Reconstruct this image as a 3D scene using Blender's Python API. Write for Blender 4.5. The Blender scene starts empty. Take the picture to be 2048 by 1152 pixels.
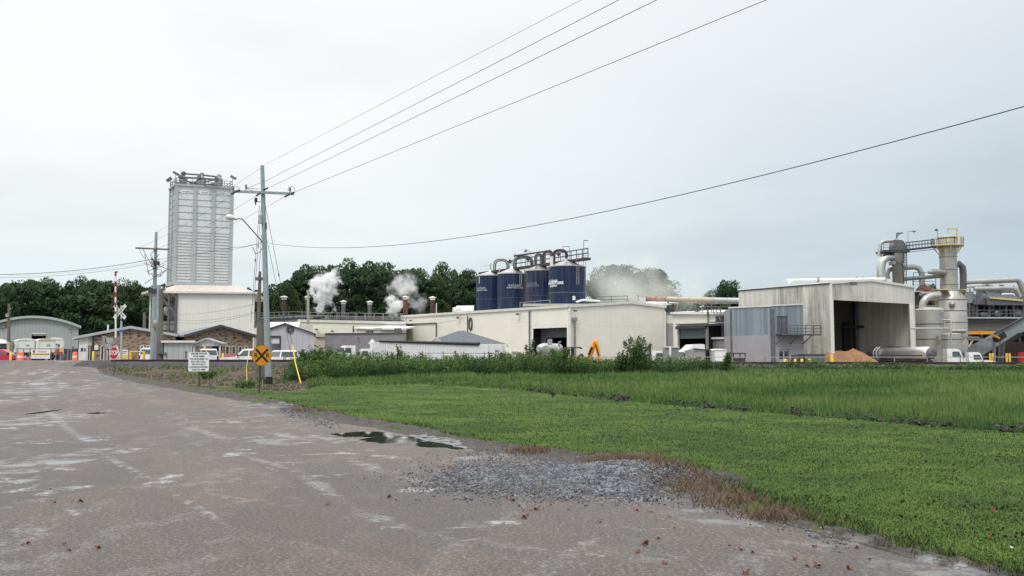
import bpy, math, random
import numpy as np
from mathutils import Vector, Matrix, noise as mnoise
sc = bpy.context.scene
col = sc.collection
random.seed(7)
R = math.radians
# ---------------------------------------------------------------- camera
F, CX, CY, YH, CZ = 1850.0, 1024.0, 576.0, 716.0, 1.8
TH = math.atan((YH - CY) / F)
ct, st = math.cos(TH), math.sin(TH)
def at(px, py, Y):
    u = (px - CX) / F; v = (CY - py) / F
    t = Y / (ct - v * st)
    return Vector((u * t, Y, CZ + t * (st + v * ct)))
def Z(py, Y): return at(CX, py, Y).z
def X(px, Y, py=705): return at(px, py, Y).x
def Yfor(py, z):
    return (z - CZ) / (Z(py, 1.0) - CZ)
def proj(x, y, z):
    z = z - CZ
    d = y * ct + z * st
    v = -y * st + z * ct
    return CX + F * x / d, CY - F * v / d
cam = bpy.data.cameras.new("camera"); camo = bpy.data.objects.new("camera", cam); col.objects.link(camo)
cam.sensor_width = 36; cam.lens = 36 * F / 2048; cam.clip_start = 0.1; cam.clip_end = 6000
camo.location = (0, 0, CZ); camo.rotation_euler = (R(90) + TH, 0, 0)
sc.camera = camo
# ---------------------------------------------------------------- terrain height
def lerp(a, b, t): return a + (b - a) * t
def pw(x, P): return float(np.interp(x, [p[0] for p in P], [p[1] for p in P]))
def PG(x): return pw(x, [(-45, 1.15), (-30, .9), (-5, .35), (30, .1), (200, .1)])
def crest(x): return pw(x, [(-29.5, 1.64), (-27, 1.5), (-12, 1.48), (15, 1.33), (100, 1.3)])
def ease(t): t = min(1, max(0, t)); return t * t * (3 - 2 * t)
def H(x, y):
    c = crest(x)
    if y <= 60.5:
        h = pw(y, [(25, 0), (33, .1), (41, .27), (49, .4), (56, .75), (60.5, 1.22)])
        return h * (c / 1.5) if y > 41 else h
    if y < 62: return lerp(1.22 * c / 1.5, c, (y - 60.5) / 1.5)
    if y < 66: return c
    if y < 74: return lerp(c, PG(x), ease((y - 66) / 8))
    g = PG(x)
    if y > 240: g += ease((y - 240) / 140) * 9
    return g
def lump(x, y):
    return .030 * np.sin(1.1 * x + 1.3 * np.sin(.7 * y)) * np.sin(.9 * y + np.sin(.6 * x)) + .013 * np.sin(3.1 * x + 2 * np.sin(2.3 * y)) * np.sin(2.7 * y + 1.7 * np.sin(1.9 * x))
def Hv(x, y):
    x, y = np.asarray(x, float), np.asarray(y, float)
    c = np.interp(x, [-29.5, -27, -12, 15, 100], [1.64, 1.5, 1.48, 1.33, 1.3]); pg = np.interp(x, [-45, -30, -5, 30, 200], [1.15, .9, .35, .1, .1])
    e = lambda t_: np.clip(t_, 0, 1) ** 2 * (3 - 2 * np.clip(t_, 0, 1))
    h = np.interp(y, [25, 33, 41, 49, 56, 60.5], [0, .1, .27, .4, .75, 1.22]); h = np.where(y > 41, h * c / 1.5, h)
    h = np.where(y > 60.5, 1.22 * c / 1.5 + (c - 1.22 * c / 1.5) * (y - 60.5) / 1.5, h); h = np.where(y >= 62, c, h)
    h = np.where(y >= 66, c + (pg - c) * e((y - 66) / 8), h); return np.where(y > 240, pg + e((y - 240) / 140) * 9, h)
def projv(x, y, z):
    z = z - CZ; d = y * ct + z * st; v = -y * st + z * ct; return CX + F * x / d, CY - F * v / d
def G(px, py):
    lo, hi = 2.0, 75.0
    for _ in range(50):
        m = (lo + hi) / 2
        p = at(px, py, m)
        if p.z > H(p.x, m): lo = m
        else: hi = m
    p = at(px, py, lo); p.z = H(p.x, lo)
    return p
# ---------------------------------------------------------------- object helpers
def tag(o, label=None, cat=None, group=None, kind=None):
    if label: o['label'] = label
    if cat: o['category'] = cat
    if group: o['group'] = group
    if kind: o['kind'] = kind
    return o
def thing(name, label, cat, loc=(0, 0, 0), rot=0, group=None):
    o = bpy.data.objects.new(name, None); col.objects.link(o)
    o.empty_display_size = .2
    o.location = loc; o.rotation_euler = (0, 0, rot)
    return tag(o, label, cat, group)
def kids(o): return [c for c in bpy.data.objects if c.parent is o]
def copy_tree(o, parent=None):
    c = o.copy(); col.objects.link(c); c.parent = parent
    for k in CH.get(o.name, []):
        copy_tree(k, c)
    return c
CH = {}
def link(o, parent):
    col.objects.link(o)
    if parent is not None:
        o.parent = parent; CH.setdefault(parent.name, []).append(o)
        if 'ORG' in parent: o['ORG'] = 1
def worg(p):
    v = Vector((0, 0, 0))
    while p is not None:
        v = v + Vector(p.location); p = p.parent
    return v
class MB:
    def __init__(s): s.v = []; s.f = []; s.m = []; s.sm = []
    def add(s, vs, fs, mi=0, smooth=False):
        b = len(s.v); s.v += [Vector(p) for p in vs]
        for f in fs: s.f.append([b + i for i in f]); s.m.append(mi); s.sm.append(smooth)
        return s
    def poly(s, *pts, mi=0): return s.add(pts, [list(range(len(pts)))], mi)
    def box(s, x0, x1, y0, y1, z0, z1, mi=0, M=None):
        vs = [Vector(p) for p in ((x0,y0,z0),(x1,y0,z0),(x1,y1,z0),(x0,y1,z0),(x0,y0,z1),(x1,y0,z1),(x1,y1,z1),(x0,y1,z1))]
        if M is not None: vs = [M @ p for p in vs]
        return s.add(vs, [(0,3,2,1),(4,5,6,7),(0,1,5,4),(1,2,6,5),(2,3,7,6),(3,0,4,7)], mi)
    def beam(s, p, q, w, h=None, mi=0, up=None):
        p, q = Vector(p), Vector(q); h = h or w
        d = (q - p).normalized(); up = Vector(up) if up else (Vector((0,0,1)) if abs(d.z) < .95 else Vector((0,1,0)))
        a = d.cross(up).normalized() * w / 2; b = a.normalized().cross(d).normalized() * h / 2
        vs = [p-a-b, p+a-b, p+a+b, p-a+b, q-a-b, q+a-b, q+a+b, q-a+b]
        return s.add(vs, [(0,3,2,1),(4,5,6,7),(0,1,5,4),(1,2,6,5),(2,3,7,6),(3,0,4,7)], mi)
    def tube(s, pts, r, n=8, cap=True, mi=0, smooth=True):
        pts = [Vector(p) for p in pts]
        rs = r if isinstance(r, (list, tuple)) else [r] * len(pts)
        rings = []; ref = None
        for i, p in enumerate(pts):
            d = (pts[min(i+1, len(pts)-1)] - pts[max(i-1, 0)]).normalized()
            if ref is None: ref = Vector((0,0,1)) if abs(d.z) < .9 else Vector((1,0,0))
            a = (ref - d * ref.dot(d)).normalized(); ref = a; b = d.cross(a)
            rings.append([p + (a * math.cos(2*math.pi*k/n) + b * math.sin(2*math.pi*k/n)) * rs[i] for k in range(n)])
        vs = [v for g in rings for v in g]; fs = []
        for i in range(len(pts)-1):
            for k in range(n):
                fs.append((i*n+k, i*n+(k+1)%n, (i+1)*n+(k+1)%n, (i+1)*n+k))
        s.add(vs, fs, mi, smooth)
        if cap:
            s.add(rings[0], [list(range(n))[::-1]], mi); s.add(rings[-1], [list(range(n))], mi)
        return s
    def lathe(s, cx, cy, prof, n=24, mi=0, smooth=True, M=None):
        vs = []; fs = []
        for (r, z) in prof:
            for k in range(n):
                a = 2*math.pi*k/n
                p = Vector((cx + r*math.cos(a), cy + r*math.sin(a), z))
                vs.append(M @ p if M is not None else p)
        for i in range(len(prof)-1):
            for k in range(n):
                fs.append((i*n+k, i*n+(k+1)%n, (i+1)*n+(k+1)%n, (i+1)*n+k))
        s.add(vs, fs, mi, smooth)
        if prof[-1][0] > .001: s.add(vs[-n:], [list(range(n))], mi)
        if prof[0][0] > .001: s.add(vs[:n], [list(range(n))[::-1]], mi)
        return s
    def extr(s, prof, y0, y1, mi=0, M=None, inset=None):
        """side profile (x,z) extruded along y"""
        n = len(prof)
        A = [Vector((x, y0, z)) for x, z in prof]; B = [Vector((x, y1, z)) for x, z in prof]
        if M is not None: A = [M @ p for p in A]; B = [M @ p for p in B]
        fs = [list(range(n))[::-1], list(range(n, 2*n))] + [(i, (i+1)%n, n+(i+1)%n, n+i) for i in range(n)]
        return s.add(A+B, fs, mi)
    def build(s, name, mat, parent=None, org=None, recalc=True):
        if org is None: org = worg(parent) if parent is not None else Vector((0,0,0))
        org = Vector(org)
        me = bpy.data.meshes.new(name)
        me.from_pydata([tuple(p - org) for p in s.v], [], s.f)
        mats = mat if isinstance(mat, (list, tuple)) else [mat]
        for m in mats: me.materials.append(m)
        me.polygons.foreach_set('material_index', s.m); me.polygons.foreach_set('use_smooth', s.sm)
        uv = me.uv_layers.new(name='uv'); data = np.zeros(len(me.loops) * 2, dtype=np.float32)
        for p in me.polygons:
            nrm = p.normal
            t = Vector((-nrm.y, nrm.x, 0))
            t = Vector((1, 0, 0)) if t.length < .15 else t.normalized()
            b = nrm.cross(t)
            if abs(nrm.z) < .15: b = Vector((0, 0, 1))
            for li in p.loop_indices:
                co = me.vertices[me.loops[li].vertex_index].co
                data[2*li] = co.dot(t); data[2*li+1] = co.dot(b)
        uv.data.foreach_set('uv', data)
        me.update()
        o = bpy.data.objects.new(name, me)
        if parent is None: o.location = org
        link(o, parent)
        return o
def hpt(px, py, Y): return at(px, py, Y)
# wall with real holes, A->B ground points (Vector), top profile [(s in m, z)], holes [(u0,u1,z0,z1)] in metres from A
def wall(mb, A, B, z0, prof, holes=(), mi=0):
    A = Vector((A[0], A[1], 0)); B = Vector((B[0], B[1], 0)); L = (B - A).length; d = (B - A) / L
    cuts = sorted(set([0, L] + [min(L, max(0, u)) for h in holes for u in h[:2]] + [p[0] for p in prof if 0 < p[0] < L]))
    P = lambda u, z: A + d * u + Vector((0, 0, z))
    for u0, u1 in zip(cuts[:-1], cuts[1:]):
        if u1 - u0 < 1e-4: continue
        um = (u0 + u1) / 2; zz = z0
        for h in sorted([h for h in holes if h[0] <= um <= h[1]], key=lambda h: h[2]):
            if h[2] > zz + 1e-3: mb.poly(P(u0, zz), P(u1, zz), P(u1, h[2]), P(u0, h[2]), mi=mi)
            zz = h[3]
        mb.poly(P(u0, zz), P(u1, zz), P(u1, pw(u1, prof)), P(u0, pw(u0, prof)), mi=mi)
def upar(px, A, B, py=705):
    """distance along A->B of the point seen at pixel column px"""
    k = X(px, 1.0, py); dx, dy = B[0]-A[0], B[1]-A[1]
    t = (k * A[1] - A[0]) / (dx - k * dy)
    return t * math.hypot(dx, dy), A[1] + t * dy
# ---------------------------------------------------------------- materials
class NT:
    def __init__(s, name):
        s.m = bpy.data.materials.new(name); s.m.use_nodes = True; s.t = s.m.node_tree; s.t.nodes.clear()
        s.out = s.n('ShaderNodeOutputMaterial'); s.p = s.n('ShaderNodeBsdfPrincipled'); s.l(s.p, 0, s.out, 0)
    def n(s, t, **k):
        o = s.t.nodes.new(t)
        for a, b in k.items(): setattr(o, a, b)
        return o
    def l(s, a, ai, b, bi): s.t.links.new(a.outputs[ai], b.inputs[bi])
    def coord(s, kind='UV', scale=(1,1,1), rot=(0,0,0)):
        c = s.n('ShaderNodeTexCoord'); m = s.n('ShaderNodeMapping'); s.l(c, kind, m, 0)
        m.inputs['Scale'].default_value = scale; m.inputs['Rotation'].default_value = rot; return m
    def geo(s, scale=(1,1,1), rot=None):
        c = s.n('ShaderNodeNewGeometry'); m = s.n('ShaderNodeMapping'); s.l(c, 'Position', m, 0)
        if rot is not None: m.vector_type = 'TEXTURE'; m.inputs['Rotation'].default_value = (0, 0, rot); scale = tuple(1 / k for k in scale)
        m.inputs['Scale'].default_value = scale; return m
    def soften(s, k=.65):
        """lean the shading normal of thin blades and leaves towards the sky, as a mass of them would"""
        g = s.n('ShaderNodeNewGeometry'); a = s.n('ShaderNodeVectorMath', operation='SCALE'); s.l(g, 'Normal', a, 0); a.inputs[3].default_value = 1 - k
        b = s.n('ShaderNodeVectorMath', operation='ADD'); s.l(a, 0, b, 0); b.inputs[1].default_value = (0, 0, k); c = s.n('ShaderNodeVectorMath', operation='NORMALIZE'); s.l(b, 0, c, 0); return c
    def noise(s, co, scale, det=4, rough=.55):
        o = s.n('ShaderNodeTexNoise'); o.inputs['Scale'].default_value = scale; o.inputs['Detail'].default_value = det
        o.inputs['Roughness'].default_value = rough; s.l(co, 0, o, 'Vector'); return o
    def ramp(s, src, stops, si=0):
        o = s.n('ShaderNodeValToRGB'); e = o.color_ramp.elements
        while len(e) < len(stops): e.new(.5)
        for k, (p, c) in enumerate(stops):
            e[k].position = p; e[k].color = (c, c, c, 1) if isinstance(c, (int, float)) else (*c, 1)
        s.l(src, si, o, 0); return o
    def mix(s, fac, a, b, mode='MIX', fi=0):
        o = s.n('ShaderNodeMix', data_type='RGBA', blend_type=mode)
        for sock, val in ((o.inputs[0], fac), (o.inputs[6], a), (o.inputs[7], b)):
            if isinstance(val, (int, float)): sock.default_value = val
            elif isinstance(val, tuple) and isinstance(val[0], (int, float)): sock.default_value = (*val, 1)
            elif isinstance(val, tuple): s.t.links.new(val[0].outputs[val[1]], sock)
            else: s.t.links.new(val.outputs[2] if val.bl_idname == 'ShaderNodeMix' else val.outputs[0], sock)
        return o
    def math(s, op, a, b=0.0, c=None):
        o = s.n('ShaderNodeMath', operation=op)
        for i, v in enumerate((a, b) if c is None else (a, b, c)):
            if isinstance(v, (int, float)): o.inputs[i].default_value = v
            elif isinstance(v, tuple): s.t.links.new(v[0].outputs[v[1]], o.inputs[i])
            else: s.t.links.new(v.outputs[0], o.inputs[i])
        return o
    def col(s, src):
        s.t.links.new(src.outputs[2] if src.bl_idname == 'ShaderNodeMix' else src.outputs[0], s.p.inputs['Base Color'])
    def bump(s, src, strength, dist=.02, prev=None):
        b = s.n('ShaderNodeBump'); b.inputs['Strength'].default_value = strength; b.inputs['Distance'].default_value = dist
        s.l(src, 0, b, 'Height')
        if prev: s.l(prev, 0, b, 'Normal')
        s.l(b, 0, s.p, 'Normal'); return b
    def set(s, rough=.6, metal=0, spec=.5):
        s.p.inputs['Roughness'].default_value = rough; s.p.inputs['Metallic'].default_value = metal
        s.p.inputs['Specular IOR Level'].default_value = spec; return s
def c3(c, k): return tuple(min(1, x * k) for x in c)
def plain(name, c, rough=.55, metal=0, var=.18, scale=2.0, streak=0.0, dirt=(.10,.085,.07), spec=.5, kind='Object', bump=0):
    t = NT(name).set(rough, metal, spec)
    n = t.noise(t.coord(kind), scale, 5)
    b = t.mix(t.ramp(n, [(.3, 0), (.7, 1)]), c3(c, 1 - var), c3(c, 1 + var * .6))
    if streak:
        s1 = t.noise(t.coord('UV', (2.2, .12, 1)), 1.0, 6, .6)
        s2 = t.noise(t.coord('UV', (.25, .25, 1)), 1.0, 3)
        f = t.math('MULTIPLY', t.ramp(s1, [(.45, 0), (.75, 1)]), t.ramp(s2, [(.35, .15), (.65, 1)]))
        f = t.math('MULTIPLY', f, streak)
        b = t.mix(f, b, dirt)
    t.col(b)
    if bump: t.bump(t.noise(t.coord(kind), scale * 12, 3), bump, .01)
    return t.m
def blotches(t, spots, rough_, seedscale, cap=.34):
    """union of soft ellipses (x, y, rx, ry, angle) broken up by noise"""
    c = t.n('ShaderNodeNewGeometry'); acc = None
    wob = t.noise(t.geo((1.1, .8, 1)), seedscale, 7, .68)
    for (x, y, rx, ry, a) in spots:
        m = t.n('ShaderNodeMapping', vector_type='TEXTURE'); t.l(c, 'Position', m, 0)
        m.inputs['Location'].default_value = (x, y, 0); m.inputs['Rotation'].default_value = (0, 0, a); m.inputs['Scale'].default_value = (rx, ry, 400)
        ln = t.n('ShaderNodeVectorMath', operation='LENGTH'); t.l(m, 0, ln, 0)
        d = t.math('SUBTRACT', 1.0, (ln, 1)); acc = d if acc is None else t.math('MAXIMUM', acc, d)
    v = t.math('ADD', t.math('MINIMUM', acc, cap), t.math('MULTIPLY', t.math('SUBTRACT', (wob, 0), .5), rough_))
    return v
def corr(name, c, pitch=.6, streak=.35, rough=.5, metal=0, line=.72, bump=.5, var=.1, dirt=(.12,.10,.08), seams=0, dirtpos=.45, varu=0.0, soot=None):
    """ribbed sheet metal; ribs run up the wall (UV in metres)"""
    t = NT(name).set(rough, metal)
    uv = t.coord('UV')
    sp = t.n('ShaderNodeSeparateXYZ'); t.l(uv, 0, sp, 0)
    fr = t.math('FRACT', t.math('DIVIDE', (sp, 0), pitch))
    rib = t.ramp(fr, [(0, 0), (.10, 1), (.88, 1), (1.0, 0)])
    n = t.noise(t.coord('UV', (.35, .35, 1)), 1, 5)
    base = t.mix(t.ramp(n, [(.3, 0), (.7, 1)]), c3(c, 1 - var), c3(c, 1 + var * .5))
    if varu:
        cell = t.math('FLOOR', t.math('DIVIDE', (sp, 0), pitch))
        wn = t.n('ShaderNodeTexWhiteNoise', noise_dimensions='1D'); t.l(cell, 0, wn, 'W')
        base = t.mix(t.math('MULTIPLY', (wn, 0), varu), base, c3(c, .35))
    base = t.mix(rib, c3(c, line), base)  # rib dirt and rib shade put into the colour as darker lines
    if seams:
        f2 = t.math('FRACT', t.math('DIVIDE', (sp, 1), seams))
        base = t.mix(t.ramp(f2, [(0, .35), (.03, 0), (1, 0)]), base, c3(c, .5))
    s1 = t.noise(t.coord('UV', (1.6, .10, 1)), 1.0, 6, .62)
    s2 = t.noise(t.coord('UV', (.12, .12, 1)), 1.0, 3)
    f = t.math('MULTIPLY', t.ramp(s1, [(dirtpos, 0), (dirtpos + .3, 1)]), t.ramp(s2, [(.35, .1), (.65, 1)]))
    f = t.math('MULTIPLY', f, streak)
    base = t.mix(f, base, dirt)
    if soot:
        so_ = t.ramp(t.math('ADD', t.math('MINIMUM', blotches(t, soot, 1.2, .5, .5), .8), t.math('MULTIPLY', t.math('SUBTRACT', (s1, 0), .5), 2.2)), [(.05, 0), (1, .65)])
        base = t.mix(so_, base, (.05,.045,.042))
    t.col(base); t.bump(rib, bump, .03)
    return t.m
def brickm(name, c1, c2, c3_, mortar, scale=1, w=.42, h=.13):
    t = NT(name).set(.9)
    uv = t.coord('UV')
    b = t.n('ShaderNodeTexBrick'); t.l(uv, 0, b, 0)
    b.inputs['Scale'].default_value = scale; b.inputs['Brick Width'].default_value = w; b.inputs['Row Height'].default_value = h
    b.inputs['Mortar Size'].default_value = .012; b.inputs['Bias'].default_value = 0
    b.inputs['Color1'].default_value = (*c1, 1); b.inputs['Color2'].default_value = (*c2, 1); b.inputs['Mortar'].default_value = (*mortar, 1)
    n = t.noise(t.coord('UV', (1.3, 3.2, 1)), 1.5, 3, .6)
    x = t.mix(t.ramp(n, [(.50, 0), (.60, 1)]), b, c3_)
    x = t.mix(.0, x, x)
    t.col(x); t.bump(b, .3, .01); return t.m
M = {}
M['cream'] = corr('cream_sheet_metal', (.82,.79,.70), .45, .10, line=.95, seams=3.2, var=.06)
M['cream_old'] = corr('aged_cream_sheet_metal', (.68,.66,.59), .9, .6, line=.86, seams=4.0, dirt=(.09,.083,.075), dirtpos=.36, soot=[(X(1580, 120), 120, 3.2, 3.2, 0), (X(1640, 116.5), 116.5, 2.0, 2.0, 0), (X(1672, 116), 116, 1.4, 1.4, 0)])
M['cream_fine'] = corr('cream_ribbed_metal', (.74,.73,.67), .42, .12, line=.90, var=.05)
M['grey_sheet'] = corr('grey_sheet_metal', (.35,.36,.39), .75, .15, line=.78)
M['lav_sheet'] = corr('pale_mauve_sheet_metal', (.47,.46,.50), .75, .5, line=.80, dirt=(.3,.28,.28))
M['shed_sheet'] = corr('pale_grey_sheet_metal', (.40,.43,.43), .5, .15, line=.7)
M['galv'] = corr('galvanised_corrugated_sheet', (.33,.39,.43), .28, .4, rough=.4, metal=.4, line=.6, dirt=(.12,.13,.14), varu=.6)
M['roof_pink'] = corr('weathered_ribbed_roof', (.62,.55,.48), .45, .4, line=.78)
M['roof_white'] = plain('white_roof_sheet', (.75,.75,.73), .5, var=.1)
M['trim'] = plain('pale_trim_paint', (.66,.65,.60), .5, var=.1)
M['trim_grey'] = plain('grey_trim_paint', (.38,.41,.42), .5, var=.1)
M['trim_dark'] = plain('dark_trim_paint', (.06,.06,.065), .5)
M['block'] = plain('grey_block_wall', (.25,.24,.26), .9, var=.12, scale=.7, streak=.3)
M['conc_wall'] = plain('concrete_wall', (.33,.32,.34), .9, var=.1, scale=.5, streak=.25)
M['tan'] = plain('tan_wall', (.50,.45,.38), .8, var=.1)
M['brick'] = brickm('mixed_brown_brick', (.33,.235,.165), (.25,.175,.12), (.075,.055,.045), (.28,.24,.20))
M['shingle'] = plain('grey_shingle_roof', (.115,.135,.145), .9, var=.25, scale=3)
M['roof_grey'] = plain('grey_metal_roof', (.20,.22,.24), .5, var=.15)
M['dark'] = plain('dark_interior', (.012,.011,.012), .9)  # near-black: the shade inside openings is put into the colour
M['glass'] = plain('dark_window_glass', (.02,.025,.035), .08, var=.1, spec=.8)
M['carglass'] = plain('tinted_car_glass', (.04,.055,.06), .05, var=.1, spec=1)
M['steel'] = plain('grey_steel', (.27,.27,.26), .45, .35, var=.2, streak=.5)
M['steel_lt'] = plain('pale_brushed_steel', (.43,.42,.39), .38, .45, var=.18, scale=.8, streak=.55, dirt=(.16,.14,.12))
M['alu'] = plain('polished_aluminium', (.75,.75,.74), .16, 1.0, var=.08)
M['alu_dull'] = plain('dull_aluminium', (.60,.60,.58), .35, .8, var=.15, streak=.3)
M['dark_steel'] = plain('dark_steel', (.055,.055,.065), .5, .3, var=.3)
M['mid_steel'] = plain('weathered_steel', (.13,.13,.14), .6, .3, var=.3)
M['rust'] = plain('rusty_steel', (.13,.055,.035), .85, var=.45, scale=1.5)
M['rust_dk'] = plain('dark_rusty_steel', (.06,.035,.035), .8, var=.4, scale=1.5)
M['conc_pole'] = plain('grey_pole_paint', (.26,.32,.34), .6, var=.15, scale=3, streak=.3)
M['wood_pole'] = plain('weathered_pole_wood', (.15,.14,.115), .9, var=.35, scale=4, streak=.6, dirt=(.04,.035,.03))
M['wire'] = plain('black_cable', (.05,.05,.055), .6)
M['wire_lt'] = plain('bare_wire', (.16,.165,.17), .5, .3)
M['white'] = plain('white_paint', (.78,.78,.77), .3, var=.06, streak=.12)
M['white_dirty'] = plain('dusty_white_paint', (.66,.66,.64), .5, var=.12, streak=.35, dirt=(.35,.33,.3))
M['sign_white'] = plain('sign_white', (.70,.74,.74), .5, var=.05)
M['red'] = plain('red_paint', (.42,.012,.016), .4, var=.1)
M['maroon'] = plain('maroon_car_paint', (.16,.012,.022), .2, var=.1)
M['car_red'] = plain('red_car_paint', (.55,.02,.06), .2, var=.05)
M['yellow'] = plain('yellow_paint', (.72,.47,.02), .45, var=.12)
M['yellow_dull'] = plain('faded_yellow_paint', (.55,.48,.22), .6, var=.2)
M['orange'] = plain('orange_machine_paint', (.85,.33,.012), .4, var=.1)
M['sign_orange'] = plain('amber_sign_face', (.70,.28,.008), .45, var=.12, scale=5)
M['black'] = plain('black_paint', (.012,.012,.012), .5)
M['tyre'] = plain('tyre_rubber', (.02,.02,.02), .85)
M['duct_rust'] = plain('tan_rusty_duct', (.42,.27,.18), .6, .2, var=.3, streak=.4)
M['duct_tan'] = plain('pale_tan_duct', (.55,.47,.38), .5, .3, var=.15, streak=.3)
M['gal_grey'] = corr('blue_grey_sheet', (.24,.27,.29), .8, .35, line=.8)
M['process_tan'] = plain('dusty_tan_wall', (.30,.28,.26), .8, var=.12, streak=.3)
M['orange_dull'] = plain('orange_beam_paint', (.75,.32,.02), .55, var=.2)
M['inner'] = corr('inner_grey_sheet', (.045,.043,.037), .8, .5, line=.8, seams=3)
M['letter_white'] = plain('dull_white_lettering', (.50,.52,.55), .6)
M['navy'] = plain('navy_panel', (.008,.012,.04), .5)
M['faded_white'] = plain('faded_white_lettering', (.22,.26,.33), .6)
M['blue_sign'] = plain('blue_sign', (.02,.16,.45), .5)
M['green_box'] = plain('green_grey_paint', (.09,.13,.12), .6, var=.2)
M['sawdust'] = plain('sawdust', (.30,.155,.07), .95, var=.3, scale=1.5, bump=.5)
M['skin'] = plain('skin', (.33,.18,.12), .6)
M['shirt'] = plain('red_shirt', (.32,.05,.06), .8)
M['jeans'] = plain('dark_trousers', (.02,.025,.04), .8)
M['lamp_red'] = plain('red_lens', (.35,.01,.01), .2)
def silo_mat(name, fade, rusty, rep=1):
    t = NT(name).set(.38, 0, .35)
    uvn = t.coord('Object', (1,1,1))
    sp = t.n('ShaderNodeSeparateXYZ'); t.l(uvn, 0, sp, 0)
    ang = t.math('ARCTAN2', (sp, 1), (sp, 0))
    cell = t.math('FLOOR', t.math('MULTIPLY', ang, 26 / math.pi))
    wn = t.n('ShaderNodeTexWhiteNoise', noise_dimensions='1D'); t.l(cell, 0, wn, 'W')
    base = t.mix(t.math('MULTIPLY', (wn, 0), .6), (.004,.011,.042), (.006,.020,.070))
    cmb = t.n('ShaderNodeCombineXYZ'); t.l(ang, 0, cmb, 0); t.l(sp, 2, cmb, 2)
    mp = t.n('ShaderNodeMapping'); t.l(cmb, 0, mp, 0); mp.inputs['Scale'].default_value = (7, 1, .12)
    s1 = t.noise(mp, 1.4, 6, .65)
    base = t.mix(t.math('MULTIPLY', t.ramp(s1, [(.48, 0), (.72, 1)]), fade), base, (.085,.11,.15))
    if rusty:
        s2 = t.noise(mp, .9, 5, .6)
        base = t.mix(t.math('MULTIPLY', t.ramp(s2, [(.52, 0), (.66, 1)]), rusty), base, (.13,.06,.04))
    t.col(base); return t.m
# ---- ground materials
def ground_mat():
    t = NT('ground_cover').set(.95, 0, .2)
    a = t.n('ShaderNodeVertexColor', layer_name='zone')
    sep = t.n('ShaderNodeSeparateColor'); t.l(a, 0, sep, 0)
    g = t.geo()
    n1 = t.noise(g, .35, 6, .65); n2 = t.noise(g, 3.0, 5, .7); n3 = t.noise(g, 16, 4, .7); n4 = t.noise(g, .8, 4, .7)
    lawn = t.mix(t.ramp(n2, [(.3, 0), (.7, 1)]), (.028,.062,.010), (.048,.092,.016))
    lawn = t.mix(t.ramp(n1, [(.42, 0), (.65, .8)]), lawn, (.100,.160,.022))
    st_ = t.noise(t.geo((.25, 3.2, 1)), 1.0, 3)
    lawn = t.mix(t.ramp(st_, [(.46, 0), (.66, .45)]), lawn, (.045,.085,.012))
    lawn = t.mix(t.ramp(n3, [(.35, .2), (.55, 0)]), lawn, (.040,.065,.014))
    lawn = t.mix(t.ramp(n4, [(.56, 0), (.70, .5)]), lawn, (.12,.125,.04))
    mead = t.mix(t.ramp(n2, [(.3, 0), (.7, 1)]), (.060,.100,.018), (.120,.165,.040))
    dirt = t.mix(t.ramp(n2, [(.35, 0), (.65, 1)]), (.050,.036,.027), (.155,.115,.088))
    dirt = t.mix(t.ramp(n3, [(.45, 0), (.6, .6)]), dirt, (.22,.18,.145))
    dirt = t.mix(t.ramp(n4, [(.52, 0), (.68, .8)]), dirt, (.060,.085,.020))
    yard = t.mix(t.ramp(n2, [(.3, 0), (.7, 1)]), (.13,.12,.115), (.23,.215,.20))
    wob = t.math('MULTIPLY', t.math('SUBTRACT', (n2, 0), .5), .9)
    def m(i): return t.ramp(t.math('ADD', (sep, i), wob), [(.42, 0), (.58, 1)])
    x = t.mix(m(2), yard, dirt); x = t.mix(m(1), x, mead); x = t.mix(m(0), x, lawn)
    t.col(x); b = t.bump(n2, .8, .06); t.bump(n3, .6, .03, b); return t.m
def wet_surface(t, base, rr, g):
    """standing water and pale silt, sky sheen put into its colour, on top of a ground colour"""
    va = t.n('ShaderNodeVertexColor', layer_name='wet'); sp = t.n('ShaderNodeSeparateColor'); t.l(va, 0, sp, 0)
    wob = t.noise(t.geo((1.1, .8, 1)), 1.5, 7, .68); wob2 = t.noise(t.geo((1.4, 1.1, 1)), 2.6, 6, .7)
    F_ = lambda src, cap, k, w_=wob: t.math('ADD', t.math('MINIMUM', src, cap), t.math('MULTIPLY', t.math('SUBTRACT', (w_, 0), .5), k))
    silt = t.math('MAXIMUM', t.ramp(F_((sp, 0), .34, 4.2), [(.36, 0), (.85, 1)]), t.ramp(F_((sp, 1), .7, 3.0, wob2), [(.24, 0), (.95, .55)]))
    fine = t.noise(g, 14, 5, .75); silt = t.math('MULTIPLY', silt, t.ramp(fine, [(.42, .05), (.60, 1)]))
    base = t.mix(silt, base, (.52,.54,.56)); rr = t.math('SUBTRACT', rr, t.math('MULTIPLY', silt, .36))  # pale mix holds silt and the painted sky reflection of shallow water
    film = t.ramp(F_((sp, 2), .34, 3.2), [(.22, 0), (.55, 1)])
    base = t.mix(t.math('MULTIPLY', film, .40), base, (.22,.23,.24)); rr = t.math('SUBTRACT', rr, t.math('MULTIPLY', film, .28))
    wat = t.ramp(F_((va, 1), 1.0, 1.3), [(.10, 0), (.19, 1)])
    base = t.mix(wat, base, (.035,.038,.028)); rr = t.math('MAXIMUM', t.math('SUBTRACT', rr, wat), .02)
    return base, rr, t.math('MAXIMUM', wat, t.math('MULTIPLY', film, .6))
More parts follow.
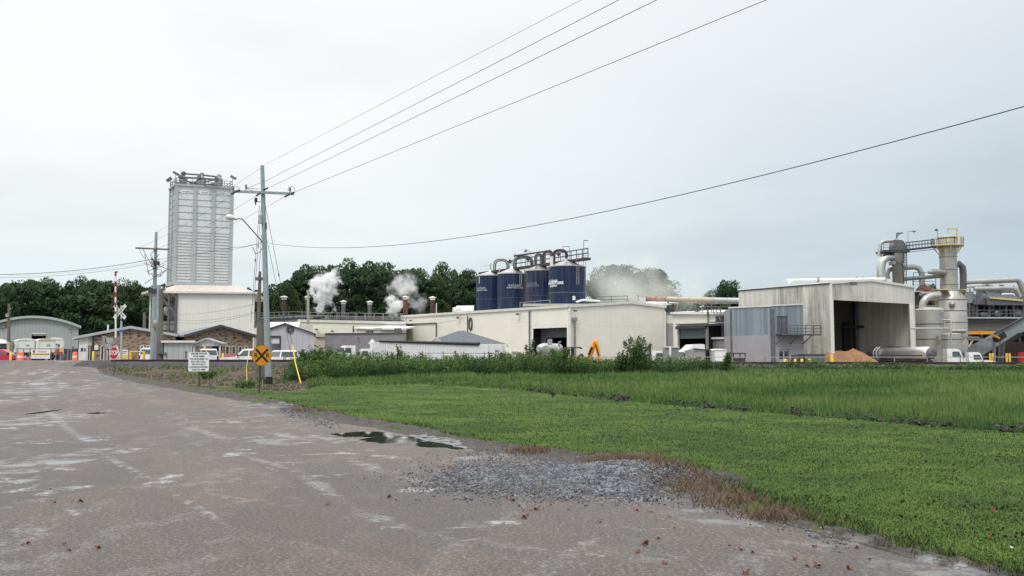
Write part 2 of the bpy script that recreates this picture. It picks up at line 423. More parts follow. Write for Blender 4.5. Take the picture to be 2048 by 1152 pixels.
def road_mat():
    t = NT('wet_asphalt')
    g = t.geo()
    big = t.noise(g, .13, 5, .6); fine = t.noise(g, 24, 5, .75); grit = t.noise(g, 70, 3, .85); mid = t.noise(g, 2.2, 6, .7)
    lane = t.noise(t.geo((.55, .035, 1), R(27)), 1.0, 6, .6)
    base = t.mix(t.ramp(lane, [(.40, 0), (.60, 1)]), (.094,.066,.050), (.158,.093,.061))
    base = t.mix(t.ramp(big, [(.40, 0), (.62, .7)]), base, (.094,.078,.067))
    base = t.mix(t.ramp(mid, [(.42, .45), (.58, 0)]), base, (.078,.070,.066))
    base = t.mix(t.ramp(grit, [(.38, .9), (.54, 0)]), base, (.022,.020,.020))
    base = t.mix(t.ramp(fine, [(.50, 0), (.66, .8)]), base, (.250,.192,.152))
    # cracks and branching pale silt lines
    wv = t.n('ShaderNodeTexVoronoi', feature='DISTANCE_TO_EDGE'); mp = t.geo((.40, .20, 1))
    wob = t.noise(t.geo((.8, .5, 1)), 1.3, 7, .72)
    vadd = t.n('ShaderNodeVectorMath', operation='ADD'); t.l(mp, 0, vadd, 0); t.l(wob, 1, vadd, 1); t.l(vadd, 0, wv, 0)
    wv.inputs['Scale'].default_value = 1.25
    veins = t.ramp(wv, [(0, 1), (.025, .5), (.07, 0)])
    area = t.ramp(t.noise(t.geo((.16, .09, 1)), 1.0, 5, .6), [(.40, .12), (.60, 1)])
    med2 = t.noise(t.geo((1.9, 1.2, 1)), 1.0, 8, .74)
    brk = t.ramp(med2, [(.44, 0), (.56, 1)])
    sil = t.math('MULTIPLY', t.math('MULTIPLY', veins, brk), area)
    sp2 = t.math('MULTIPLY', t.ramp(t.noise(t.geo((.60, .07, 1), R(27)), 1.3, 8, .70), [(.56, 0), (.68, 1)]), t.ramp(med2, [(.47, 0), (.60, .8)]))
    sil = t.math('MULTIPLY', t.math('MINIMUM', t.math('ADD', sil, sp2), 1.0), t.ramp(fine, [(.34, .2), (.58, 1)]))
    base = t.mix(t.math('MULTIPLY', sil, .42), base, (.36,.35,.34))
    patchv = t.n('ShaderNodeTexVoronoi'); t.l(t.geo((.09, .035, 1)), 0, patchv, 0); pc = t.n('ShaderNodeSeparateColor'); t.l(patchv, 1, pc, 0)
    base = t.mix(t.math('MULTIPLY', t.ramp((pc), [(.72, 0), (.74, 1)]), .28), base, (.055,.054,.056))
    base = t.mix(1.0, base, (1.0,.83,.70), 'MULTIPLY')
    rr = t.math('SUBTRACT', .70, t.math('MULTIPLY', sil, .22))
    base, rr, wet = wet_surface(t, base, rr, g)
    t.col(base); t.l(rr, 0, t.p, 'Roughness'); t.p.inputs['Specular IOR Level'].default_value = .38
    bs = t.math('SUBTRACT', 1.0, wet)
    b = t.n('ShaderNodeBump'); b.inputs['Distance'].default_value = .02; t.l(fine, 0, b, 'Height'); t.l(t.math('MULTIPLY', bs, .8), 0, b, 'Strength')
    b2 = t.n('ShaderNodeBump'); b2.inputs['Distance'].default_value = .008; t.l(grit, 0, b2, 'Height'); t.l(t.math('MULTIPLY', bs, .8), 0, b2, 'Strength'); t.l(b, 0, b2, 'Normal'); t.l(b2, 0, t.p, 'Normal')
    return t.m
def mud_mat(wet=True):
    t = NT('muddy_verge'); t.p.inputs['Specular IOR Level'].default_value = .45; g = t.geo()
    n = t.noise(g, 3, 6, .7); f = t.noise(g, 22, 5, .7)
    x = t.mix(t.ramp(n, [(.35, 0), (.65, 1)]), (.018,.014,.011), (.085,.070,.058))
    x = t.mix(t.ramp(f, [(.52, 0), (.72, .7)]), x, (.19,.175,.165)); bs = t.math('ADD', 1.0, 0.0)
    if wet:
        x, rr, w_ = wet_surface(t, x, t.math('ADD', .72, 0), g); t.l(rr, 0, t.p, 'Roughness'); bs = t.math('SUBTRACT', 1.0, w_)
    else: t.p.inputs['Roughness'].default_value = .9
    t.col(x)
    b = t.n('ShaderNodeBump'); b.inputs['Distance'].default_value = .07; t.l(n, 0, b, 'Height'); t.l(bs, 0, b, 'Strength')
    b2 = t.n('ShaderNodeBump'); b2.inputs['Distance'].default_value = .02; t.l(f, 0, b2, 'Height'); t.l(bs, 0, b2, 'Strength'); t.l(b, 0, b2, 'Normal'); t.l(b2, 0, t.p, 'Normal')
    return t.m
def spot(px, py, wpx, hpx):
    """pixel ellipse -> ground ellipse"""
    c = G(px, py); a = G(px - wpx, py); e = G(px + wpx, py); n_ = G(px, py + hpx); f_ = G(px, py - hpx)
    return (c.x, c.y, max(.05, (e - a).length / 2), max(.05, (f_ - n_).length / 2), 0.0)
def streak(px0, py0, px1, py1, w):
    a, b = G(px0, py0), G(px1, py1); d = b - a; c = (a + b) / 2
    return (c.x, c.y, d.length / 2 * 1.15, w, math.atan2(d.y, d.x))
SILT_SHEEN = [spot(*q) for q in ((738,1033,50,10),(60,950,95,26),(30,1000,80,30),(20,1085,80,26),(20,790,70,8),(560,940,90,10))]
LINES = [streak(*q) for q in ((465,904,600,945,.16),(590,940,700,1010,.20),(700,1015,830,1064,.22),(545,911,710,906,.12),(690,915,800,955,.25),(800,950,860,975,.18),(540,862,615,880,.25),(75,800,190,900,.22),(190,900,330,975,.14),(330,975,520,1090,.10),(830,1062,1020,1048,.07),(900,1085,1000,1072,.05),(1120,1110,1210,1070,.10),(360,848,470,885,.3),(60,768,120,745,.5),(1460,1036,1560,1062,.06),(1120,1150,1200,1110,.05),(660,1120,700,1060,.05),(120,1000,180,1050,.10),(1250,1062,1420,1052,.05),(0,930,90,930,.5))]
FILM = [spot(*q) for q in ((1390,1016,60,6),(40,930,120,40),(60,840,120,20),(560,878,110,10),(540,812,70,7),(700,885,80,7),(950,912,90,5),(60,780,110,10),(90,745,100,6))] + [streak(*q) for q in ((1400,1022,1630,1080,.17),(1600,1075,1880,1136,.16),(1860,1134,2040,1172,.15),(600,905,860,965,.5),(1180,1085,1300,1130,.25))]
WATER = [spot(*q) for q in ((720,872,80,6),(800,884,95,8),(875,892,78,7),(900,897,50,4),(1310,998,60,5),(88,824,12,5),(125,925,36,3),(205,826,32,2))]
def road_mat():
    t = NT('wet_asphalt')
    g = t.geo()
    big = t.noise(g, .13, 5, .6); fine = t.noise(g, 24, 5, .75); grit = t.noise(g, 70, 3, .85); mid = t.noise(g, 2.2, 6, .7)
    lane = t.noise(t.geo((.55, .035, 1), R(27)), 1.0, 6, .6)
    base = t.mix(t.ramp(lane, [(.40, 0), (.60, 1)]), (.105,.088,.078), (.175,.120,.093))
    base = t.mix(t.ramp(big, [(.40, 0), (.62, .7)]), base, (.100,.094,.090))
    base = t.mix(t.ramp(mid, [(.42, .45), (.58, 0)]), base, (.078,.070,.066))
    base = t.mix(t.ramp(grit, [(.38, .9), (.54, 0)]), base, (.022,.020,.020))
    base = t.mix(t.ramp(fine, [(.50, 0), (.66, .8)]), base, (.32,.275,.24))
    # cracks and branching pale silt lines
    wv = t.n('ShaderNodeTexVoronoi', feature='DISTANCE_TO_EDGE'); mp = t.geo((.40, .20, 1))
    wob = t.noise(t.geo((.8, .5, 1)), 1.3, 7, .72)
    vadd = t.n('ShaderNodeVectorMath', operation='ADD'); t.l(mp, 0, vadd, 0); t.l(wob, 1, vadd, 1); t.l(vadd, 0, wv, 0)
    wv.inputs['Scale'].default_value = 1.25
    veins = t.ramp(wv, [(0, 1), (.025, .5), (.07, 0)])
    area = t.ramp(t.noise(t.geo((.16, .09, 1)), 1.0, 5, .6), [(.40, .12), (.60, 1)])
    med2 = t.noise(t.geo((1.9, 1.2, 1)), 1.0, 8, .74)
    brk = t.ramp(med2, [(.44, 0), (.56, 1)])
    sil = t.math('MULTIPLY', t.math('MULTIPLY', veins, brk), area)
    sp2 = t.math('MULTIPLY', t.ramp(t.noise(t.geo((.60, .07, 1), R(27)), 1.3, 8, .70), [(.56, 0), (.68, 1)]), t.ramp(med2, [(.47, 0), (.60, .8)]))
    sil = t.math('MULTIPLY', t.math('MINIMUM', t.math('ADD', sil, sp2), 1.0), t.ramp(fine, [(.34, .2), (.58, 1)]))
    base = t.mix(t.math('MULTIPLY', sil, .60), base, (.36,.36,.36))
    patchv = t.n('ShaderNodeTexVoronoi'); t.l(t.geo((.09, .035, 1)), 0, patchv, 0); pc = t.n('ShaderNodeSeparateColor'); t.l(patchv, 1, pc, 0)
    base = t.mix(t.math('MULTIPLY', t.ramp((pc), [(.72, 0), (.74, 1)]), .28), base, (.055,.054,.056))
    rr = t.math('SUBTRACT', .66, t.math('MULTIPLY', sil, .22))
    base, rr, wet = wet_surface(t, base, rr, g)
    t.col(base); t.l(rr, 0, t.p, 'Roughness'); t.p.inputs['Specular IOR Level'].default_value = .5
    bs = t.math('SUBTRACT', 1.0, wet)
    b = t.n('ShaderNodeBump'); b.inputs['Distance'].default_value = .02; t.l(fine, 0, b, 'Height'); t.l(t.math('MULTIPLY', bs, .8), 0, b, 'Strength')
    b2 = t.n('ShaderNodeBump'); b2.inputs['Distance'].default_value = .008; t.l(grit, 0, b2, 'Height'); t.l(t.math('MULTIPLY', bs, .8), 0, b2, 'Strength'); t.l(b, 0, b2, 'Normal'); t.l(b2, 0, t.p, 'Normal')
    return t.m
def mud_mat(wet=True):
    t = NT('muddy_verge'); t.p.inputs['Specular IOR Level'].default_value = .45; g = t.geo()
    n = t.noise(g, 3, 6, .7); f = t.noise(g, 22, 5, .7)
    x = t.mix(t.ramp(n, [(.35, 0), (.65, 1)]), (.018,.014,.011), (.085,.070,.058))
    x = t.mix(t.ramp(f, [(.52, 0), (.72, .7)]), x, (.19,.175,.165)); bs = t.math('ADD', 1.0, 0.0)
    if wet:
        x, rr, w_ = wet_surface(t, x, t.math('ADD', .72, 0), g); t.l(rr, 0, t.p, 'Roughness'); bs = t.math('SUBTRACT', 1.0, w_)
    else: t.p.inputs['Roughness'].default_value = .9
    t.col(x)
    b = t.n('ShaderNodeBump'); b.inputs['Distance'].default_value = .07; t.l(n, 0, b, 'Height'); t.l(bs, 0, b, 'Strength')
    b2 = t.n('ShaderNodeBump'); b2.inputs['Distance'].default_value = .02; t.l(f, 0, b2, 'Height'); t.l(bs, 0, b2, 'Strength'); t.l(b, 0, b2, 'Normal'); t.l(b2, 0, t.p, 'Normal')
    return t.m
def spot(px, py, wpx, hpx):
    """pixel ellipse -> ground ellipse"""
    c = G(px, py); a = G(px - wpx, py); e = G(px + wpx, py); n_ = G(px, py + hpx); f_ = G(px, py - hpx)
    return (c.x, c.y, max(.05, (e - a).length / 2), max(.05, (f_ - n_).length / 2), 0.0)
SILT_SHEEN = [spot(*q) for q in ((738,1033,52,11),(790,1056,40,6),(60,955,75,26),(20,975,60,30),(110,985,40,30),(560,930,40,9),(640,960,55,14),(480,905,60,10),(770,914,40,5),(720,905,70,7),(1130,1050,90,6),(1010,1045,60,5),(900,1085,40,10),(30,1070,60,30),(150,880,90,10),(60,850,80,8),(20,800,60,10),(120,770,90,8),(560,870,60,7),(470,845,70,7),(1200,1100,50,16),(840,980,60,8),(260,900,50,8),(1010,985,60,5),(60,765,60,5),(330,960,30,14),(1860,1128,60,12))]
FILM = [spot(*q) for q in ((1480,1046,110,10),(1640,1082,120,12),(1800,1122,120,14),(1390,1018,60,7),(40,930,120,40),(60,840,120,20),(560,880,130,12),(540,812,70,7),(700,880,80,9),(950,915,90,6),(60,780,110,10),(90,745,100,6),(1900,1150,90,10))]
WATER = [spot(*q) for q in ((725,869,75,7),(800,878,90,9),(875,888,65,8),(915,896,22,4),(1310,998,60,7),(88,824,12,6),(125,925,36,4),(205,826,32,2),(500,768,20,1.5))]
def stone_mat(name, a, b_, c):
    t = NT(name).set(.85, 0, .4)
    v = t.n('ShaderNodeTexVoronoi'); t.l(t.geo(), 0, v, 0); v.inputs['Scale'].default_value = 14
    n = t.noise(t.geo(), 1.2, 4)
    sp = t.n('ShaderNodeSeparateColor'); t.l(v, 1, sp, 0)
    x = t.mix((sp, 0), a, b_); x = t.mix(t.ramp(n, [(.4, 0), (.7, .7)]), x, c); t.col(x)
    t.bump(v, .9, .05); return t.m
def leaf_mat(name, stops, trans=.25, rough=.7, soft=.6):
    t = NT(name).set(rough, 0, .25)
    a = t.n('ShaderNodeVertexColor', layer_name='tint'); sp = t.n('ShaderNodeSeparateColor'); t.l(a, 0, sp, 0)
    r = t.ramp(sp, stops); t.col(r); nn_ = t.soften(soft); t.l(nn_, 0, t.p, 'Normal')
    if trans:
        tr = t.n('ShaderNodeBsdfTranslucent'); t.l(r, 0, tr, 0); t.l(nn_, 0, tr, 'Normal'); mx = t.n('ShaderNodeMixShader'); mx.inputs[0].default_value = trans
        t.l(t.p, 0, mx, 1); t.l(tr, 0, mx, 2); t.l(mx, 0, t.out, 0)
    return t.m
M['ground'] = ground_mat(); M['road'] = road_mat(); M['mud'] = mud_mat(); M['soil'] = mud_mat(False)
M['ballast'] = stone_mat('track_ballast', (.030,.030,.033), (.095,.096,.102), (.05,.042,.036))
M['stones'] = stone_mat('crushed_stone', (.070,.078,.090), (.27,.29,.32), (.13,.12,.115))
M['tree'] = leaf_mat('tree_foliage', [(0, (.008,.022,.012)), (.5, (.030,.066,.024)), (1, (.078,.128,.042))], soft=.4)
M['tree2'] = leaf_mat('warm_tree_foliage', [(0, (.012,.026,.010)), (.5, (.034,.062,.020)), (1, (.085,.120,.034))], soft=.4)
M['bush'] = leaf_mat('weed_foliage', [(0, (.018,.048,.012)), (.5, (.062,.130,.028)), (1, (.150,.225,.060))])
M['grass'] = leaf_mat('lawn_grass', [(0, (.030,.064,.012)), (.5, (.056,.102,.019)), (1, (.122,.158,.042))], soft=.9)
M['tall'] = leaf_mat('tall_grass', [(0, (.042,.130,.026)), (.5, (.130,.270,.052)), (1, (.290,.385,.120))], soft=.9)
M['straw'] = leaf_mat('dead_grass', [(0, (.055,.035,.024)), (.5, (.15,.095,.060)), (1, (.30,.215,.14))])
M['litter'] = leaf_mat('dry_litter', [(0, (.035,.027,.022)), (.5, (.105,.080,.062)), (1, (.23,.19,.15))])
M['deadleaf'] = plain('dead_leaf', (.17,.055,.03), .7, var=.4, scale=8)
M['bark'] = plain('bark', (.07,.055,.045), .9, var=.3)
t = NT('puddle_water').set(.03, 0, .5); t.p.inputs['Base Color'].default_value = (.035,.04,.03,1)
t.bump(t.noise(t.geo(), 6, 2), .03, .01); M['water'] = t.m
t = NT('silty_water').set(.07, 0, .6)
nn = t.noise(t.geo(), 5, 6, .7); t.col(t.mix(t.ramp(nn, [(.4, 0), (.6, 1)]), (.20,.20,.19), (.42,.43,.43))); M['silt'] = t.m
# ---------------------------------------------------------------- world + sun
w = bpy.data.worlds.new('World'); sc.world = w; w.use_nodes = True; nt = w.node_tree; nt.nodes.clear()
SUN_EL, SUN_ROT = R(52), R(200)
def wn(t, **k):
    o = nt.nodes.new(t)
    for a, b in k.items(): setattr(o, a, b)
    return o
out = wn('ShaderNodeOutputWorld'); bg = wn('ShaderNodeBackground'); nt.links.new(bg.outputs[0], out.inputs[0])
sky = wn('ShaderNodeTexSky', sky_type='NISHITA'); sky.sun_disc = False; sky.sun_elevation = SUN_EL; sky.sun_rotation = SUN_ROT
sky.air_density = 1.5; sky.dust_density = 4
tc = wn('ShaderNodeTexCoord'); sep = wn('ShaderNodeSeparateXYZ'); nt.links.new(tc.outputs['Generated'], sep.inputs[0])
def wmath(op, a, b=0.0, c=None, clamp=False):
    o = wn('ShaderNodeMath', operation=op, use_clamp=clamp)
    for i, v in enumerate((a, b) if c is None else (a, b, c)):
        if isinstance(v, (int, float)): o.inputs[i].default_value = v
        else: nt.links.new(v, o.inputs[i])
    return o.outputs[0]
def wramp(src, stops):
    o = wn('ShaderNodeValToRGB'); e = o.color_ramp.elements
    while len(e) < len(stops): e.new(.5)
    for k, (p, c) in enumerate(stops):
        e[k].position = p; e[k].color = (c, c, c, 1) if isinstance(c, (int, float)) else (*c, 1)
    nt.links.new(src, o.inputs[0]); return o.outputs[0]
def wmix(f, a, b, mode='MIX'):
    o = wn('ShaderNodeMix', data_type='RGBA', blend_type=mode)
    for s_, v in ((o.inputs[0], f), (o.inputs[6], a), (o.inputs[7], b)):
        if isinstance(v, (int, float)): s_.default_value = v
        elif isinstance(v, tuple): s_.default_value = (*v, 1)
        else: nt.links.new(v, s_)
    return o.outputs[2]
# cloud deck: direction flattened onto a plane so that clouds stretch towards the horizon
zc = wmath('ADD', wmath('MAXIMUM', sep.outputs[2], 0.0), .16)
cxn = wmath('DIVIDE', sep.outputs[0], zc); cyn = wmath('DIVIDE', sep.outputs[1], zc)
cmb = wn('ShaderNodeCombineXYZ'); nt.links.new(cxn, cmb.inputs[0]); nt.links.new(cyn, cmb.inputs[1])
n1 = wn('ShaderNodeTexNoise'); n1.inputs['Scale'].default_value = .55; n1.inputs['Detail'].default_value = 6; n1.inputs['Roughness'].default_value = .5
nt.links.new(cmb.outputs[0], n1.inputs[0])
elev = wramp(sep.outputs[2], [(0, 0), (.5, .5), (1, 1)])
# overcast luminance rises to the zenith
hor = wramp(sep.outputs[2], [(0, (.66,.80,.85)), (.07, (.78,.87,.90)), (.14, (.89,.93,.94)), (.28, (.97,.975,.985)), (1, (1,1,1))])
side = wmath('MULTIPLY_ADD', sep.outputs[0], 1.5, .30, clamp=True)          # clearer, bluer air towards the right
hor2 = wramp(sep.outputs[2], [(0, (.49,.63,.71)), (.10, (.54,.65,.72)), (.22, (.615,.69,.745)), (.38, (.79,.825,.86)), (1, (1,1,1))])
deck = wmix(side, hor, hor2)
gain = wramp(n1.outputs[0], [(.34, .93), (.48, 1.05), (.62, 1.10)])
deck = wmix(1.0, deck, gain, 'MULTIPLY')
rise = wmath('MULTIPLY_ADD', wmath('MAXIMUM', wmath('SUBTRACT', sep.outputs[2], .38), 0.0), 1.9, 1.0)
deckb = wn('ShaderNodeVectorMath', operation='SCALE'); nt.links.new(deck, deckb.inputs[0]); nt.links.new(rise, deckb.inputs[3])
skys = wn('ShaderNodeVectorMath', operation='SCALE'); nt.links.new(sky.outputs[0], skys.inputs[0]); skys.inputs[3].default_value = .10
fin = wmix(.95, skys.outputs[0], deckb.outputs[0])
nt.links.new(fin, bg.inputs[0]); bg.inputs[1].default_value = 1.0
sl = bpy.data.lights.new('sun', 'SUN'); so = bpy.data.objects.new('sun', sl); col.objects.link(so)
sl.energy = 1.3; sl.angle = R(14); sl.color = (1, .97, .93)
sd = Vector((math.sin(SUN_ROT) * math.cos(SUN_EL), math.cos(SUN_ROT) * math.cos(SUN_EL), math.sin(SUN_EL)))
so.rotation_euler = sd.to_track_quat('Z', 'Y').to_euler()
sc.view_settings.view_transform = 'Standard'; sc.view_settings.look = 'None'; sc.view_settings.exposure = 0; sc.view_settings.gamma = 1
sc.cycles.volume_bounces = 7; sc.cycles.max_bounces = 12; sc.cycles.transparent_max_bounces = 12
sc.cycles.volume_step_rate = 1.0; sc.cycles.volume_max_steps = 256
# ================================================================ SETTING
rng = np.random.default_rng(11)
def unit(v): return v / v.length
nlump = lambda x, y, s, a: a * mnoise.noise(Vector((x * s, y * s, 3.1)))
def mesh_np(name, V, Fc, tint, mat, k=4):
    me = bpy.data.meshes.new(name); nv, nf = len(V), len(Fc)
    me.vertices.add(nv); me.vertices.foreach_set('co', V.astype(np.float32).ravel())
    me.loops.add(nf * k); me.loops.foreach_set('vertex_index', Fc.astype(np.int32).ravel())
    me.polygons.add(nf); me.polygons.foreach_set('loop_start', np.arange(0, nf * k, k, dtype=np.int32))
    me.update(calc_edges=True); me.validate()
    ca = me.color_attributes.new('tint', 'FLOAT_COLOR', 'POINT')
    c = np.repeat(tint, nv // len(tint)) if len(tint) != nv else tint
    ca.data.foreach_set('color', np.stack([c, c, c, np.ones_like(c)], 1).astype(np.float32).ravel())
    me.materials.append(mat); return me
ROAD = [(128,719),(165,722),(192,738),(250,758),(330,774),(400,786),(480,799),(560,813),(620,830),(690,843),(760,855),(830,870),(900,887),(960,898),(1040,908),(1110,920),(1180,938),(1250,955),(1330,972),(1400,994),(1500,1024),(1600,1050),(1674,1076),(1774,1101),(1924,1139),(2048,1166)]
LAWN = [(150,718),(192,735),(252,751),(330,764),(400,775),(480,787),(560,804),(620,819),(700,834),(800,849),(900,872),(1000,890),(1110,903),(1180,911),(1300,913),(1345,935),(1400,962),(1500,1003),(1574,1029),(1674,1063),(1774,1090),(1924,1129),(2048,1155)]
rp = [G(*p) for p in ROAD]; lp = [G(*p) for p in LAWN]
RX = sorted([(p.y, p.x) for p in rp]); LX = sorted([(p.y, p.x) for p in lp])
def curve(P, y):
    if y < P[0][0]:
        (y0, x0), (y1, x1) = P[0], P[2]
        return x0 + (x0 - x1) / (y1 - y0) * (y0 - y) * .7
    return pw(y, P)
def road_x(y):
    if y > rp[0].y: return pw(y, [(rp[0].y, rp[0].x), (68, rp[0].x - 1), (80, -26)])
    return curve(RX, y)
def lawn_x(y): return curve(LX, y)
MEAD = [(-600,715),(560,770),(600,781),(640,771),(850,768),(1000,777),(1300,806),(1500,822),(1800,846),(2048,866),(3000,940)]
DIRT = [(150,733),(200,743),(250,753),(320,765),(400,771),(480,777),(560,785),(610,781),(640,771)]
def lumpy(x, y):
    return H(x, y) + (float(lump(x, y)) if y < 60 and x > road_x(y) else 0)
YT = np.arange(-30, 96, .05); RXT = np.array([road_x(y) for y in YT]); LXT = np.array([lawn_x(y) for y in YT])
rxv = lambda y: np.interp(y, YT, RXT); lxv = lambda y: np.interp(y, YT, LXT)
pwv = lambda x, P: np.interp(x, [p[0] for p in P], [p[1] for p in P])
def terrain():
    ss = np.concatenate([np.linspace(-3, -1.0, 30)[:-1], np.linspace(-1.0, 1.0, 460), np.linspace(1.0, 3, 30)[1:]])
    ys = np.concatenate([np.linspace(-24, 3, 12)[:-1], np.geomspace(3, 56, 230)[:-1], np.linspace(56, 76, 60)[:-1], np.geomspace(76, 400, 45)[:-1], np.geomspace(400, 5200, 14)])
    S, Yg = np.meshgrid(ss, ys); Xg = S * (Yg + 28); Zg = Hv(Xg, Yg); rd = np.where(Yg < 80, rxv(Yg), -26.0)
    Zg = Zg + np.where((Yg < 60) & (Xg > rd), lump(Xg, Yg), 0)
    Zg = Zg - np.where((Xg < rd - .15) & (Xg > -58) & (Yg < 90), .09, 0)
    px, py = projv(Xg, np.maximum(Yg, .5), Zg); near = Yg < 2.5
    px = np.where(near, np.where(Xg > rd, 3000, 0), px); py = np.where(near, 1300, py)
    left = px < 640; grass = (Yg <= 63) & (Xg >= rd)
    lawn = grass & np.where(left, py > pwv(px, DIRT), py > pwv(px, MEAD)); dirt = (grass & left & ~lawn) | ((Yg <= 63) & (Xg < rd)); mead = (grass & ~left & ~lawn) | (Yg > 150)
    C = np.stack([lawn, mead, dirt, np.ones_like(lawn)], -1).astype(np.float32).reshape(-1, 4)
    nx, ny = len(ss), len(ys); a = (np.arange(ny - 1)[:, None] * nx + np.arange(nx - 1)[None, :]).ravel(); Fc = np.stack([a, a + 1, a + nx + 1, a + nx], 1)
    me = mesh_np('ground', np.stack([Xg, Yg, Zg], -1).reshape(-1, 3), Fc, np.zeros(nx * ny), M['ground'])
    me.color_attributes.remove(me.color_attributes['tint']); ca = me.color_attributes.new('zone', 'FLOAT_COLOR', 'POINT'); ca.data.foreach_set('color', C.ravel())
    me.polygons.foreach_set('use_smooth', [True] * len(Fc)); me.update()
    o = bpy.data.objects.new('ground', me); col.objects.link(o); tag(o, kind='structure')
terrain()
def field(X_, Y_, spots):
    acc = np.full(X_.shape, -1.0)
    for (cx, cy, rx, ry, a) in spots:
        dx, dy = X_ - cx, Y_ - cy; u = (dx * math.cos(a) + dy * math.sin(a)) / rx; v = (-dx * math.sin(a) + dy * math.cos(a)) / ry
        acc = np.maximum(acc, 1 - np.sqrt(u * u + v * v))
    return acc
def strip(name, mat, fl, fr, ys, ts, dz, rough=0.0):
    a = np.array([fl(y) for y in ys])[:, None]; b = np.array([fr(y) for y in ys])[:, None]; T = np.asarray(ts)[None, :]
    X_ = a + (b - a) * T; Y_ = np.repeat(np.asarray(ys)[:, None], len(ts), 1); Z_ = Hv(X_, Y_) + dz
    if rough:
        Z_ = Z_ + np.where(T < .07, -dz - .012, 0)
        n1_ = np.array([abs(mnoise.noise(Vector((x * 2.1, y * 2.1, .3)))) for x, y in zip(X_.ravel(), Y_.ravel())]).reshape(X_.shape)
        n2_ = np.array([mnoise.noise(Vector((x * 6, y * 6, .3))) for x, y in zip(X_.ravel(), Y_.ravel())]).reshape(X_.shape)
        Z_ = Z_ + rough * T ** 2 * np.sin(np.pi * T) * (2 * n1_ + 1.1 * n2_)
    nx, ny = len(ts), len(ys); q = (np.arange(ny - 1)[:, None] * nx + np.arange(nx - 1)[None, :]).ravel(); Fc = np.stack([q, q + 1, q + nx + 1, q + nx], 1)
    me = mesh_np(name, np.stack([X_, Y_, Z_], -1).reshape(-1, 3), Fc, np.zeros(nx * ny), mat)
    me.color_attributes.remove(me.color_attributes['tint']); ca = me.color_attributes.new('wet', 'FLOAT_COLOR', 'POINT')
    ca.data.foreach_set('color', np.stack([field(X_, Y_, k) for k in (SILT_SHEEN, LINES, FILM, WATER)], -1).astype(np.float32).ravel())
    me.polygons.foreach_set('use_smooth', [True] * len(Fc)); me.update()
    o = bpy.data.objects.new(name, me); col.objects.link(o); return tag(o, kind='structure')
ysr = list(np.concatenate([np.linspace(-20, 5, 8)[:-1], np.geomspace(5, 56, 640)[:-1], np.linspace(56, 88, 90)]))
def jag(y): return nlump(y * 1.0, 5, .9, .22) + nlump(y, 9, 3.1, .10)
strip('road', M['road'], lambda y: -56, lambda y: road_x(y) + jag(y), ysr, 1 - (np.linspace(1, 0, 260) ** 1.7), .0)
yv = [y for y in ysr if y < 58]
strip('muddy_verge', M['mud'], lambda y: road_x(y) - pw(y, [(10, .10), (14, .35)]) + jag(y) * pw(y, [(10, .5), (14, 1.2)]), lambda y: max(lawn_x(y), road_x(y) + .12) + pw(y, [(10, .02), (14, .12)]) + jag(y + 40) * pw(y, [(10, .4), (14, 1)]), yv, np.linspace(0, 1, 18), .012, .14)
# ---- ballast shoulder and rails
def ballast():
    xs = np.linspace(-28.6, 120, 260); vs = []; fs = []
    prof = [(60.1, -.03), (60.9, .06), (61.8, .05), (66.0, .04), (67.2, -.15)]
    for x in xs:
        for k in range(9):
            y = 60.1 + 7.1 * k / 8
            z = H(x, y) + (.05 if 0 < k < 8 else -.04) + mnoise.noise(Vector((x * 2, y * 2, 0))) * .05
            vs.append((x, y, z))
    for j in range(len(xs) - 1):
        for i in range(8): a = j * 9 + i; fs.append((a, a + 9, a + 10, a + 1))
    me = bpy.data.meshes.new('track_bed'); me.from_pydata(vs, [], fs); me.materials.append(M['ballast']); me.update()
    o = bpy.data.objects.new('track_bed', me); col.objects.link(o); tag(o, kind='structure')
ballast()
rt = thing('railway_track', 'steel railway track on grey ballast crossing the whole view behind the weeds', 'railway track', (0, 63.2, 1.4))
for yy in (62.5, 63.95):
    b = MB(); xs = [-56, -29, -27, -12, 15, 40, 120]
    for a, c in zip(xs[:-1], xs[1:]):
        za, zb = crest(a) + .0, crest(c) + .0
        fl = 0 if c <= -27 else .2
        fa = 0 if a <= -29 else .2
        b.beam((a, yy, za + fa - .02), (c, yy, zb + fl - .02), .075, .05)
        b.beam((a, yy, za + fa - .10), (c, yy, zb + fl - .10), .03, .14)
        b.beam((a, yy, za + fa - .16), (c, yy, zb + fl - .16), .14, .03)
    b.build('rail', M['rust_dk'], rt)
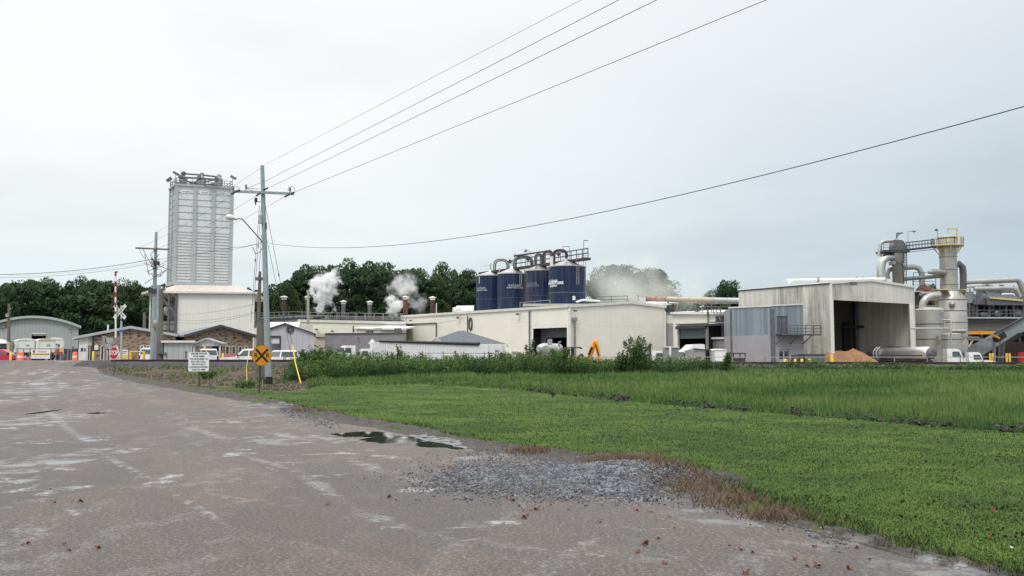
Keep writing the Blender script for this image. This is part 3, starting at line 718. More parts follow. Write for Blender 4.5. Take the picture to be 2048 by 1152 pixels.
# ---------------------------------------------------------------- vegetation builders (numpy)
def quads(P, size, tint, up=.0, aspect=1.0, r=rng):
    """randomly turned leaf clumps at points P"""
    n = len(P); a = r.normal(size=(n, 3)); a /= np.linalg.norm(a, axis=1)[:, None]
    b = r.normal(size=(n, 3)); b -= a * (a * b).sum(1)[:, None]; b /= np.linalg.norm(b, axis=1)[:, None]
    s = (size * r.uniform(.6, 1.35, n))[:, None] * .5
    V = np.stack([P - a*s, P - b*s*aspect*.8, P + a*s, P + b*s*aspect], 1).reshape(-1, 3)
    V += r.normal(size=V.shape) * .08 * (s.repeat(4, 0))
    Fc = np.arange(4 * n).reshape(n, 4); return V, Fc, np.repeat(np.clip(tint, 0, 1), 4)
def crown_points(r, h, w, n, lobes=26, base=.28, gap=.0):
    """points through the lobes of a crown: uneven, clumped, with gaps between lobes"""
    P = []; T = []
    for i in range(lobes):
        t_ = r.uniform(base, 1.0) if i else 1
        ang = r.uniform(0, 2*math.pi); rad = w * .5 * math.sqrt(max(0.05, 1 - ((t_ - .58) / .50) ** 2)) * r.uniform(.45, 1.0)
        c = np.array([math.cos(ang) * rad, math.sin(ang) * rad, h * t_ * .93]); lr = w * r.uniform(.09, .20)
        m = int(n / lobes * r.uniform(.6, 1.4)); d = r.normal(size=(m, 3)); d /= np.linalg.norm(d, axis=1)[:, None]
        q = c + d * (lr * r.uniform(.55, 1.05, m) ** .5)[:, None] * np.array([1.15, 1.15, .72])
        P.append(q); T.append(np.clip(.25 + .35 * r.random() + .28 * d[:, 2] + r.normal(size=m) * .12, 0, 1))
    return np.concatenate(P), np.concatenate(T)
def trunk_mesh(r, h, w, rad):
    b = MB(); top = h * .78
    pts = [Vector((nlump(k, 1, .7, .3) * k/6, nlump(k, 2, .7, .3) * k/6, top * k / 6)) for k in range(7)]
    b.tube(pts, [rad * (1 - .8 * k / 6) for k in range(7)], 7)
    for i in range(9):
        a = r.uniform(0, 6.28); k = r.integers(2, 6); p = pts[k]; l = w * r.uniform(.25, .42)
        q = p + Vector((math.cos(a) * l, math.sin(a) * l, l * r.uniform(.5, 1.0))); mid = (p + q) / 2 + Vector((0, 0, -.08 * l))
        b.tube([p, mid, q], [rad * .38, rad * .25, rad * .08], 5)
    return b
def make_tree(name, label, h, w, n, leaf, mat, seed, lobes=26, base=.28, group=None):
    r = np.random.default_rng(seed); t_ = thing(name, label, 'tree', (0, 0, 0), 0, group)
    trunk_mesh(r, h, w, h * .018).build('trunk', M['bark'], t_)
    P, T = crown_points(r, h, w, n, lobes, base)
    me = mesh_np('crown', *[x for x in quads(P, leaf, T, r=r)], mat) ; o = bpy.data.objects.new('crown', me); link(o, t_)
    return t_
protos = {}
def tree_at(kind, px, py_top, Y, w_px, label, group='trees standing out along the edge of the wood'):
    """place a copy of a prototype: crown top at (px, py_top), standing at depth Y"""
    x = X(px, Y, py_top); g = H(x, Y) - .2; h = Z(py_top, Y) - g; wd = w_px / F * Y
    if kind not in protos:
        k, sd, mt, lob, bs = {'oak': (15000, 3, 'tree', 60, .22), 'pine': (12000, 5, 'tree', 38, .34), 'poplar': (13000, 8, 'tree2', 55, .18), 'open': (7500, 12, 'tree', 26, .45), 'round': (15000, 21, 'tree2', 60, .2)}[kind]
        protos[kind] = o = make_tree({'pine': 'pine_tree'}.get(kind, 'broadleaf_tree'), label, 20, 16, k, .50 if kind != 'open' else .45, M[mt], sd, lob, bs, group)
        first = True
    else: o = copy_tree(protos[kind])
    o['label'] = label
    o.location = (x, Y, g); o.scale = (wd / 16, wd / 16, h / 20); o.rotation_euler = (0, 0, random.uniform(0, 6.28))
    return o
TR = [('oak',38,558,215,95,'dark broadleaf tree above the left half of the arched shed roof'),
      ('round',92,558,225,80,'rounded tree over the ridge of the arched grey shed'),
      ('pine',148,556,230,70,'tall dark tree rising behind the right end of the arched shed'),
      ('oak',200,560,225,90,'broad tree behind the raised red and white crossing arm'),
      ('round',262,562,220,80,'leafy tree between the crossing arm and the second utility pole'),
      ('poplar',560,566,215,85,'green tree just right of the large utility pole'),
      ('oak',622,530,240,95,'tall domed tree to the left of the dense steam plume'),
      ('pine',684,523,250,85,'highest dark tree directly behind the dense white steam plume'),
      ('oak',752,524,250,110,'wide domed tree between the two steam plumes'),
      ('open',822,534,245,75,'thin-crowned tree above the rust red stack'),
      ('pine',898,529,255,70,'dark flat-topped tree just left of the blue silos'),
      ('poplar',945,539,245,70,'pale green tree right behind the leftmost blue silo'),
      ('round',868,552,230,70,'reddish green tree behind the capped stack left of the silos'),
      ('open',1240,529,300,125,'airy tall tree half lost in the drifting steam'),
      ('open',1300,538,305,120,'open-crowned tree at the right side of the drifting steam'),
      ('open',1185,556,300,60,'sparse bare-branched tree beside the rightmost blue silo'),
      ('oak',1285,572,290,110,'low dense tree above the start of the long roof duct'),
      ('oak',1457,560,280,62,'round-topped tree standing left of the big dirty cream building'),
      ('round',1425,582,285,50,'small tree behind the middle of the long roof duct'),
      ('oak',1858,566,260,40,'small tree seen between the duct tower and the scrubber stack'),
      ('round',1975,572,260,60,'tree peeping between the parallel pipes at the far right'),
      ('oak',2046,566,250,40,'dark tree cut off by the right edge of the photo'),
      ('pine',12,572,200,60,'dark tree at the far left edge of the wood')]
for a in TR: tree_at(*a)
def wood(name, spec, mat, label_unused=None):
    """far wood as one mass"""
    Vs, Fs, Ts = [], [], []; off = 0; r = np.random.default_rng(77)
    for (px0, px1, tops, Y0, Y1, n) in spec:
        for i in range(n):
            px = px0 + (px1 - px0) * (i + r.random()) / n; Y = r.uniform(Y0, Y1)
            top = pw(px, tops) + abs(r.normal()) * 10 * (1 if i % 2 else 2.4) - 4
            x = X(px, Y, 600); g = H(x, Y); h = Z(top, Y) - g; wd = r.uniform(8, 13)
            if h < 3: continue
            P, T = crown_points(r, h, wd, 2300, 30, .05)
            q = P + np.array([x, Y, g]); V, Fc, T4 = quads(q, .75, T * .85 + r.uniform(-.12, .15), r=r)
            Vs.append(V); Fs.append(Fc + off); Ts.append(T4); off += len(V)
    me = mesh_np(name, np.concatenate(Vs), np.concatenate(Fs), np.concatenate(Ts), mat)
    o = bpy.data.objects.new(name, me); col.objects.link(o); tag(o, kind='stuff', label='dense dark wood rising behind the whole plant', cat='wood')
wood('woodland', [(-60, 350, [(-60, 575), (30, 566), (90, 566), (150, 562), (230, 562), (350, 568)], 205, 260, 34),
                  (480, 1110, [(480, 578), (560, 572), (600, 548), (690, 532), (760, 532), (830, 545), (900, 540), (1000, 546), (1110, 570)], 225, 300, 62),
                  (1175, 1345, [(1175, 590), (1215, 568), (1290, 562), (1345, 590)], 285, 330, 20), (1340, 1480, [(1340, 606), (1440, 598), (1480, 590)], 270, 320, 12), (1840, 2100, [(1840, 600), (2100, 585)], 250, 290, 14)], M['tree'])
# ---- blades
def blades(name, pts, hgt, wid, tint, mat, label, lean=.35, seg=1):
    """pts (n,3); tapered blades"""
    n = len(pts); r = rng; a = r.uniform(0, 2*math.pi, n); d = np.stack([np.cos(a), np.sin(a), np.zeros(n)], 1)
    l = r.uniform(-1, 1, (n, 2)) * lean
    tip = pts + np.stack([l[:, 0] * hgt, l[:, 1] * hgt, hgt], 1)
    V = np.stack([pts - d * wid[:, None] * .5, pts + d * wid[:, None] * .5, tip], 1).reshape(-1, 3)
    me = mesh_np(name, V, np.arange(3 * n).reshape(n, 3), np.repeat(np.clip(tint, 0, 1), 3), mat, 3)
    o = bpy.data.objects.new(name, me); col.objects.link(o); tag(o, label, 'grass', kind='stuff'); return o
def scatter(n, y0, y1, test, px0=-60, px1=2110, dens=1.4, off=-.05):
    ys = (y0 ** (1 - dens + 1e-9) + rng.random(n) * (y1 ** (1 - dens + 1e-9) - y0 ** (1 - dens + 1e-9))) ** (1 / (1 - dens + 1e-9))
    xs = rng.uniform((px0 - CX) / F, (px1 - CX) / F, n) * ys
    z = Hv(xs, ys) + np.where(ys < 60, lump(xs, ys), 0); px, py = projv(xs, ys, z)
    k = (xs > lxv(ys) + off) & test(px, py, xs, ys); return np.stack([xs, ys, z], 1)[k]
def nz(P, a, b=None, c=0.0):
    b = b or a; return np.array([mnoise.noise(Vector((p[0] * a, p[1] * b, c))) for p in P])
islawn = lambda px, py, x, y: (py > np.where(px < 640, pwv(px, DIRT), pwv(px, MEAD)) - 1) & (x > lxv(y))
P = scatter(400000, 5.5, 50, islawn, px1=2650, dens=1.75)
g1 = nz(P, .35); g2 = nz(P, 2.4); g3 = nz(P, .9, .9, 7)
_a, _b = G(1000, 777), G(2048, 866); _d = unit(_b - _a); al = P[:, 0] * _d.x + P[:, 1] * _d.y; ac = -P[:, 0] * _d.y + P[:, 1] * _d.x
str_ = np.array([mnoise.noise(Vector((a * .10, c * 1.5, 3))) for a, c in zip(al, ac)]); brown = np.array([mnoise.noise(Vector((a * .35, c * .9, 12))) for a, c in zip(al, ac)])
band = np.sin((P[:, 1] + .32 * P[:, 0]) * 2 * np.pi / 1.9 + g1 * 2.0)
hh = np.clip(.023 + .008 * g2 + .006 * g1, .010, .05) * rng.uniform(.5, 1.4, len(P)) * np.clip(P[:, 1] / 16, .8, 1.5)
hh = np.where(rng.random(len(P)) < .015, hh * 2.4, hh)
tn = .34 + .28 * g1 + .12 * g2 + .07 * band + .60 * str_ + .3 * np.clip(brown - .15, 0, 1) + rng.normal(size=len(P)) * .06 + .30 * np.clip((P[:, 1] - 22) / 25, 0, 1)
blades('lawn_grass', P, hh, .006 + .00050 * P[:, 1], tn, M['grass'], 'short mown green lawn between the road and the tall grass', .55)
k = (g3 > .28) & (rng.random(len(P)) < .10); Q = P[k] + np.array([0, 0, .012]); V, Fc, T = quads(Q, .045, .75 + .25 * rng.random(len(Q)), aspect=.8)
me = mesh_np('clover', V, Fc, T, M['grass']); o = bpy.data.objects.new('clover', me); col.objects.link(o); tag(o, 'pale clover and weed patches in the mown lawn', 'clover', kind='stuff')
fringe = nz([(0, y, 0) for y in YT], 1.0)
P = scatter(80000, 4.5, 50, lambda px, py, x, y: (x < lxv(y) + .50 + .4 * np.interp(y, YT, fringe)), dens=1.6, off=-.12)
blades('verge_grass', P, rng.uniform(.03, .12, len(P)), .006 + .0010 * P[:, 1], rng.uniform(.0, .8, len(P)), M['grass'], 'ragged dark grass fringe along the edge of the lawn', .7)
k = rng.random(len(P)) < .25; Q = P[k] - np.array([.10, 0, 0]) * rng.random(k.sum())[:, None]
blades('verge_straw', Q, rng.uniform(.03, .10, len(Q)), .006 + .0008 * Q[:, 1], rng.uniform(0, .9, len(Q)), M['straw'], 'dry brown grass scattered along the ragged lawn edge', 1.0)
ismead = lambda px, py, x, y: (px > 612) & (py < pwv(px, MEAD) + 1) & (y < 60.6)
P = scatter(470000, 15, 60.6, ismead, px0=600, px1=2450, dens=1.2)
g1 = nz(P, .12, .16, 2); g2 = nz(P, .9, .9, 5); g3 = nz(P, .45, .6, 9)
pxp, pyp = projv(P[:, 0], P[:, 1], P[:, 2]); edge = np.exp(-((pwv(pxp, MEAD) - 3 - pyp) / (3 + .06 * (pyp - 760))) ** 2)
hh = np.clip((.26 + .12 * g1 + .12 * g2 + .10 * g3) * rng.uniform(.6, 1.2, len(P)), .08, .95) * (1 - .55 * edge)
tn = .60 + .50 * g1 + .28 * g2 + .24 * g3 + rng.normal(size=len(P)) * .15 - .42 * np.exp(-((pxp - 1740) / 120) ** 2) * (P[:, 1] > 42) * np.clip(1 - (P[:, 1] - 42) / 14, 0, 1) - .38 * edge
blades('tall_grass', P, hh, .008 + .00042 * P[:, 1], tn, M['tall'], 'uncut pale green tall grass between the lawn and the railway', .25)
# turned soil line between lawn and meadow
P = []
cl = MB()
for k in range(1500):
    px = random.uniform(1000, 2090); py = pw(px, MEAD) + random.gauss(-2, 2.6)
    if mnoise.noise(Vector((px * .012, 0, 0))) < -.12: continue
    p = G(px, py); s = random.uniform(.03, .13)
    vs = [p + Vector((random.uniform(-1, 1) * s, random.uniform(-1, 1) * s, random.uniform(.0, 1.2) * s)) for _ in range(6)]
    cl.add(vs, [(0,1,2),(0,2,3),(0,3,4),(0,4,1),(5,1,2),(5,2,3),(5,3,4),(5,4,1)])
tag(cl.build('soil_clods', M['soil']), 'dark turned soil clods in a line between lawn and tall grass', 'soil', kind='stuff')
HC = G(1265, 950)
# dead grass clumps at road edge and round gravel
P = []
for k in range(12000):
    c = random.choice([(1215,925,55,12),(1290,925,60,14),(1262,930,34,9),(1262,930,34,9),(1330,945,60,18),(1400,975,60,16),(1480,1005,70,15),(1560,1035,60,10),(1070,905,45,5),(620,822,40,4)])
    px = random.gauss(c[0], c[2] * .6); py = random.gauss(c[1], c[3] * .6)
    yl = pw(px, LAWN)
    if py < yl - 2: py = yl - random.random() * 4
    p = G(px, py); P.append((p.x, p.y, p.z + .01 + (max(0, .22 * math.exp(-(((p.x - HC.x) / 1.5) ** 2 + ((p.y - HC.y) / 1.35) ** 2) * 1.6) - .03))))
P = np.array(P)
blades('dead_grass', P, rng.uniform(.04, .14, len(P)), np.full(len(P), .011), rng.uniform(0, 1, len(P)), M['straw'], 'dead brown grass clumps beside the gravel heap', .9)
# brown litter and stubble on the embankment left of the meadow
P = []
for k in range(11000):
    px = random.uniform(195, 660); py = random.uniform(731, 783)
    if py > pw(px, DIRT) - 1: continue
    p = G(px, py); P.append(tuple(p))
P = np.array(P)
blades('dry_stubble', P, rng.uniform(.02, .13, len(P)), np.full(len(P), .045), rng.uniform(0, 1, len(P)) ** 1.6, M['litter'], 'dry brown stubble and litter on the bank below the track', 1.1)
P = []
for k in range(9000):
    px = random.uniform(230, 640); py = random.uniform(732, 784); p = G(px, py)
    if py < pw(px, DIRT) - 1 and mnoise.noise(Vector((p.x * .35, p.y * .6, 8))) > .10: P.append(tuple(p))
P = np.array(P)
blades('bank_grass', P, rng.uniform(.05, .28, len(P)), np.full(len(P), .04), rng.uniform(.2, 1, len(P)), M['tall'], 'patches of green grass on the brown bank below the track', .6)
# leafy weeds
def weeds(name, spots, label, mat=None, stuff=True, leaf=.105, per=44, cat='weeds'):
    Vs, Fs, Ts = [], [], []; off = 0; r = rng
    for (x, y, z, h, w_, tint) in spots:
        n = max(6, int(per * h)); t_ = r.random(n) ** .8
        a = r.uniform(0, 6.28, n); rad = w_ * (.25 + .75 * np.sin(np.clip(t_, 0, 1) * 2.6)) * r.random(n)
        P = np.stack([x + np.cos(a) * rad, y + np.sin(a) * rad, z + t_ * h], 1)
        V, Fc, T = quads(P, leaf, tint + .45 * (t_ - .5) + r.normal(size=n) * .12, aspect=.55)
        Vs.append(V); Fs.append(Fc + off); Ts.append(T); off += len(V)
    me = mesh_np(name, np.concatenate(Vs), np.concatenate(Fs), np.concatenate(Ts), mat or M['bush'])
    o = bpy.data.objects.new(name, me); return o
sp_ = []
TOP = [(560,760),(590,716),(620,701),(650,700),(700,706),(760,708),(850,712),(950,713),(1050,705),(1110,702),(1150,712),(1200,719),(1300,713),(1400,718),(1480,724),(1600,727),(1800,729),(2100,728)]
BOT = [(560,772),(620,766),(700,757),(900,752),(1100,750),(1400,745),(1500,738),(2100,742)]
for k in range(9600):
    px = random.uniform(560, 1500) if random.random() < .72 else random.uniform(1500, 2100)
    yy = random.uniform(51.5, 60.8) if px < 1500 else random.uniform(57.5, 61.0); u = (px - CX) / F; x = u * yy; z = H(x, yy); _, pb = proj(x, yy, z)
    if pb > pw(px, BOT): continue
    tp = pw(px, TOP) + mnoise.noise(Vector((x * .55, yy * .4, 0))) * 9 + 2
    front = (yy - 51) / 10
    h = (Z(tp - 3, yy) - z) * random.choice((random.uniform(.35, .8), random.uniform(.7, 1.12))) * (.5 + .58 * front)
    if h < .12: continue
    sp_.append((x, yy, z, h, random.uniform(.10, .34), .50 + .65 * mnoise.noise(Vector((x * .35, yy * .5, 4))) + random.gauss(0, .08)))
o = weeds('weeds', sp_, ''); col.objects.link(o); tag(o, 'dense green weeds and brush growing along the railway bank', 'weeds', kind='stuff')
def plant(name, label, cat, px, pt, Y, w_, n, leaf=.13, group=None, tint=.45, stems=5):
    x = X(px, Y, 730); z = H(x, Y); h = Z(pt, Y) - z; t_ = thing(name, label, cat, (x, Y, z), 0, group)
    b = MB(); S = []
    for i in range(stems):
        a = random.uniform(0, 6.28); l = random.uniform(.3, 1) * w_; hh_ = h * random.uniform(.7, 1) if i else h
        p = [Vector((0, 0, 0)), Vector((math.cos(a) * l * .4, math.sin(a) * l * .4, hh_ * .5)), Vector((math.cos(a) * l, math.sin(a) * l, hh_))]
        b.tube([q + Vector((x, Y, z)) for q in p], [.025, .018, .006], 5); S.append(p)
    b.build('stem', M['bark'], t_)
    r = rng; pts = []; tt = []
    for i in range(n):
        s_ = random.choice(S); t1 = random.uniform(.08, 1) ** .75; q = s_[0].lerp(s_[1], t1 * 2) if t1 < .5 else s_[1].lerp(s_[2], t1 * 2 - 1)
        sp2 = w_ * .33 * (1.25 - t1)
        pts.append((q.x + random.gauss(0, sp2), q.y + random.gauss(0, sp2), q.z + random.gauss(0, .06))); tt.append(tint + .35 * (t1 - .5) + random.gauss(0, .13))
    V, Fc, T = quads(np.array(pts), leaf, np.array(tt), aspect=.5)
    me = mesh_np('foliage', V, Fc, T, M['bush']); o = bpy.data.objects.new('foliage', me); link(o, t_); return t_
plant('sapling', 'tallest leafy green sapling in front of the white wall left of the truck', 'sapling', 1274, 673, 58, .95, 3400, .13, stems=9, tint=.32)
plant('shrub', 'dark green bush at the left end of the weeds beside the yellow guy marker', 'shrub', 628, 697, 57, 1.1, 3200, .15, stems=12, tint=.25)
plant('shrub', 'spiky weed shrub in front of the long white trailer', 'shrub', 800, 689, 59, .35, 420, .12, tint=.4)
plant('shrub', 'tall thin weed in front of the warehouse door frame', 'shrub', 1061, 680, 59, .45, 650, .13, tint=.4)
plant('shrub', 'bushy weed in front of the silver tank by the warehouse door', 'shrub', 1118, 697, 58, .8, 1500, .14, tint=.35)
plant('shrub', 'low bush just left of the tall sapling', 'shrub', 1243, 702, 58, .6, 900, .13, tint=.35)
plant('shrub', 'pointed bush in front of the small white trailer', 'shrub', 1450, 706, 59, .55, 900, .13, tint=.35)
plant('shrub', 'bright green weed tuft behind the driver pickup sign', 'shrub', 415, 741, 53, .55, 700, .12, tint=.55)
plant('shrub', 'grassy weed clump at the foot of the round crossing sign', 'shrub', 490, 763, 46, .85, 900, .11, tint=.6, stems=9)
plant('shrub', 'leafy bush in front of the far end of the long trailer', 'shrub', 925, 704, 59, .6, 800, .13, tint=.45)
# ---- gravel patch and heap
def heap():
    c0 = G(1265, 950); b = MB(); n = 34; vs = []; fs = []
    for j in range(n + 1):
        for i in range(n + 1):
            x = c0.x - 1.7 + 3.4 * i / n; y = c0.y - 1.5 + 3.2 * j / n
            dx, dy = (x - c0.x) / 1.5, (y - c0.y) / 1.35; rr = dx * dx + dy * dy
            z = H(x, y) + max(-.03, .22 * math.exp(-rr * 1.6) - .03) + mnoise.noise(Vector((x * 3, y * 3, 0))) * .03 * (1 if rr < 1.3 else 0)
            vs.append((x, y, z))
    for j in range(n):
        for i in range(n): a = j * (n + 1) + i; fs.append((a, a + 1, a + n + 2, a + n + 1))
    b.add(vs, fs, 0, True); tag(b.build('gravel_heap', M['soil']), 'low mound of soil and crushed stone between road and lawn', 'gravel mound')
    return c0
hc = heap()
sb = MB()
def heapz(x, y):
    dx, dy = (x - hc.x) / 1.5, (y - hc.y) / 1.35; return max(0, .22 * math.exp(-(dx * dx + dy * dy) * 1.6) - .03)
octf = [(0,1,2),(0,2,3),(0,3,4),(0,4,1),(5,2,1),(5,3,2),(5,4,3),(5,1,4)]
for k in range(21000):
    a = random.random()
    if a < .62: px, py = random.gauss(1110, 120), random.gauss(958, 18)
    elif a < .85: px, py = random.gauss(1255, 70), random.gauss(955, 18)
    elif a < .93: px, py = random.uniform(560, 1000), 0; py = pw(px, ROAD) + random.gauss(6, 6)
    else: px, py = random.uniform(700, 1700), 0; py = pw(px, ROAD) + random.gauss(4, 10)
    if py < pw(px, LAWN) + 3 or py > 1140 or (680 < px < 945 and py < 905): continue
    p = G(px, py); s = random.uniform(.006, .012) * random.choice((1, 1, 1.3, 1.8, 2.4)) * (1.0 if a < .85 else .7)
    if a > .85: s *= max(1, p.y / 14)
    c = Vector((p.x, p.y, p.z + heapz(p.x, p.y) + s * .4 + .005))
    ax = [s * random.uniform(.6, 1.3) for _ in range(3)]; rt_ = random.uniform(0, 3.1); ca_, sa_ = math.cos(rt_), math.sin(rt_)
    loc = [(0,0,ax[2]),(ax[0],0,random.uniform(-.3,.3)*s),(0,ax[1],random.uniform(-.3,.3)*s),(-ax[0],0,random.uniform(-.3,.3)*s),(0,-ax[1],random.uniform(-.3,.3)*s),(0,0,-ax[2])]
    sb.add([c + Vector((q[0]*ca_-q[1]*sa_, q[0]*sa_+q[1]*ca_, q[2])) for q in loc], octf)
tag(sb.build('gravel', M['stones']), 'loose grey crushed stone spread over the road edge', 'gravel', kind='stuff')
# ---- dead leaves
lm = MB(); 
leafspots = [(1048,1022),(1062,1022),(1055,1031),(1048,1037),(1075,1020),(1014,1000),(1025,1003),(1200,1045),(866,957),(1015,951),(1040,962),(1105,968),(1272,1022),(1300,1025),(1340,1035),(1318,1078),(1290,1090),(1275,1105),(1505,1107),(1460,1092),(1630,1095),(1590,1120),(1615,1134),(1715,1098),(1635,1135),(1740,1120),(1534,944),(1985,1078),(145,1003),(160,1004),(128,1090),(108,1006),(45,1090),(58,1088),(137,1102),(100,980),(195,1098),(1350,1056),(1480,1100),(1330,1128),(1700,1140),(1990,1025),(1610,955),(1490,1148),(780,995),(655,1010)]
lme = None
for i, (px, py) in enumerate(leafspots):
    p = G(px, py)
    if lme is None:
        b = MB(); n = 11; ring = []
        for k in range(n):
            a = 2 * math.pi * k / n; rr = .055 * (1 if k % 2 else .55); ring.append(Vector((rr * math.cos(a), rr * math.sin(a), .012 + .022 * math.sin(a * 2 + .5))))
        b.add([Vector((0, 0, .006))] + ring, [(0, 1 + k, 1 + (k + 1) % n) for k in range(n)])
        o = b.build('fallen_leaf', M['deadleaf']); lme = o
    else: o = lme.copy(); col.objects.link(o)
    o.location = (p.x, p.y, p.z + (.03 if islawn(px, py, p.x, p.y) else .006)); o.rotation_euler = (random.uniform(-.3, .3), random.uniform(-.3, .3), random.uniform(0, 6.28)); s_ = random.uniform(.35, .85); o.scale = (s_, s_, s_ * random.uniform(.6, 1.8))
    tag(o, 'small curled reddish brown dead leaf lying on the ground near the road', 'leaf', 'dead leaves scattered over road and lawn')
for px, py, lb in ((2022, 1105, 'crumpled white litter scrap on the lawn at the lower right'), (1568, 807, 'tiny white litter scrap in the tall grass')):
    p = G(px, py); b = MB(); b.add([(random.uniform(-.03,.03), random.uniform(-.03,.03), random.uniform(0,.035)) for _ in range(6)], octf)
    for q in b.v: q += p + Vector((0, 0, .03))
    tag(b.build('paper_scrap', M['white'], org=p), lb, 'litter')
# ================================================================ BUILDINGS
def V2(px, Y, py=705): return Vector((X(px, Y, py), Y, 0))
def unit(v): return v / v.length
def quadP(b, A, d, u0, u1, z0, z1, off, nrm, mi=0, th=.05):
    """thin raised panel on the wall A + d*u, pushed out by off along nrm"""
    P = []
    for w_ in (off, off - th):
        for u, z in ((u0, z0), (u1, z0), (u1, z1), (u0, z1)): P.append(A + d * u + nrm * w_ + Vector((0, 0, z)))
    b.add(P, [(0,1,2,3),(7,6,5,4),(0,4,5,1),(1,5,6,2),(2,6,7,3),(3,7,4,0)], mi)
class Face:
    """a wall line in plan: A->B left to right as seen from the camera"""
    def __init__(s, A, B):
        s.A, s.B = Vector((A[0], A[1], 0)), Vector((B[0], B[1], 0)); s.d = unit(s.B - s.A); s.L = (s.B - s.A).length
        n = Vector((s.d.y, -s.d.x, 0)); s.n = n
    def u(s, px): return upar(px, s.A, s.B)[0]
    def z(s, px, py): return Z(py, upar(px, s.A, s.B)[1])
    def P(s, u, z, off=0): return s.A + s.d * u + s.n * off + Vector((0, 0, z))
    def panel(s, b, px0, px1, py0, py1, off=.03, th=.05, mi=0, z0=None):
        u0, u1 = s.u(px0), s.u(px1); pm = (px0 + px1) / 2
        quadP(b, s.A, s.d, u0, u1, s.z(pm, py1) if z0 is None else z0, s.z(pm, py0), off, s.n, mi, th)
    def hole(s, px0, px1, py0, py1=None, z0=None):
        pm = (px0 + px1) / 2
        return (s.u(px0), s.u(px1), s.z(pm, py1) if z0 is None else z0, s.z(pm, py0))
    def window(s, parent, px0, px1, py0, py1, z0=None, frame='trim', fw=.07, glass='glass', depth=.12):
        u0, u1, z0_, z1 = s.hole(px0, px1, py0, py1, z0)
        b = MB()
        for (a, c, e, f) in ((u0, u0 + fw, z0_, z1), (u1 - fw, u1, z0_, z1), (u0 + fw, u1 - fw, z1 - fw, z1), (u0 + fw, u1 - fw, z0_, z0_ + fw)):
            quadP(b, s.A, s.d, a, c, e, f, .03, s.n, 0, .12)
        w_ = b.build('window', M[frame], parent)
        g = MB(); quadP(g, s.A, s.d, u0 + fw, u1 - fw, z0_ + fw, z1 - fw, -.04, s.n, 0, .02); g.build('pane', M[glass], w_)
        return (u0, u1, z0_, z1)
def lampfix(parent, p, name='wall_lamp', s=.35, n=Vector((0, -1, 0))):
    b = MB(); p = Vector(p); b.tube([p, p + n * s * .6, p + n * s * 1.1 + Vector((0, 0, -s * .2))], .04, 5)
    q = p + n * s * 1.2 + Vector((0, 0, -s * .3)); b.box(q.x - s*.5, q.x + s*.5, q.y - s*.35, q.y + s*.35, q.z - s*.25, q.z + s*.3)
    b.build(name, M['mid_steel'], parent)
def roofslab(b, P, th=.15, mi=0):
    """P: 4 corner points, top side; thickness downwards"""
    P = [Vector(p) for p in P]; Q = [p - Vector((0, 0, th)) for p in P]; n = len(P)
    b.add(P + Q, [list(range(n)), list(range(n, 2*n))[::-1]] + [(i, n+i, n+(i+1)%n, (i+1)%n) for i in range(n)], mi)
def railing(b, pts, h=1.05, every=1.6, r=.025, mids=1, mi=0):
    pts = [Vector(p) for p in pts]
    for a, c in zip(pts[:-1], pts[1:]):
        for k in range(mids + 1): dz = Vector((0, 0, h * (k + 1) / (mids + 1))); b.beam(a + dz, c + dz, r * 2, r * 2, mi)
        n = max(1, int((c - a).length / every))
        for k in range(n + 1): q = a.lerp(c, k / n); b.beam(q, q + Vector((0, 0, h)), r * 2, r * 2, mi)
# ---- 1 arched shed
g0 = PG(-80)
bld = thing('arched_shed', 'grey metal shed with a shallow arched roof behind the white trailers', 'shed', (X(70, 195), 195, g0))
f = Face(V2(-20, 195), V2(156, 195)); ez = Z(653, 195); pk = Z(636, 195)
arch = [(f.L * k / 16, ez + (pk - ez) * (1 - (k / 8 - 1) ** 2)) for k in range(17)]
h1 = f.hole(62, 91, 668, z0=g0)
b = MB(); wall(b, f.A, f.B, g0, arch, [h1]); back = Vector((-17, 34, 0))
b.poly(f.B, f.B + back, f.B + back + Vector((0,0,ez)), f.B + Vector((0,0,ez))); b.poly(f.A, f.A + back, f.A + back + Vector((0,0,ez)), f.A + Vector((0,0,ez)))
b.poly(f.A + back, f.B + back, f.B + back + Vector((0,0,ez)), f.A + back + Vector((0,0,ez)))
b.build('wall', M['grey_sheet'], bld)
b = MB()
for k in range(18):
    xs_ = lambda i: -.9 + (f.L + 1.8) * i / 18
    zf = lambda i: ez + (pk - ez) * (1 - ((xs_(i)) / (f.L / 2) - 1) ** 2) + .45
    a, c = f.A + f.d * xs_(k), f.A + f.d * xs_(k + 1); bx_ = Vector((-17, 0, 0))
    roofslab(b, [a + Vector((0, -.9, zf(k))), c + Vector((0, -.9, zf(k+1))), c + bx_ + Vector((0, 35, zf(k+1))), a + bx_ + Vector((0, 35, zf(k)))], .5)
b.build('roof', M['trim_grey'] if 0 else M['shed_sheet'], bld)
b = MB(); f.panel(b, 62, 91, 666, 668.3, .05); f.panel(b, 62.5, 90.5, 668.6, 671.5, -.3); b.build('door', M['white_dirty'], bld)
b = MB(); f.panel(b, 124, 156, 697, 719, .04, z0=g0); b.build('wainscot', M['dark_steel'], bld)
lampfix(bld, f.P(f.u(140), f.z(140, 658))); lampfix(bld, f.P(f.u(4), f.z(4, 656)))
b = MB(); b.beam(f.P(f.u(10), f.z(10, 650), .1), f.P(f.u(10), f.z(10, 657), .1), .12); b.build('conduit', M['dark_steel'], bld)
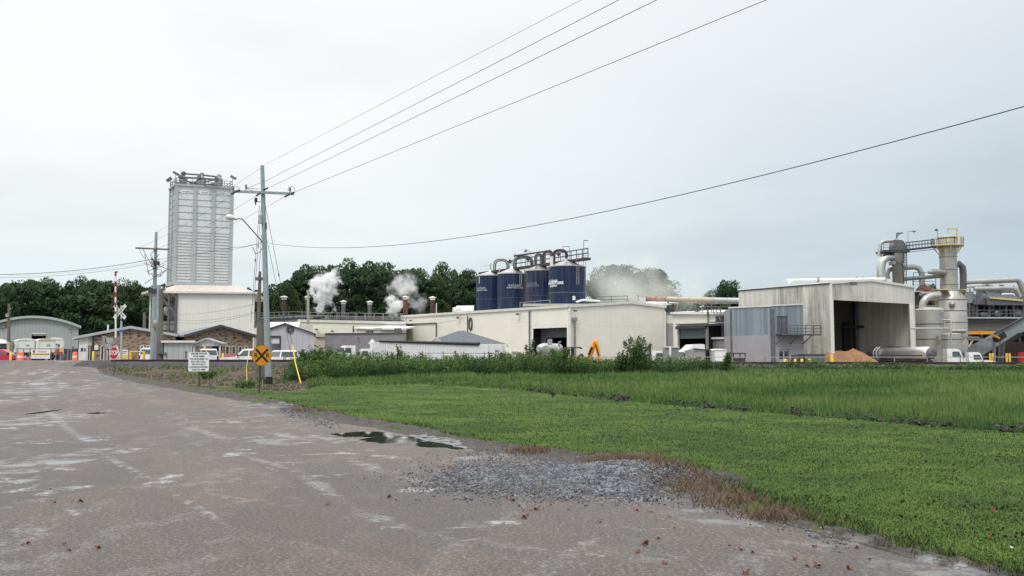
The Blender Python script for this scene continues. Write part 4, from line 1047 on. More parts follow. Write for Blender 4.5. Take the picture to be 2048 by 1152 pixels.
# ---- 2 left brick office
g0 = PG(-45)
bld = thing('brick_office', 'long low brown brick office with pale gable trim behind the stop sign', 'office', (X(250, 100), 100, g0))
f = Face(V2(157, 101), V2(350, 100)); ys_ = 100.5
prof = [(0, f.z(160, 678)), (f.u(180), f.z(180, 672)), (f.u(264), f.z(264, 656)), (f.L, f.z(350, 672))]
wins = [(201, 208.5), (214, 222.5), (228, 236), (280, 287.5), (292, 300), (303.5, 311)]
b = MB(); hs = [(f.u(a), f.u(c), f.z(a, 718), f.z(a, 691)) for a, c in wins]
wall(b, f.A + f.d * f.u(184), f.B, g0 - .3, [(u - f.u(184), z) for u, z in [(f.u(184), f.z(184, 671.3))] + prof[2:]], [(h[0] - f.u(184), h[1] - f.u(184), max(g0 + .15, h[2]), h[3]) for h in hs])
bk = Vector((-4, 16, 0))
b.poly(f.B, f.B + bk, f.B + bk + Vector((0,0,prof[3][1])), f.B + Vector((0,0,prof[3][1])))
b.build('wall', M['brick'], bld)
b = MB(); wall(b, f.A, f.A + f.d * f.u(175), g0 - .3, [(0, prof[0][1]), (f.u(175), f.z(175, 673))]); b.build('wall', M['white_dirty'], bld)['label'] = 'pale plain panel end'
b = MB(); wall(b, f.A + f.d * f.u(175), f.A + f.d * f.u(184), g0 - .3, [(0, f.z(175, 673)), (f.u(184) - f.u(175), f.z(184, 671.3))]); b.build('wall', M['tan'], bld)['label'] = 'tan brick strip'
for a, c in wins: f.window(bld, a, c, 691, 718, z0=g0 + .15, frame='trim', fw=.08)
b = MB(); z_ = .22
P = [(u, z + z_) for u, z in prof]; P[0] = (-.5, P[0][1]); P[-1] = (f.L + .4, P[-1][1])
for (u0, z0), (u1, z1) in zip(P[:-1], P[1:]):
    roofslab(b, [f.P(u0, z0, .5), f.P(u1, z1, .5), f.P(u1, z1, .5) + bk * 1.05, f.P(u0, z0, .5) + bk * 1.05], .28)
b.build('roof', M['trim_grey'], bld)
b = MB(); f.panel(b, 161, 173, 691, 718, .05, z0=g0); d_ = b.build('door', M['white_dirty'], bld)
b = MB(); f.panel(b, 162, 167, 696, 703, .07); f.panel(b, 169, 171.5, 696, 703, .07); b.build('pane', M['glass'], d_)
b = MB(); b.beam(f.P(f.u(186), g0, .12), f.P(f.u(186), f.z(186, 673), .12), .14); b.build('downpipe', M['trim_dark'], bld)
b = MB(); f.panel(b, 176.5, 178.5, 691, 719, .03, z0=g0); f.panel(b, 180.5, 183, 691, 719, .03, z0=g0); b.build('side_window', M['glass'], bld)
b = MB(); q = f.P(f.u(195), f.z(195, 665), -2); b.tube([q, q + Vector((0, 0, .9))], .09, 6); b.build('roof_vent', M['white'], bld)
b = MB(); f.panel(b, 189, 196.5, 690, 699.5, .06); sg = b.build('wall_sign', M['sign_white'], bld)
# ---- 3 right brick office
g0 = PG(-34)
bld = thing('brick_office', 'gabled brown brick office with a grey entry porch beside the metal shed', 'office', (X(440, 102), 102, g0))
C_, B_ = V2(374, 99), V2(505, 103); L_ = V2(332, 113)
f = Face(C_, B_); fl = Face(L_, C_)
prof = [(0, f.z(374, 671)), (f.u(437), f.z(437, 654)), (f.L, f.z(505, 672))]
wins = [(450, 459), (463, 471.5), (476, 484.5), (488.5, 496)]
b = MB(); wall(b, f.A, f.B, g0 - .3, prof, [(f.u(a), f.u(c), g0 + .5, f.z(a, 691.5)) for a, c in wins])
wall(b, fl.A, fl.B, g0 - .3, [(0, prof[0][1]), (fl.L, prof[0][1])])
bk = (L_ - C_) * 1.0
b.poly(f.B, f.B + bk, f.B + bk + Vector((0,0,prof[2][1])), f.B + Vector((0,0,prof[2][1])))
b.build('wall', M['brick'], bld)
for a, c in wins: f.window(bld, a, c, 691.5, 716, z0=g0 + .5, frame='tan', fw=.1)
b = MB(); P = [(-.5, prof[0][1] + .02), (prof[1][0], prof[1][1] + .22), (f.L + .5, prof[2][1] + .02)]
for (u0, z0), (u1, z1) in zip(P[:-1], P[1:]): roofslab(b, [f.P(u0, z0, .5), f.P(u1, z1, .5), f.P(u1, z1, 0) + bk * 1.04, f.P(u0, z0, 0) + bk * 1.04], .16)
b.build('roof', M['roof_grey'], bld)
b = MB()
for (u0, z0), (u1, z1) in zip(P[:-1], P[1:]): b.beam(f.P(u0, z0 - .1, .55), f.P(u1, z1 - .1, .55), .08, .26)
b.build('fascia', M['trim_dark'], bld)
fp = Face(V2(384, 95), V2(447, 95.5))
b = MB(); pz = [(0, fp.z(384, 690)), (fp.u(413), fp.z(413, 678.5)), (fp.L, fp.z(447, 689))]
wall(b, fp.A, fp.B, fp.z(384, 692), [(u, z + .02) for u, z in pz]); po = b.build('porch_gable', M['shed_sheet'], bld)
b = MB()
for (u0, z0), (u1, z1) in zip(pz[:-1], pz[1:]): roofslab(b, [fp.P(u0, z0 + .15, .3), fp.P(u1, z1 + .15, .3), fp.P(u1, z1 + .15, -3), fp.P(u0, z0 + .15, -3)], .14)
b.build('porch_roof', M['trim_grey'], bld)
for px in (388, 409, 439.5):
    b = MB(); q = fp.P(fp.u(px), g0, -.1); b.beam(q, Vector((q.x, q.y, fp.z(384, 691))), .16); b.build('porch_post', M['trim'], bld)
b = MB(); b.beam(fp.P(fp.u(413), fp.z(413, 690), -3.5), fp.P(fp.u(434), fp.z(434, 690), -3.5), .1, 1.2); b.build('porch_window', M['glass'], bld)
lampfix(bld, f.P(f.u(441), f.z(441, 664)), s=.22)
# ---- 4 little metal shed
g0 = PG(-30)
bld = thing('metal_shed', 'small flat-roofed grey metal shed between the utility poles and the driver sign', 'shed', (X(357, 85), 85, g0))
f = Face(V2(328, 85), V2(384.5, 85)); zt = f.z(356, 685.5)
sk_ = Matrix(((1, -.35, 0, .35 * 85), (0, 1, 0, 0), (0, 0, 1, 0), (0, 0, 0, 1))); b = MB(); b.box(f.A.x, f.B.x, 85, 91, g0 - .2, zt, M=sk_); b.build('wall', M['shed_sheet'], bld)
b = MB(); b.box(f.A.x - .3, f.B.x + .25, 84.7, 91.2, zt, zt + .2, M=sk_); b.build('roof', M['trim'], bld)
b = MB(); f.panel(b, 371, 373, 702, 717, .05); f.panel(b, 369.5, 374.5, 703.5, 704.5, .06); b.build('hinge', M['mid_steel'], bld)
b = MB(); f.panel(b, 329.5, 333, 705, 711, .25, .22); b.build('meter_box', M['mid_steel'], bld)
# ---- 5 drying building + tower
g0 = PG(-45)
bld = thing('dryer_building', 'cream ribbed metal building with flared pinkish roof under the tall silver dryer tower', 'building', (X(430, 131), 131, g0))
f = Face(V2(350.5, 129), V2(507, 131)); ezl = f.z(352, 582.5) - .3
b = MB(); wall(b, f.A, f.B, g0, [(0, ezl), (f.L, f.z(507, 587))])
dp = Vector((-4.8, 15, 0)); b.poly(f.B, f.B + dp, f.B + dp + Vector((0,0,ezl)), f.B + Vector((0,0,f.z(507, 587))))
b.poly(f.A, f.A + dp, f.A + dp + Vector((0,0,ezl)), f.A + Vector((0,0,ezl)))
b.build('wall', M['cream_fine'], bld)
e = [f.P(-3.0, ezl + .1, .5), f.P(f.L + .4, f.z(507, 586), .5), f.P(f.L + .4, ezl, -16), f.P(-3.0, ezl, -16)]
tz = Z(570.5, 133.5)
tp = [f.P(f.u(335) + .2, tz, -4.0), f.P(f.u(463), tz, -4.0), f.P(f.u(463), tz, -10), f.P(f.u(335) + .2, tz, -10)]
b = MB()
for k in range(4): b.poly(e[k], e[(k+1) % 4], tp[(k+1) % 4], tp[k])
b.poly(*tp); b.build('roof', M['roof_pink'], bld)
b = MB()
for k in range(4): b.beam(e[k], e[(k+1) % 4], .12, .25)
b.build('fascia', M['trim'], bld)
b = MB()
for px in (321.5, 336, 350):
    u = f.u(px); b.beam(f.P(u, g0, .2), f.P(u, ezl, .2), .28); b.beam(f.P(u, g0, -9), f.P(u, ezl, -9), .28)
b.beam(f.P(f.u(321), Z(598, 132), .2), f.P(f.u(350), Z(630, 132), .2), .3)
for zz in (Z(650, 132), Z(672, 132), Z(682, 132)): b.beam(f.P(f.u(300), zz, .1), f.P(f.u(350), zz, .1), .22)
b.build('steel_frame', M['mid_steel'], bld)
b = MB(); b.poly(f.P(-4.2, g0, -14), f.P(0, g0, -14), f.P(0, ezl, -14), f.P(-2.9, ezl, -14)); b.build('back_wall', M['dark_steel'], bld)
b = MB(); q = f.P(f.u(334), 0, -3); b.lathe(q.x, q.y, [(.15, Z(638, 135)), (1.1, Z(630, 135)), (1.1, Z(618, 135)), (.4, Z(612, 135))], 14); b.build('hopper', M['steel_lt'], bld)
b = MB(); q = f.P(f.u(337), 0, -4); b.box(q.x - 2.0, q.x + 2, q.y - 1.2, q.y + 1.2, Z(662, 136), Z(645, 136)); b.build('machine_housing', M['steel_lt'], bld)
b = MB(); b.poly(f.P(f.u(283), Z(591, 131), 1), f.P(f.u(324), Z(578, 131), 1), f.P(f.u(324), Z(578, 131), -5), f.P(f.u(283), Z(591, 131), -5))
b.beam(f.P(f.u(283), Z(591, 131), 1), f.P(f.u(324), Z(578, 131), 1), .15, .3); b.beam(f.P(f.u(298), g0, 0), f.P(f.u(298), Z(588, 131), 0), .2); b.build('side_canopy', M['roof_pink'], bld)
# tower
tow = thing('dryer_tower', 'tall rectangular silver panelled grain dryer tower with pipes on its top', 'tower', (X(400, 131), 131, tz - .6))
C3 = Vector((at(347.5, 569, 134.5).x, 134.5, 0)); Ht = at(353, 371, 134.5).z
Yr = Yfor(378, Ht); B3 = Vector((at(460, 571, Yr).x, Yr, 0)); Yl = Yfor(380, Ht); A3 = Vector((at(336, 570, Yl).x, Yl, 0))
ff, fs_ = Face(C3, B3), Face(A3, C3); zb = Z(568, 134.5)
D3 = A3 + (B3 - C3)
b = MB(); wall(b, C3, B3, zb, [(0, Ht), (ff.L, Ht)]); wall(b, A3, C3, zb, [(0, Ht), (fs_.L, Ht)]); wall(b, B3, D3, zb, [(0, Ht), (1, Ht)]); wall(b, D3, A3, zb, [(0, Ht), (1, Ht)])
b.poly(*[q + Vector((0, 0, Ht)) for q in (A3, C3, B3, D3)])
PANEL = NT('silver_panel').set(.42, .2)
_n = PANEL.noise(PANEL.coord('UV', (.5, .5, 1)), 1, 4); _s = PANEL.noise(PANEL.coord('UV', (3, .3, 1)), 1, 5)
PANEL.col(PANEL.mix(PANEL.math('MULTIPLY', PANEL.ramp(_s, [(.5, 0), (.75, 1)]), .35), PANEL.mix(PANEL.ramp(_n, [(.3, 0), (.7, 1)]), (.58,.60,.60), (.72,.72,.70)), (.36,.33,.28)))
b.build('panel_wall', PANEL.m, tow)
zl = [371, 384.5, 397.5, 410, 423.5, 437, 450.5]; k_ = 463
while k_ < 566: zl.append(k_); k_ += 5.9
b = MB(); 
for py in zl[1:]:
    z = Z(py, 134.5)
    for fc in (ff, fs_): 
        quadP(b, fc.A, fc.d, .05, fc.L - .05, z - .04, z + .015, .06, fc.n, 0, .06)
b.build('ledge', M['steel'], tow)
for fc, us in ((ff, (0.0, .335, .665, 1.0)), (fs_, (0.02, .52))):
    for u in us:
        b = MB(); w_ = .26 if fc is ff else .14; uu = u * fc.L; b.box(-w_, w_, -.1, .12, zb, Ht + .05, M=Matrix.Translation(fc.P(uu, 0, .12)) @ Matrix(((fc.d.x, -fc.n.x, 0, 0), (fc.d.y, -fc.n.y, 0, 0), (0, 0, 1, 0), (0, 0, 0, 1))))
        b.build('corner_post' if u in (0, 1) else 'mullion', M['trim_grey'], tow)
b = MB()
for fc in (ff, fs_): quadP(b, fc.A, fc.d, -.25, fc.L + .25, Ht - .02, Ht + .25, .3, fc.n, 0, .3)
b.build('top_rim', M['trim_grey'], tow); b = MB()
for fc in (ff, fs_): quadP(b, fc.A, fc.d, -.25, fc.L + .25, zb - .1, zb + .35, .3, fc.n, 0, .3)
b.build('base_rim', M['trim_grey'], tow)
plates = []
for u in (.17, .50, .83):
    b = MB(); z = Ht - .75; quadP(b, ff.A, ff.d, ff.L * u - .62, ff.L * u + .62, z - .3, z + .15, .08, ff.n, 0, .05); plates.append((b.build('name_plate', M['white'], tow), ff.P(ff.L * u, z - .08, .10)))
for (px, py0, Yo) in ((366, 369, 2.5), (403.5, 372, 3.0), (437, 376, 3.2)):
    x = at(px, py0, 134.5 + Yo).x; y = 134.5 + Yo
    b = MB(); b.lathe(x, y, [(.62, Ht), (.62, Ht + 1.5), (.5, Ht + 1.75), (.2, Ht + 1.95), (.2, Ht + 2.3)], 14); b.box(x - 1.0, x - .3, y - .5, y + .5, Ht, Ht + .9); c_ = b.build('fan_housing', M['steel'], tow)
tops = [(at(367, 347, 137)), (at(404, 350, 138)), (at(438, 354, 138))]
mids_ = [(at(362, 354, 135.5)), (at(398, 356, 135.5)), (at(433, 359, 135.5))]
b = MB(); b.tube([tops[0] + Vector((-.4, 0, 0))] + tops[1:], .13, 7); b.tube([mids_[0] + Vector((-.4, 0, 0))] + mids_[1:], .12, 7)
for q in tops + mids_: b.lathe(0, 0, [(.28, -.28), (.36, 0), (.28, .28)], 10, M=Matrix.Translation(q))
for q in tops: b.tube([q, Vector((q.x, q.y, Ht + 1.6))], .1, 6)
b.tube([mids_[0], at(384, 368, 135.5)], .11, 6); b.tube([mids_[1], at(390, 366, 135.5)], .11, 6); b.tube([mids_[2], at(408, 364, 135.5)], .09, 6); b.tube([at(408, 369, 135.5), at(430, 368, 135.5)], .1, 6)
b.tube([at(383, 364, 135.5), at(383, 371, 135.5)], .18, 7); b.tube([at(389, 364, 135.5), at(389, 371, 135.5)], .18, 7); b.tube([at(394, 365, 135.5), at(394, 371, 135.5)], .18, 7)
b.build('pipework', M['mid_steel'], tow)
b = MB(); hz = Vector((0, 0, Ht)); railing(b, [A3 + hz, C3 + hz, B3 + hz, D3 + hz, A3 + hz], 1.15, 1.1, .03, 2); b.build('railing', M['mid_steel'], tow)
for px, py, dx in ((341, 361, -.5), (351.5, 349, .1), (465, 357, .3)):
    b = MB(); q = at(px, py, 135.5); base = Vector((q.x, q.y, Ht)); b.tube([base, q], .04, 5); Mx = Matrix.Translation(q + Vector((dx * .4, 0, .15))) @ Matrix.Rotation(R(-35 if dx < 0 else 30), 4, 'Y'); b.box(-.42, .42, -.25, .2, -.18, .18, M=Mx); b.build('floodlight', M['mid_steel'], tow)
# ---- 6 small mauve gabled shed
g0 = PG(-25)
bld = thing('gabled_shed', 'small pale mauve ribbed metal shed with dark roof edge right of the big pole', 'shed', (X(580, 110), 110, g0))
f = Face(V2(524, 110), V2(628, 110)); prof = [(0, f.z(526, 664)), (f.u(570.5), f.z(571, 648)), (f.L, f.z(628, 668.5))]
hd = (f.u(541), f.u(559), g0, f.z(550, 674.5))
b = MB(); wall(b, f.A, f.B, g0, prof, [hd]); bk = Vector((-3, 14, 0))
b.poly(f.B, f.B + bk, f.B + bk + Vector((0,0,prof[2][1])), f.B + Vector((0,0,prof[2][1]))); b.poly(f.A + bk, f.B + bk, f.B + bk + Vector((0,0,prof[2][1])), f.A + bk + Vector((0,0,prof[0][1])))
b.build('wall', M['lav_sheet'], bld)
b = MB()
for (u0, z0), (u1, z1) in (((-.3, prof[0][1] - .05), prof[1]), (prof[1], (f.L + .25, prof[2][1] - .05))): roofslab(b, [f.P(u0, z0 + .13, .3), f.P(u1, z1 + .13, .3), f.P(u1, z1 + .13, .3) + bk, f.P(u0, z0 + .13, .3) + bk], .13)
b.build('roof', M['trim_dark'], bld)
b = MB(); quadP(b, f.A, f.d, hd[0], hd[1], f.z(550, 687), hd[3] - .1, -.1, f.n); b.build('roller_door', M['white_dirty'], bld)
b = MB(); quadP(b, f.A, f.d, hd[0] - .15, hd[1] + .15, hd[3], hd[3] + .18, .08, f.n); quadP(b, f.A, f.d, hd[1], hd[1] + .15, g0, hd[3], .08, f.n); quadP(b, f.A, f.d, hd[0] - .15, hd[0], g0, hd[3], .08, f.n); b.build('door_frame', M['dark_steel'], bld)
b = MB(); q = f.P(f.u(580), f.z(580, 659), .15)
for k in range(3): b.tube([q + Vector((math.cos(a_) * (.42 - .1 * k), -.03 * k, math.sin(a_) * (.42 - .1 * k))) for a_ in np.linspace(0, 6.28, 13)], .035, 5, cap=False)
b.tube([f.P(f.u(574), f.z(574, 652), .1), f.P(f.u(577), f.z(577, 662), .1), f.P(f.u(581), f.z(581, 667), .1)], .04, 5); b.build('cable_coil', M['dark_steel'], bld)
# ---- 7 white low roof behind pole
g0 = PG(-22)
bld = thing('low_shed', 'low shed with a plain white sloping roof behind the big utility pole', 'shed', (X(520, 135), 135, g0))
b = MB(); fz = Face(V2(478, 135), V2(548, 135)); wall(b, fz.A, fz.B, g0, [(0, fz.z(478, 672)), (fz.L, fz.z(548, 672))]); b.poly(fz.B, fz.B + Vector((3, 12, 0)), fz.B + Vector((3, 12, Z(645, 147))), fz.B + Vector((0, 0, fz.z(548, 672)))); b.build('wall', M['cream'], bld)
b = MB(); roofslab(b, [fz.P(-.3, fz.z(478, 671), .3), fz.P(fz.L + 3, fz.z(548, 671), .3), Vector((X(600, 150), 150, Z(644, 150))), Vector((X(540, 150), 150, Z(644, 150)))], .15); b.build('roof', M['roof_white'], bld)
# ---- 8 long middle building, cream band over block wall
g0 = PG(-18)
bld = thing('long_plant_building', 'long low cream plant building with rooftop walkway between the mauve shed and white warehouse', 'building', (X(700, 168), 168, g0))
f = Face(V2(597, 168), V2(812, 163)); zt = f.z(600, 643); pr = [(0, f.z(597, 642.5)), (f.L, f.z(812, 647))]
b = MB(); wall(b, f.A, f.B, g0, pr); wall(b, V2(545, 200), f.A, g0, [(0, pr[0][1]), ((f.A - V2(545, 200)).length, pr[0][1])])
b.poly(f.P(0, pr[0][1] - .02), f.P(f.L, pr[1][1] - .02), f.P(f.L, pr[1][1] - .02, -40), V2(545, 200) + Vector((0, 0, pr[0][1]))); b.build('wall', M['cream'], bld)
b = MB(); b.beam(f.P(-.2, pr[0][1] + .1, .1), f.P(f.L, pr[1][1] + .1, .1), .25, .45); b.beam(f.P(.1, g0, .1), f.P(.1, pr[0][1], .1), .4, .3); b.build('eave_trim', M['trim'], bld)
b = MB(); f.panel(b, 610, 611.5, 651, 661, .5, .3); b.build('red_pipe', M['red'], bld)
b = MB(); f.panel(b, 707, 708.5, 652, 664, .5, .3); b.build('vent_pipe', M['dark_steel'], bld)
lampfix(bld, f.P(f.u(634), f.z(634, 658)), s=.5); lampfix(bld, f.P(f.u(665), f.z(665, 661)), s=.5)
an = thing('lean_to', 'white-roofed lean-to with two grey vents against the long plant building', 'lean-to', (X(760, 158), 158, g0))
fa = Face(V2(712, 160), V2(806, 157)); b = MB(); wall(b, fa.A, fa.B, g0, [(0, fa.z(712, 656)), (fa.L, fa.z(806, 657))]); b.build('wall', M['cream'], an)
b = MB(); roofslab(b, [fa.P(-.3, fa.z(712, 655), .4), fa.P(fa.u(747), fa.z(747, 657), .4), fa.P(fa.u(747), fa.z(747, 653), -2), fa.P(-.3, fa.z(712, 653), -2)], .2)
roofslab(b, [fa.P(fa.u(747), fa.z(747, 656), .3), fa.P(fa.L, fa.z(806, 657), .3), fa.P(fa.L, fa.z(806, 651), -5), fa.P(fa.u(745), fa.z(745, 649), -5)], .25); b.build('roof', M['roof_white'], an)
for a, c, p0, p1 in ((733.5, 745.5, 659, 666), (790, 804, 656.5, 666)):
    b = MB(); fa.panel(b, a, c, p0, p1, .4, .4); b.build('vent_unit', M['mid_steel'], an)
b = MB(); fa.panel(b, 762, 790, 660.6, 661.8, .3, .1); fa.panel(b, 752, 766, 656.6, 657.4, .35, .1); b.build('wall_pipe', M['mid_steel'], an)
gw = thing('block_wall_building', 'low grey block building with flat top behind the white truck cabs', 'building', (X(730, 150), 150, g0))
f = Face(V2(650, 152), V2(806, 149)); b = MB(); wall(b, f.A, f.B, g0, [(0, f.z(650, 667)), (f.L, f.z(806, 666))]); b.poly(f.P(0, f.z(650, 667)), f.P(f.L, f.z(806, 666)), f.P(f.L, f.z(806, 666), -6), f.P(0, f.z(650, 667), -6)); b.build('wall', M['block'], gw)
b = MB(); b.beam(f.P(0, f.z(650, 667), .05), f.P(f.L, f.z(806, 666), .05), .3, .15); b.build('coping', M['mid_steel'], gw)
b = MB(); wall(b, V2(618, 152.5), V2(650, 152.2), g0, [(0, f.z(632, 667)), (9, f.z(632, 667))]); q = b.build('wall', M['tan'], gw); q['label'] = 'tan end section'
b = MB(); b.beam(f.P(f.u(632), f.z(632, 674.5), .1), f.P(f.u(650), f.z(650, 674.5), .1), .15, .12); b.beam(f.P(f.u(632), f.z(632, 690), .6), f.P(f.u(641), f.z(641, 695), .9), .15, .12); b.build('stair_rail', M['dark_steel'], gw)
lampfix(gw, f.P(f.u(716), f.z(716, 675)), s=.3)
# rooftop walkway / conveyor gallery
wk = thing('rooftop_walkway', 'grey rooftop conveyor walkway with railings above the long cream building', 'walkway', (X(650, 172), 172, Z(641, 172)))
b = MB(); p0, p1, p2, p3 = Vector((X(470, 195, 640), 195, Z(640, 195))), Vector((X(590, 176, 637), 176, Z(638, 176))), Vector((X(640, 172, 637), 172, Z(640, 172))), Vector((X(806, 166, 640), 166, Z(643, 166)))
for a, c in ((p0, p1), (p1, p2), (p2, p3)): b.beam(a, c, 1.6, .35)
b.build('deck', M['dark_steel'], wk)
b = MB(); railing(b, [q + Vector((0, -.9, .15)) for q in (p0, p1, p2, p3)], 1.2, 1.9, .05, 1); b.build('railing', M['steel'], wk)
b = MB(); up_ = Vector((0, 1.2, .9)); b.tube([p0 + up_ - Vector((0,0,.9)), p1 + up_ - Vector((0,0,.6)), p2 + up_ - Vector((0, 0, .3))], .35, 8); b.box(X(660, 173), X(800, 171), 172, 175, Z(640, 172), Z(633, 172)); b.build('conveyor_trough', M['mid_steel'], wk)
b = MB()
for px in np.linspace(660, 800, 9): q = Vector((X(px, 171.5), 171.6, Z(641, 171))); b.beam(q, q + Vector((0, 0, 1.3)), .12)
for a_, c_ in ((618, 628), (650, 655), (778, 785)): b.box(X(a_, 174), X(c_, 174), 173, 175, Z(639, 174), Z(631 if a_ < 700 else 628, 174))
b.build('support_frame', M['steel'], wk)
# process block the stacks stand on
pb = thing('dryer_block', 'dark low machine block carrying the row of exhaust stacks', 'machine block', (X(700, 190), 190, g0))
b = MB(); b.box(X(500, 190), X(812, 190), 186, 212, g0, Z(638, 190)); b.build('housing', M['mid_steel'], pb)
for px, py1, w_, mt, lb in ((568, 592, 9.5, 'rust_dk', 'leftmost dark stack with a pale cap behind the guy wires'), (614.5, 592, 7.5, 'rust', 'rusty stack half hidden behind the thin wooden pole left of the steam'), (687, 601, 8.5, 'mid_steel', 'grey capped stack just right of the dense steam plume'), (739.5, 602, 8.5, 'mid_steel', 'grey capped stack left of the thinner steam plume'), (811, 592, 9.5, 'rust', 'bright rust red stack beside the thinner steam plume'), (865, 593, 9, 'rust_dk', 'rightmost dark stack with a thin pole at its side')):
    Y = 193; x = X(px, Y, 610); z0 = Z(640, Y); z1 = Z(py1 + 5, Y); r_ = w_ / 2 / F * Y
    s_ = thing('exhaust_stack', lb, 'stack', (x, Y, z0), 0, 'row of capped exhaust stacks')
    b = MB(); b.lathe(x, Y, [(r_ * (.8 if px < 600 else 1), z0), (r_, z1)], 14); b.build('pipe', M[mt], s_)
    b = MB(); b.lathe(x, Y, [(r_ * 1.15, z1 - .25), (r_ * 1.15, z1 + .15), (r_ * 1.75, z1 + .22), (r_ * 1.6, z1 + .34), (.05, z1 + .6)], 14); b.build('cap', M['trim'], s_)
    if px == 865:
        b = MB(); b.tube([(x + .85, Y - .5, z0), (x + .85, Y - .5, z1 - .9)], .1, 6); b.build('side_pole', M['trim'], s_)
# ---- 9 white warehouse
g0 = PG(5)
bld = thing('white_warehouse', 'largest cream white ribbed metal warehouse with a dark open loading door', 'warehouse', (8.2, 137, g0))
Cc = V2(1137, 135, 690); Hc = Z(611, 135) - .15; Y2 = Yfor(633.5, Hc); Aa = V2(805, Y2, 660)
d_ = unit(Aa - Cc); pn = Vector((-d_.y, d_.x, 0)); pn = pn if pn.x > 0 else -pn
f = Face(Aa, Cc); W_ = 21.0; Bb = Cc + pn * W_
k_ = X(1330, 1.0, 660); W_ = (k_ * Cc.y - Cc.x) / (pn.x - k_ * pn.y); Bb = Cc + pn * W_; f2 = Face(Cc, Bb)
hd = (f.u(1066.5), f.u(1134) , g0, f.z(1100, 656))
b = MB(); wall(b, f.A, f.B, g0, [(0, Hc), (f.L, Hc)], [hd])
pr = [(0, Hc), (f2.u(1262), f2.z(1262, 605.5)), (f2.L, f2.z(1330, 614.5))]
wall(b, f2.A, f2.B, g0, pr); bk = Aa - Cc
b.poly(f2.B, f2.B + bk, f2.B + bk + Vector((0,0,pr[2][1])), f2.B + Vector((0,0,pr[2][1]))); wall(b, Aa, Aa + pn * W_, g0, pr)
b.build('wall', M['cream'], bld)
b = MB()
for (u0, z0), (u1, z1) in ((((-.25), Hc), pr[1]), (pr[1], (f2.L + .2, pr[2][1]))): roofslab(b, [f2.P(u0, z0 + .22, .25), f2.P(u1, z1 + .22, .25), f2.P(u1, z1 + .22, 0) + bk, f2.P(u0, z0 + .22, 0) + bk], .2)
b.build('roof', M['roof_white'], bld)
b = MB(); b.beam(f.P(-.2, Hc + .05, .15), f.P(f.L + .1, Hc + .05, .15), .22, .38)
for (u0, z0), (u1, z1) in zip(pr[:-1], pr[1:]): b.beam(f2.P(u0, z0 + .03, .15), f2.P(u1, z1 + .03, .15), .22, .38)
for fc, u in ((f, .12), (f2, .12), (f2, f2.L - .12)): b.beam(fc.P(u, g0, .1), fc.P(u, Hc, .1), .32, .2)
b.build('eave_trim', M['trim'], bld)
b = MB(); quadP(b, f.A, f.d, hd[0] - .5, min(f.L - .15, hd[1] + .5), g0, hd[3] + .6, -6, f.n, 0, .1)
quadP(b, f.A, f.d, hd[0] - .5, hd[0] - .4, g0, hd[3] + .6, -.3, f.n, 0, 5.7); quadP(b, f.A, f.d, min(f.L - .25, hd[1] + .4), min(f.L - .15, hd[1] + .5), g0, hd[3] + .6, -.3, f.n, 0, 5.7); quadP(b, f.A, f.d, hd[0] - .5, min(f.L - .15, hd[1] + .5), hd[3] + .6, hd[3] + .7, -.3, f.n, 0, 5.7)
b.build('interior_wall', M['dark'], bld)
b = MB(); quadP(b, f.A, f.d, hd[0], hd[0] + 1.3, g0, hd[3] - 1.4, -1.5, f.n); quadP(b, f.A, f.d, hd[1] - 1.6, hd[1], g0, hd[3] - 1.4, -1.5, f.n); quadP(b, f.A, f.d, hd[0], hd[1], hd[3] - 1.4, hd[3], -1.5, f.n); b.build('inner_door_surround', M['mid_steel'], bld)
b = MB(); b.beam(f.P(f.u(1059.5), g0, .12), f.P(f.u(1059.5), Hc - .3, .12), .16); b.build('downpipe', M['mid_steel'], bld)
b = MB(); b.tube([f2.P(f2.u(1147), g0, .3), f2.P(f2.u(1147), f2.z(1147, 642), .3)], .16, 8); b.box(-.35, .35, -.3, .3, 0, .5, M=Matrix.Translation(f2.P(f2.u(1147), f2.z(1147, 642), .3))); b.build('vent_pipe', M['steel'], bld)
b = MB(); b.beam(f.P(.3, f.z(806, 649), .15), f.P(f.u(873.5), f.z(873, 646), .15), .14); b.beam(f.P(f.u(873.5), f.z(873, 646), .15), f.P(f.u(873.5), g0, .15), .16); b.build('wall_conduit', M['dark_steel'], bld)
b = MB(); b.beam(f.P(f.u(936), f.z(936, 632), .15), f.P(f.u(936), f.z(936, 668), .15), .14)
q = f.P(f.u(942), f.z(942, 648), .15)
for k in range(3): b.tube([q + f.d * (math.cos(a_) * (.5 - .1 * k)) + Vector((0, 0, math.sin(a_) * (1.1 - .15 * k))) for a_ in np.linspace(0, 6.28, 13)], .05, 5, cap=False)
b.build('service_cable', M['dark_steel'], bld)
b = MB(); b.beam(f.P(f.u(812.5), g0, .06), f.P(f.u(812.5), Hc, .06), .12); b.beam(f.P(f.u(1137 - 75), g0, .05), f.P(f.u(1137 - 75), Hc, .05), .10); b.build('wall_seam', M['trim_grey'], bld)
for px, py in ((826, 640), (921, 634), (1041, 627)): lampfix(bld, f.P(f.u(px), f.z(px, py)), s=.5, n=f.n)
lampfix(bld, f2.P(.9, f2.z(1141, 620)), s=.45, n=f2.n)
b = MB(); quadP(b, f2.A, f2.d, 0, f2.L, g0, g0 + .7, .05, f2.n); b.build('base_kerb', M['mid_steel'], bld)
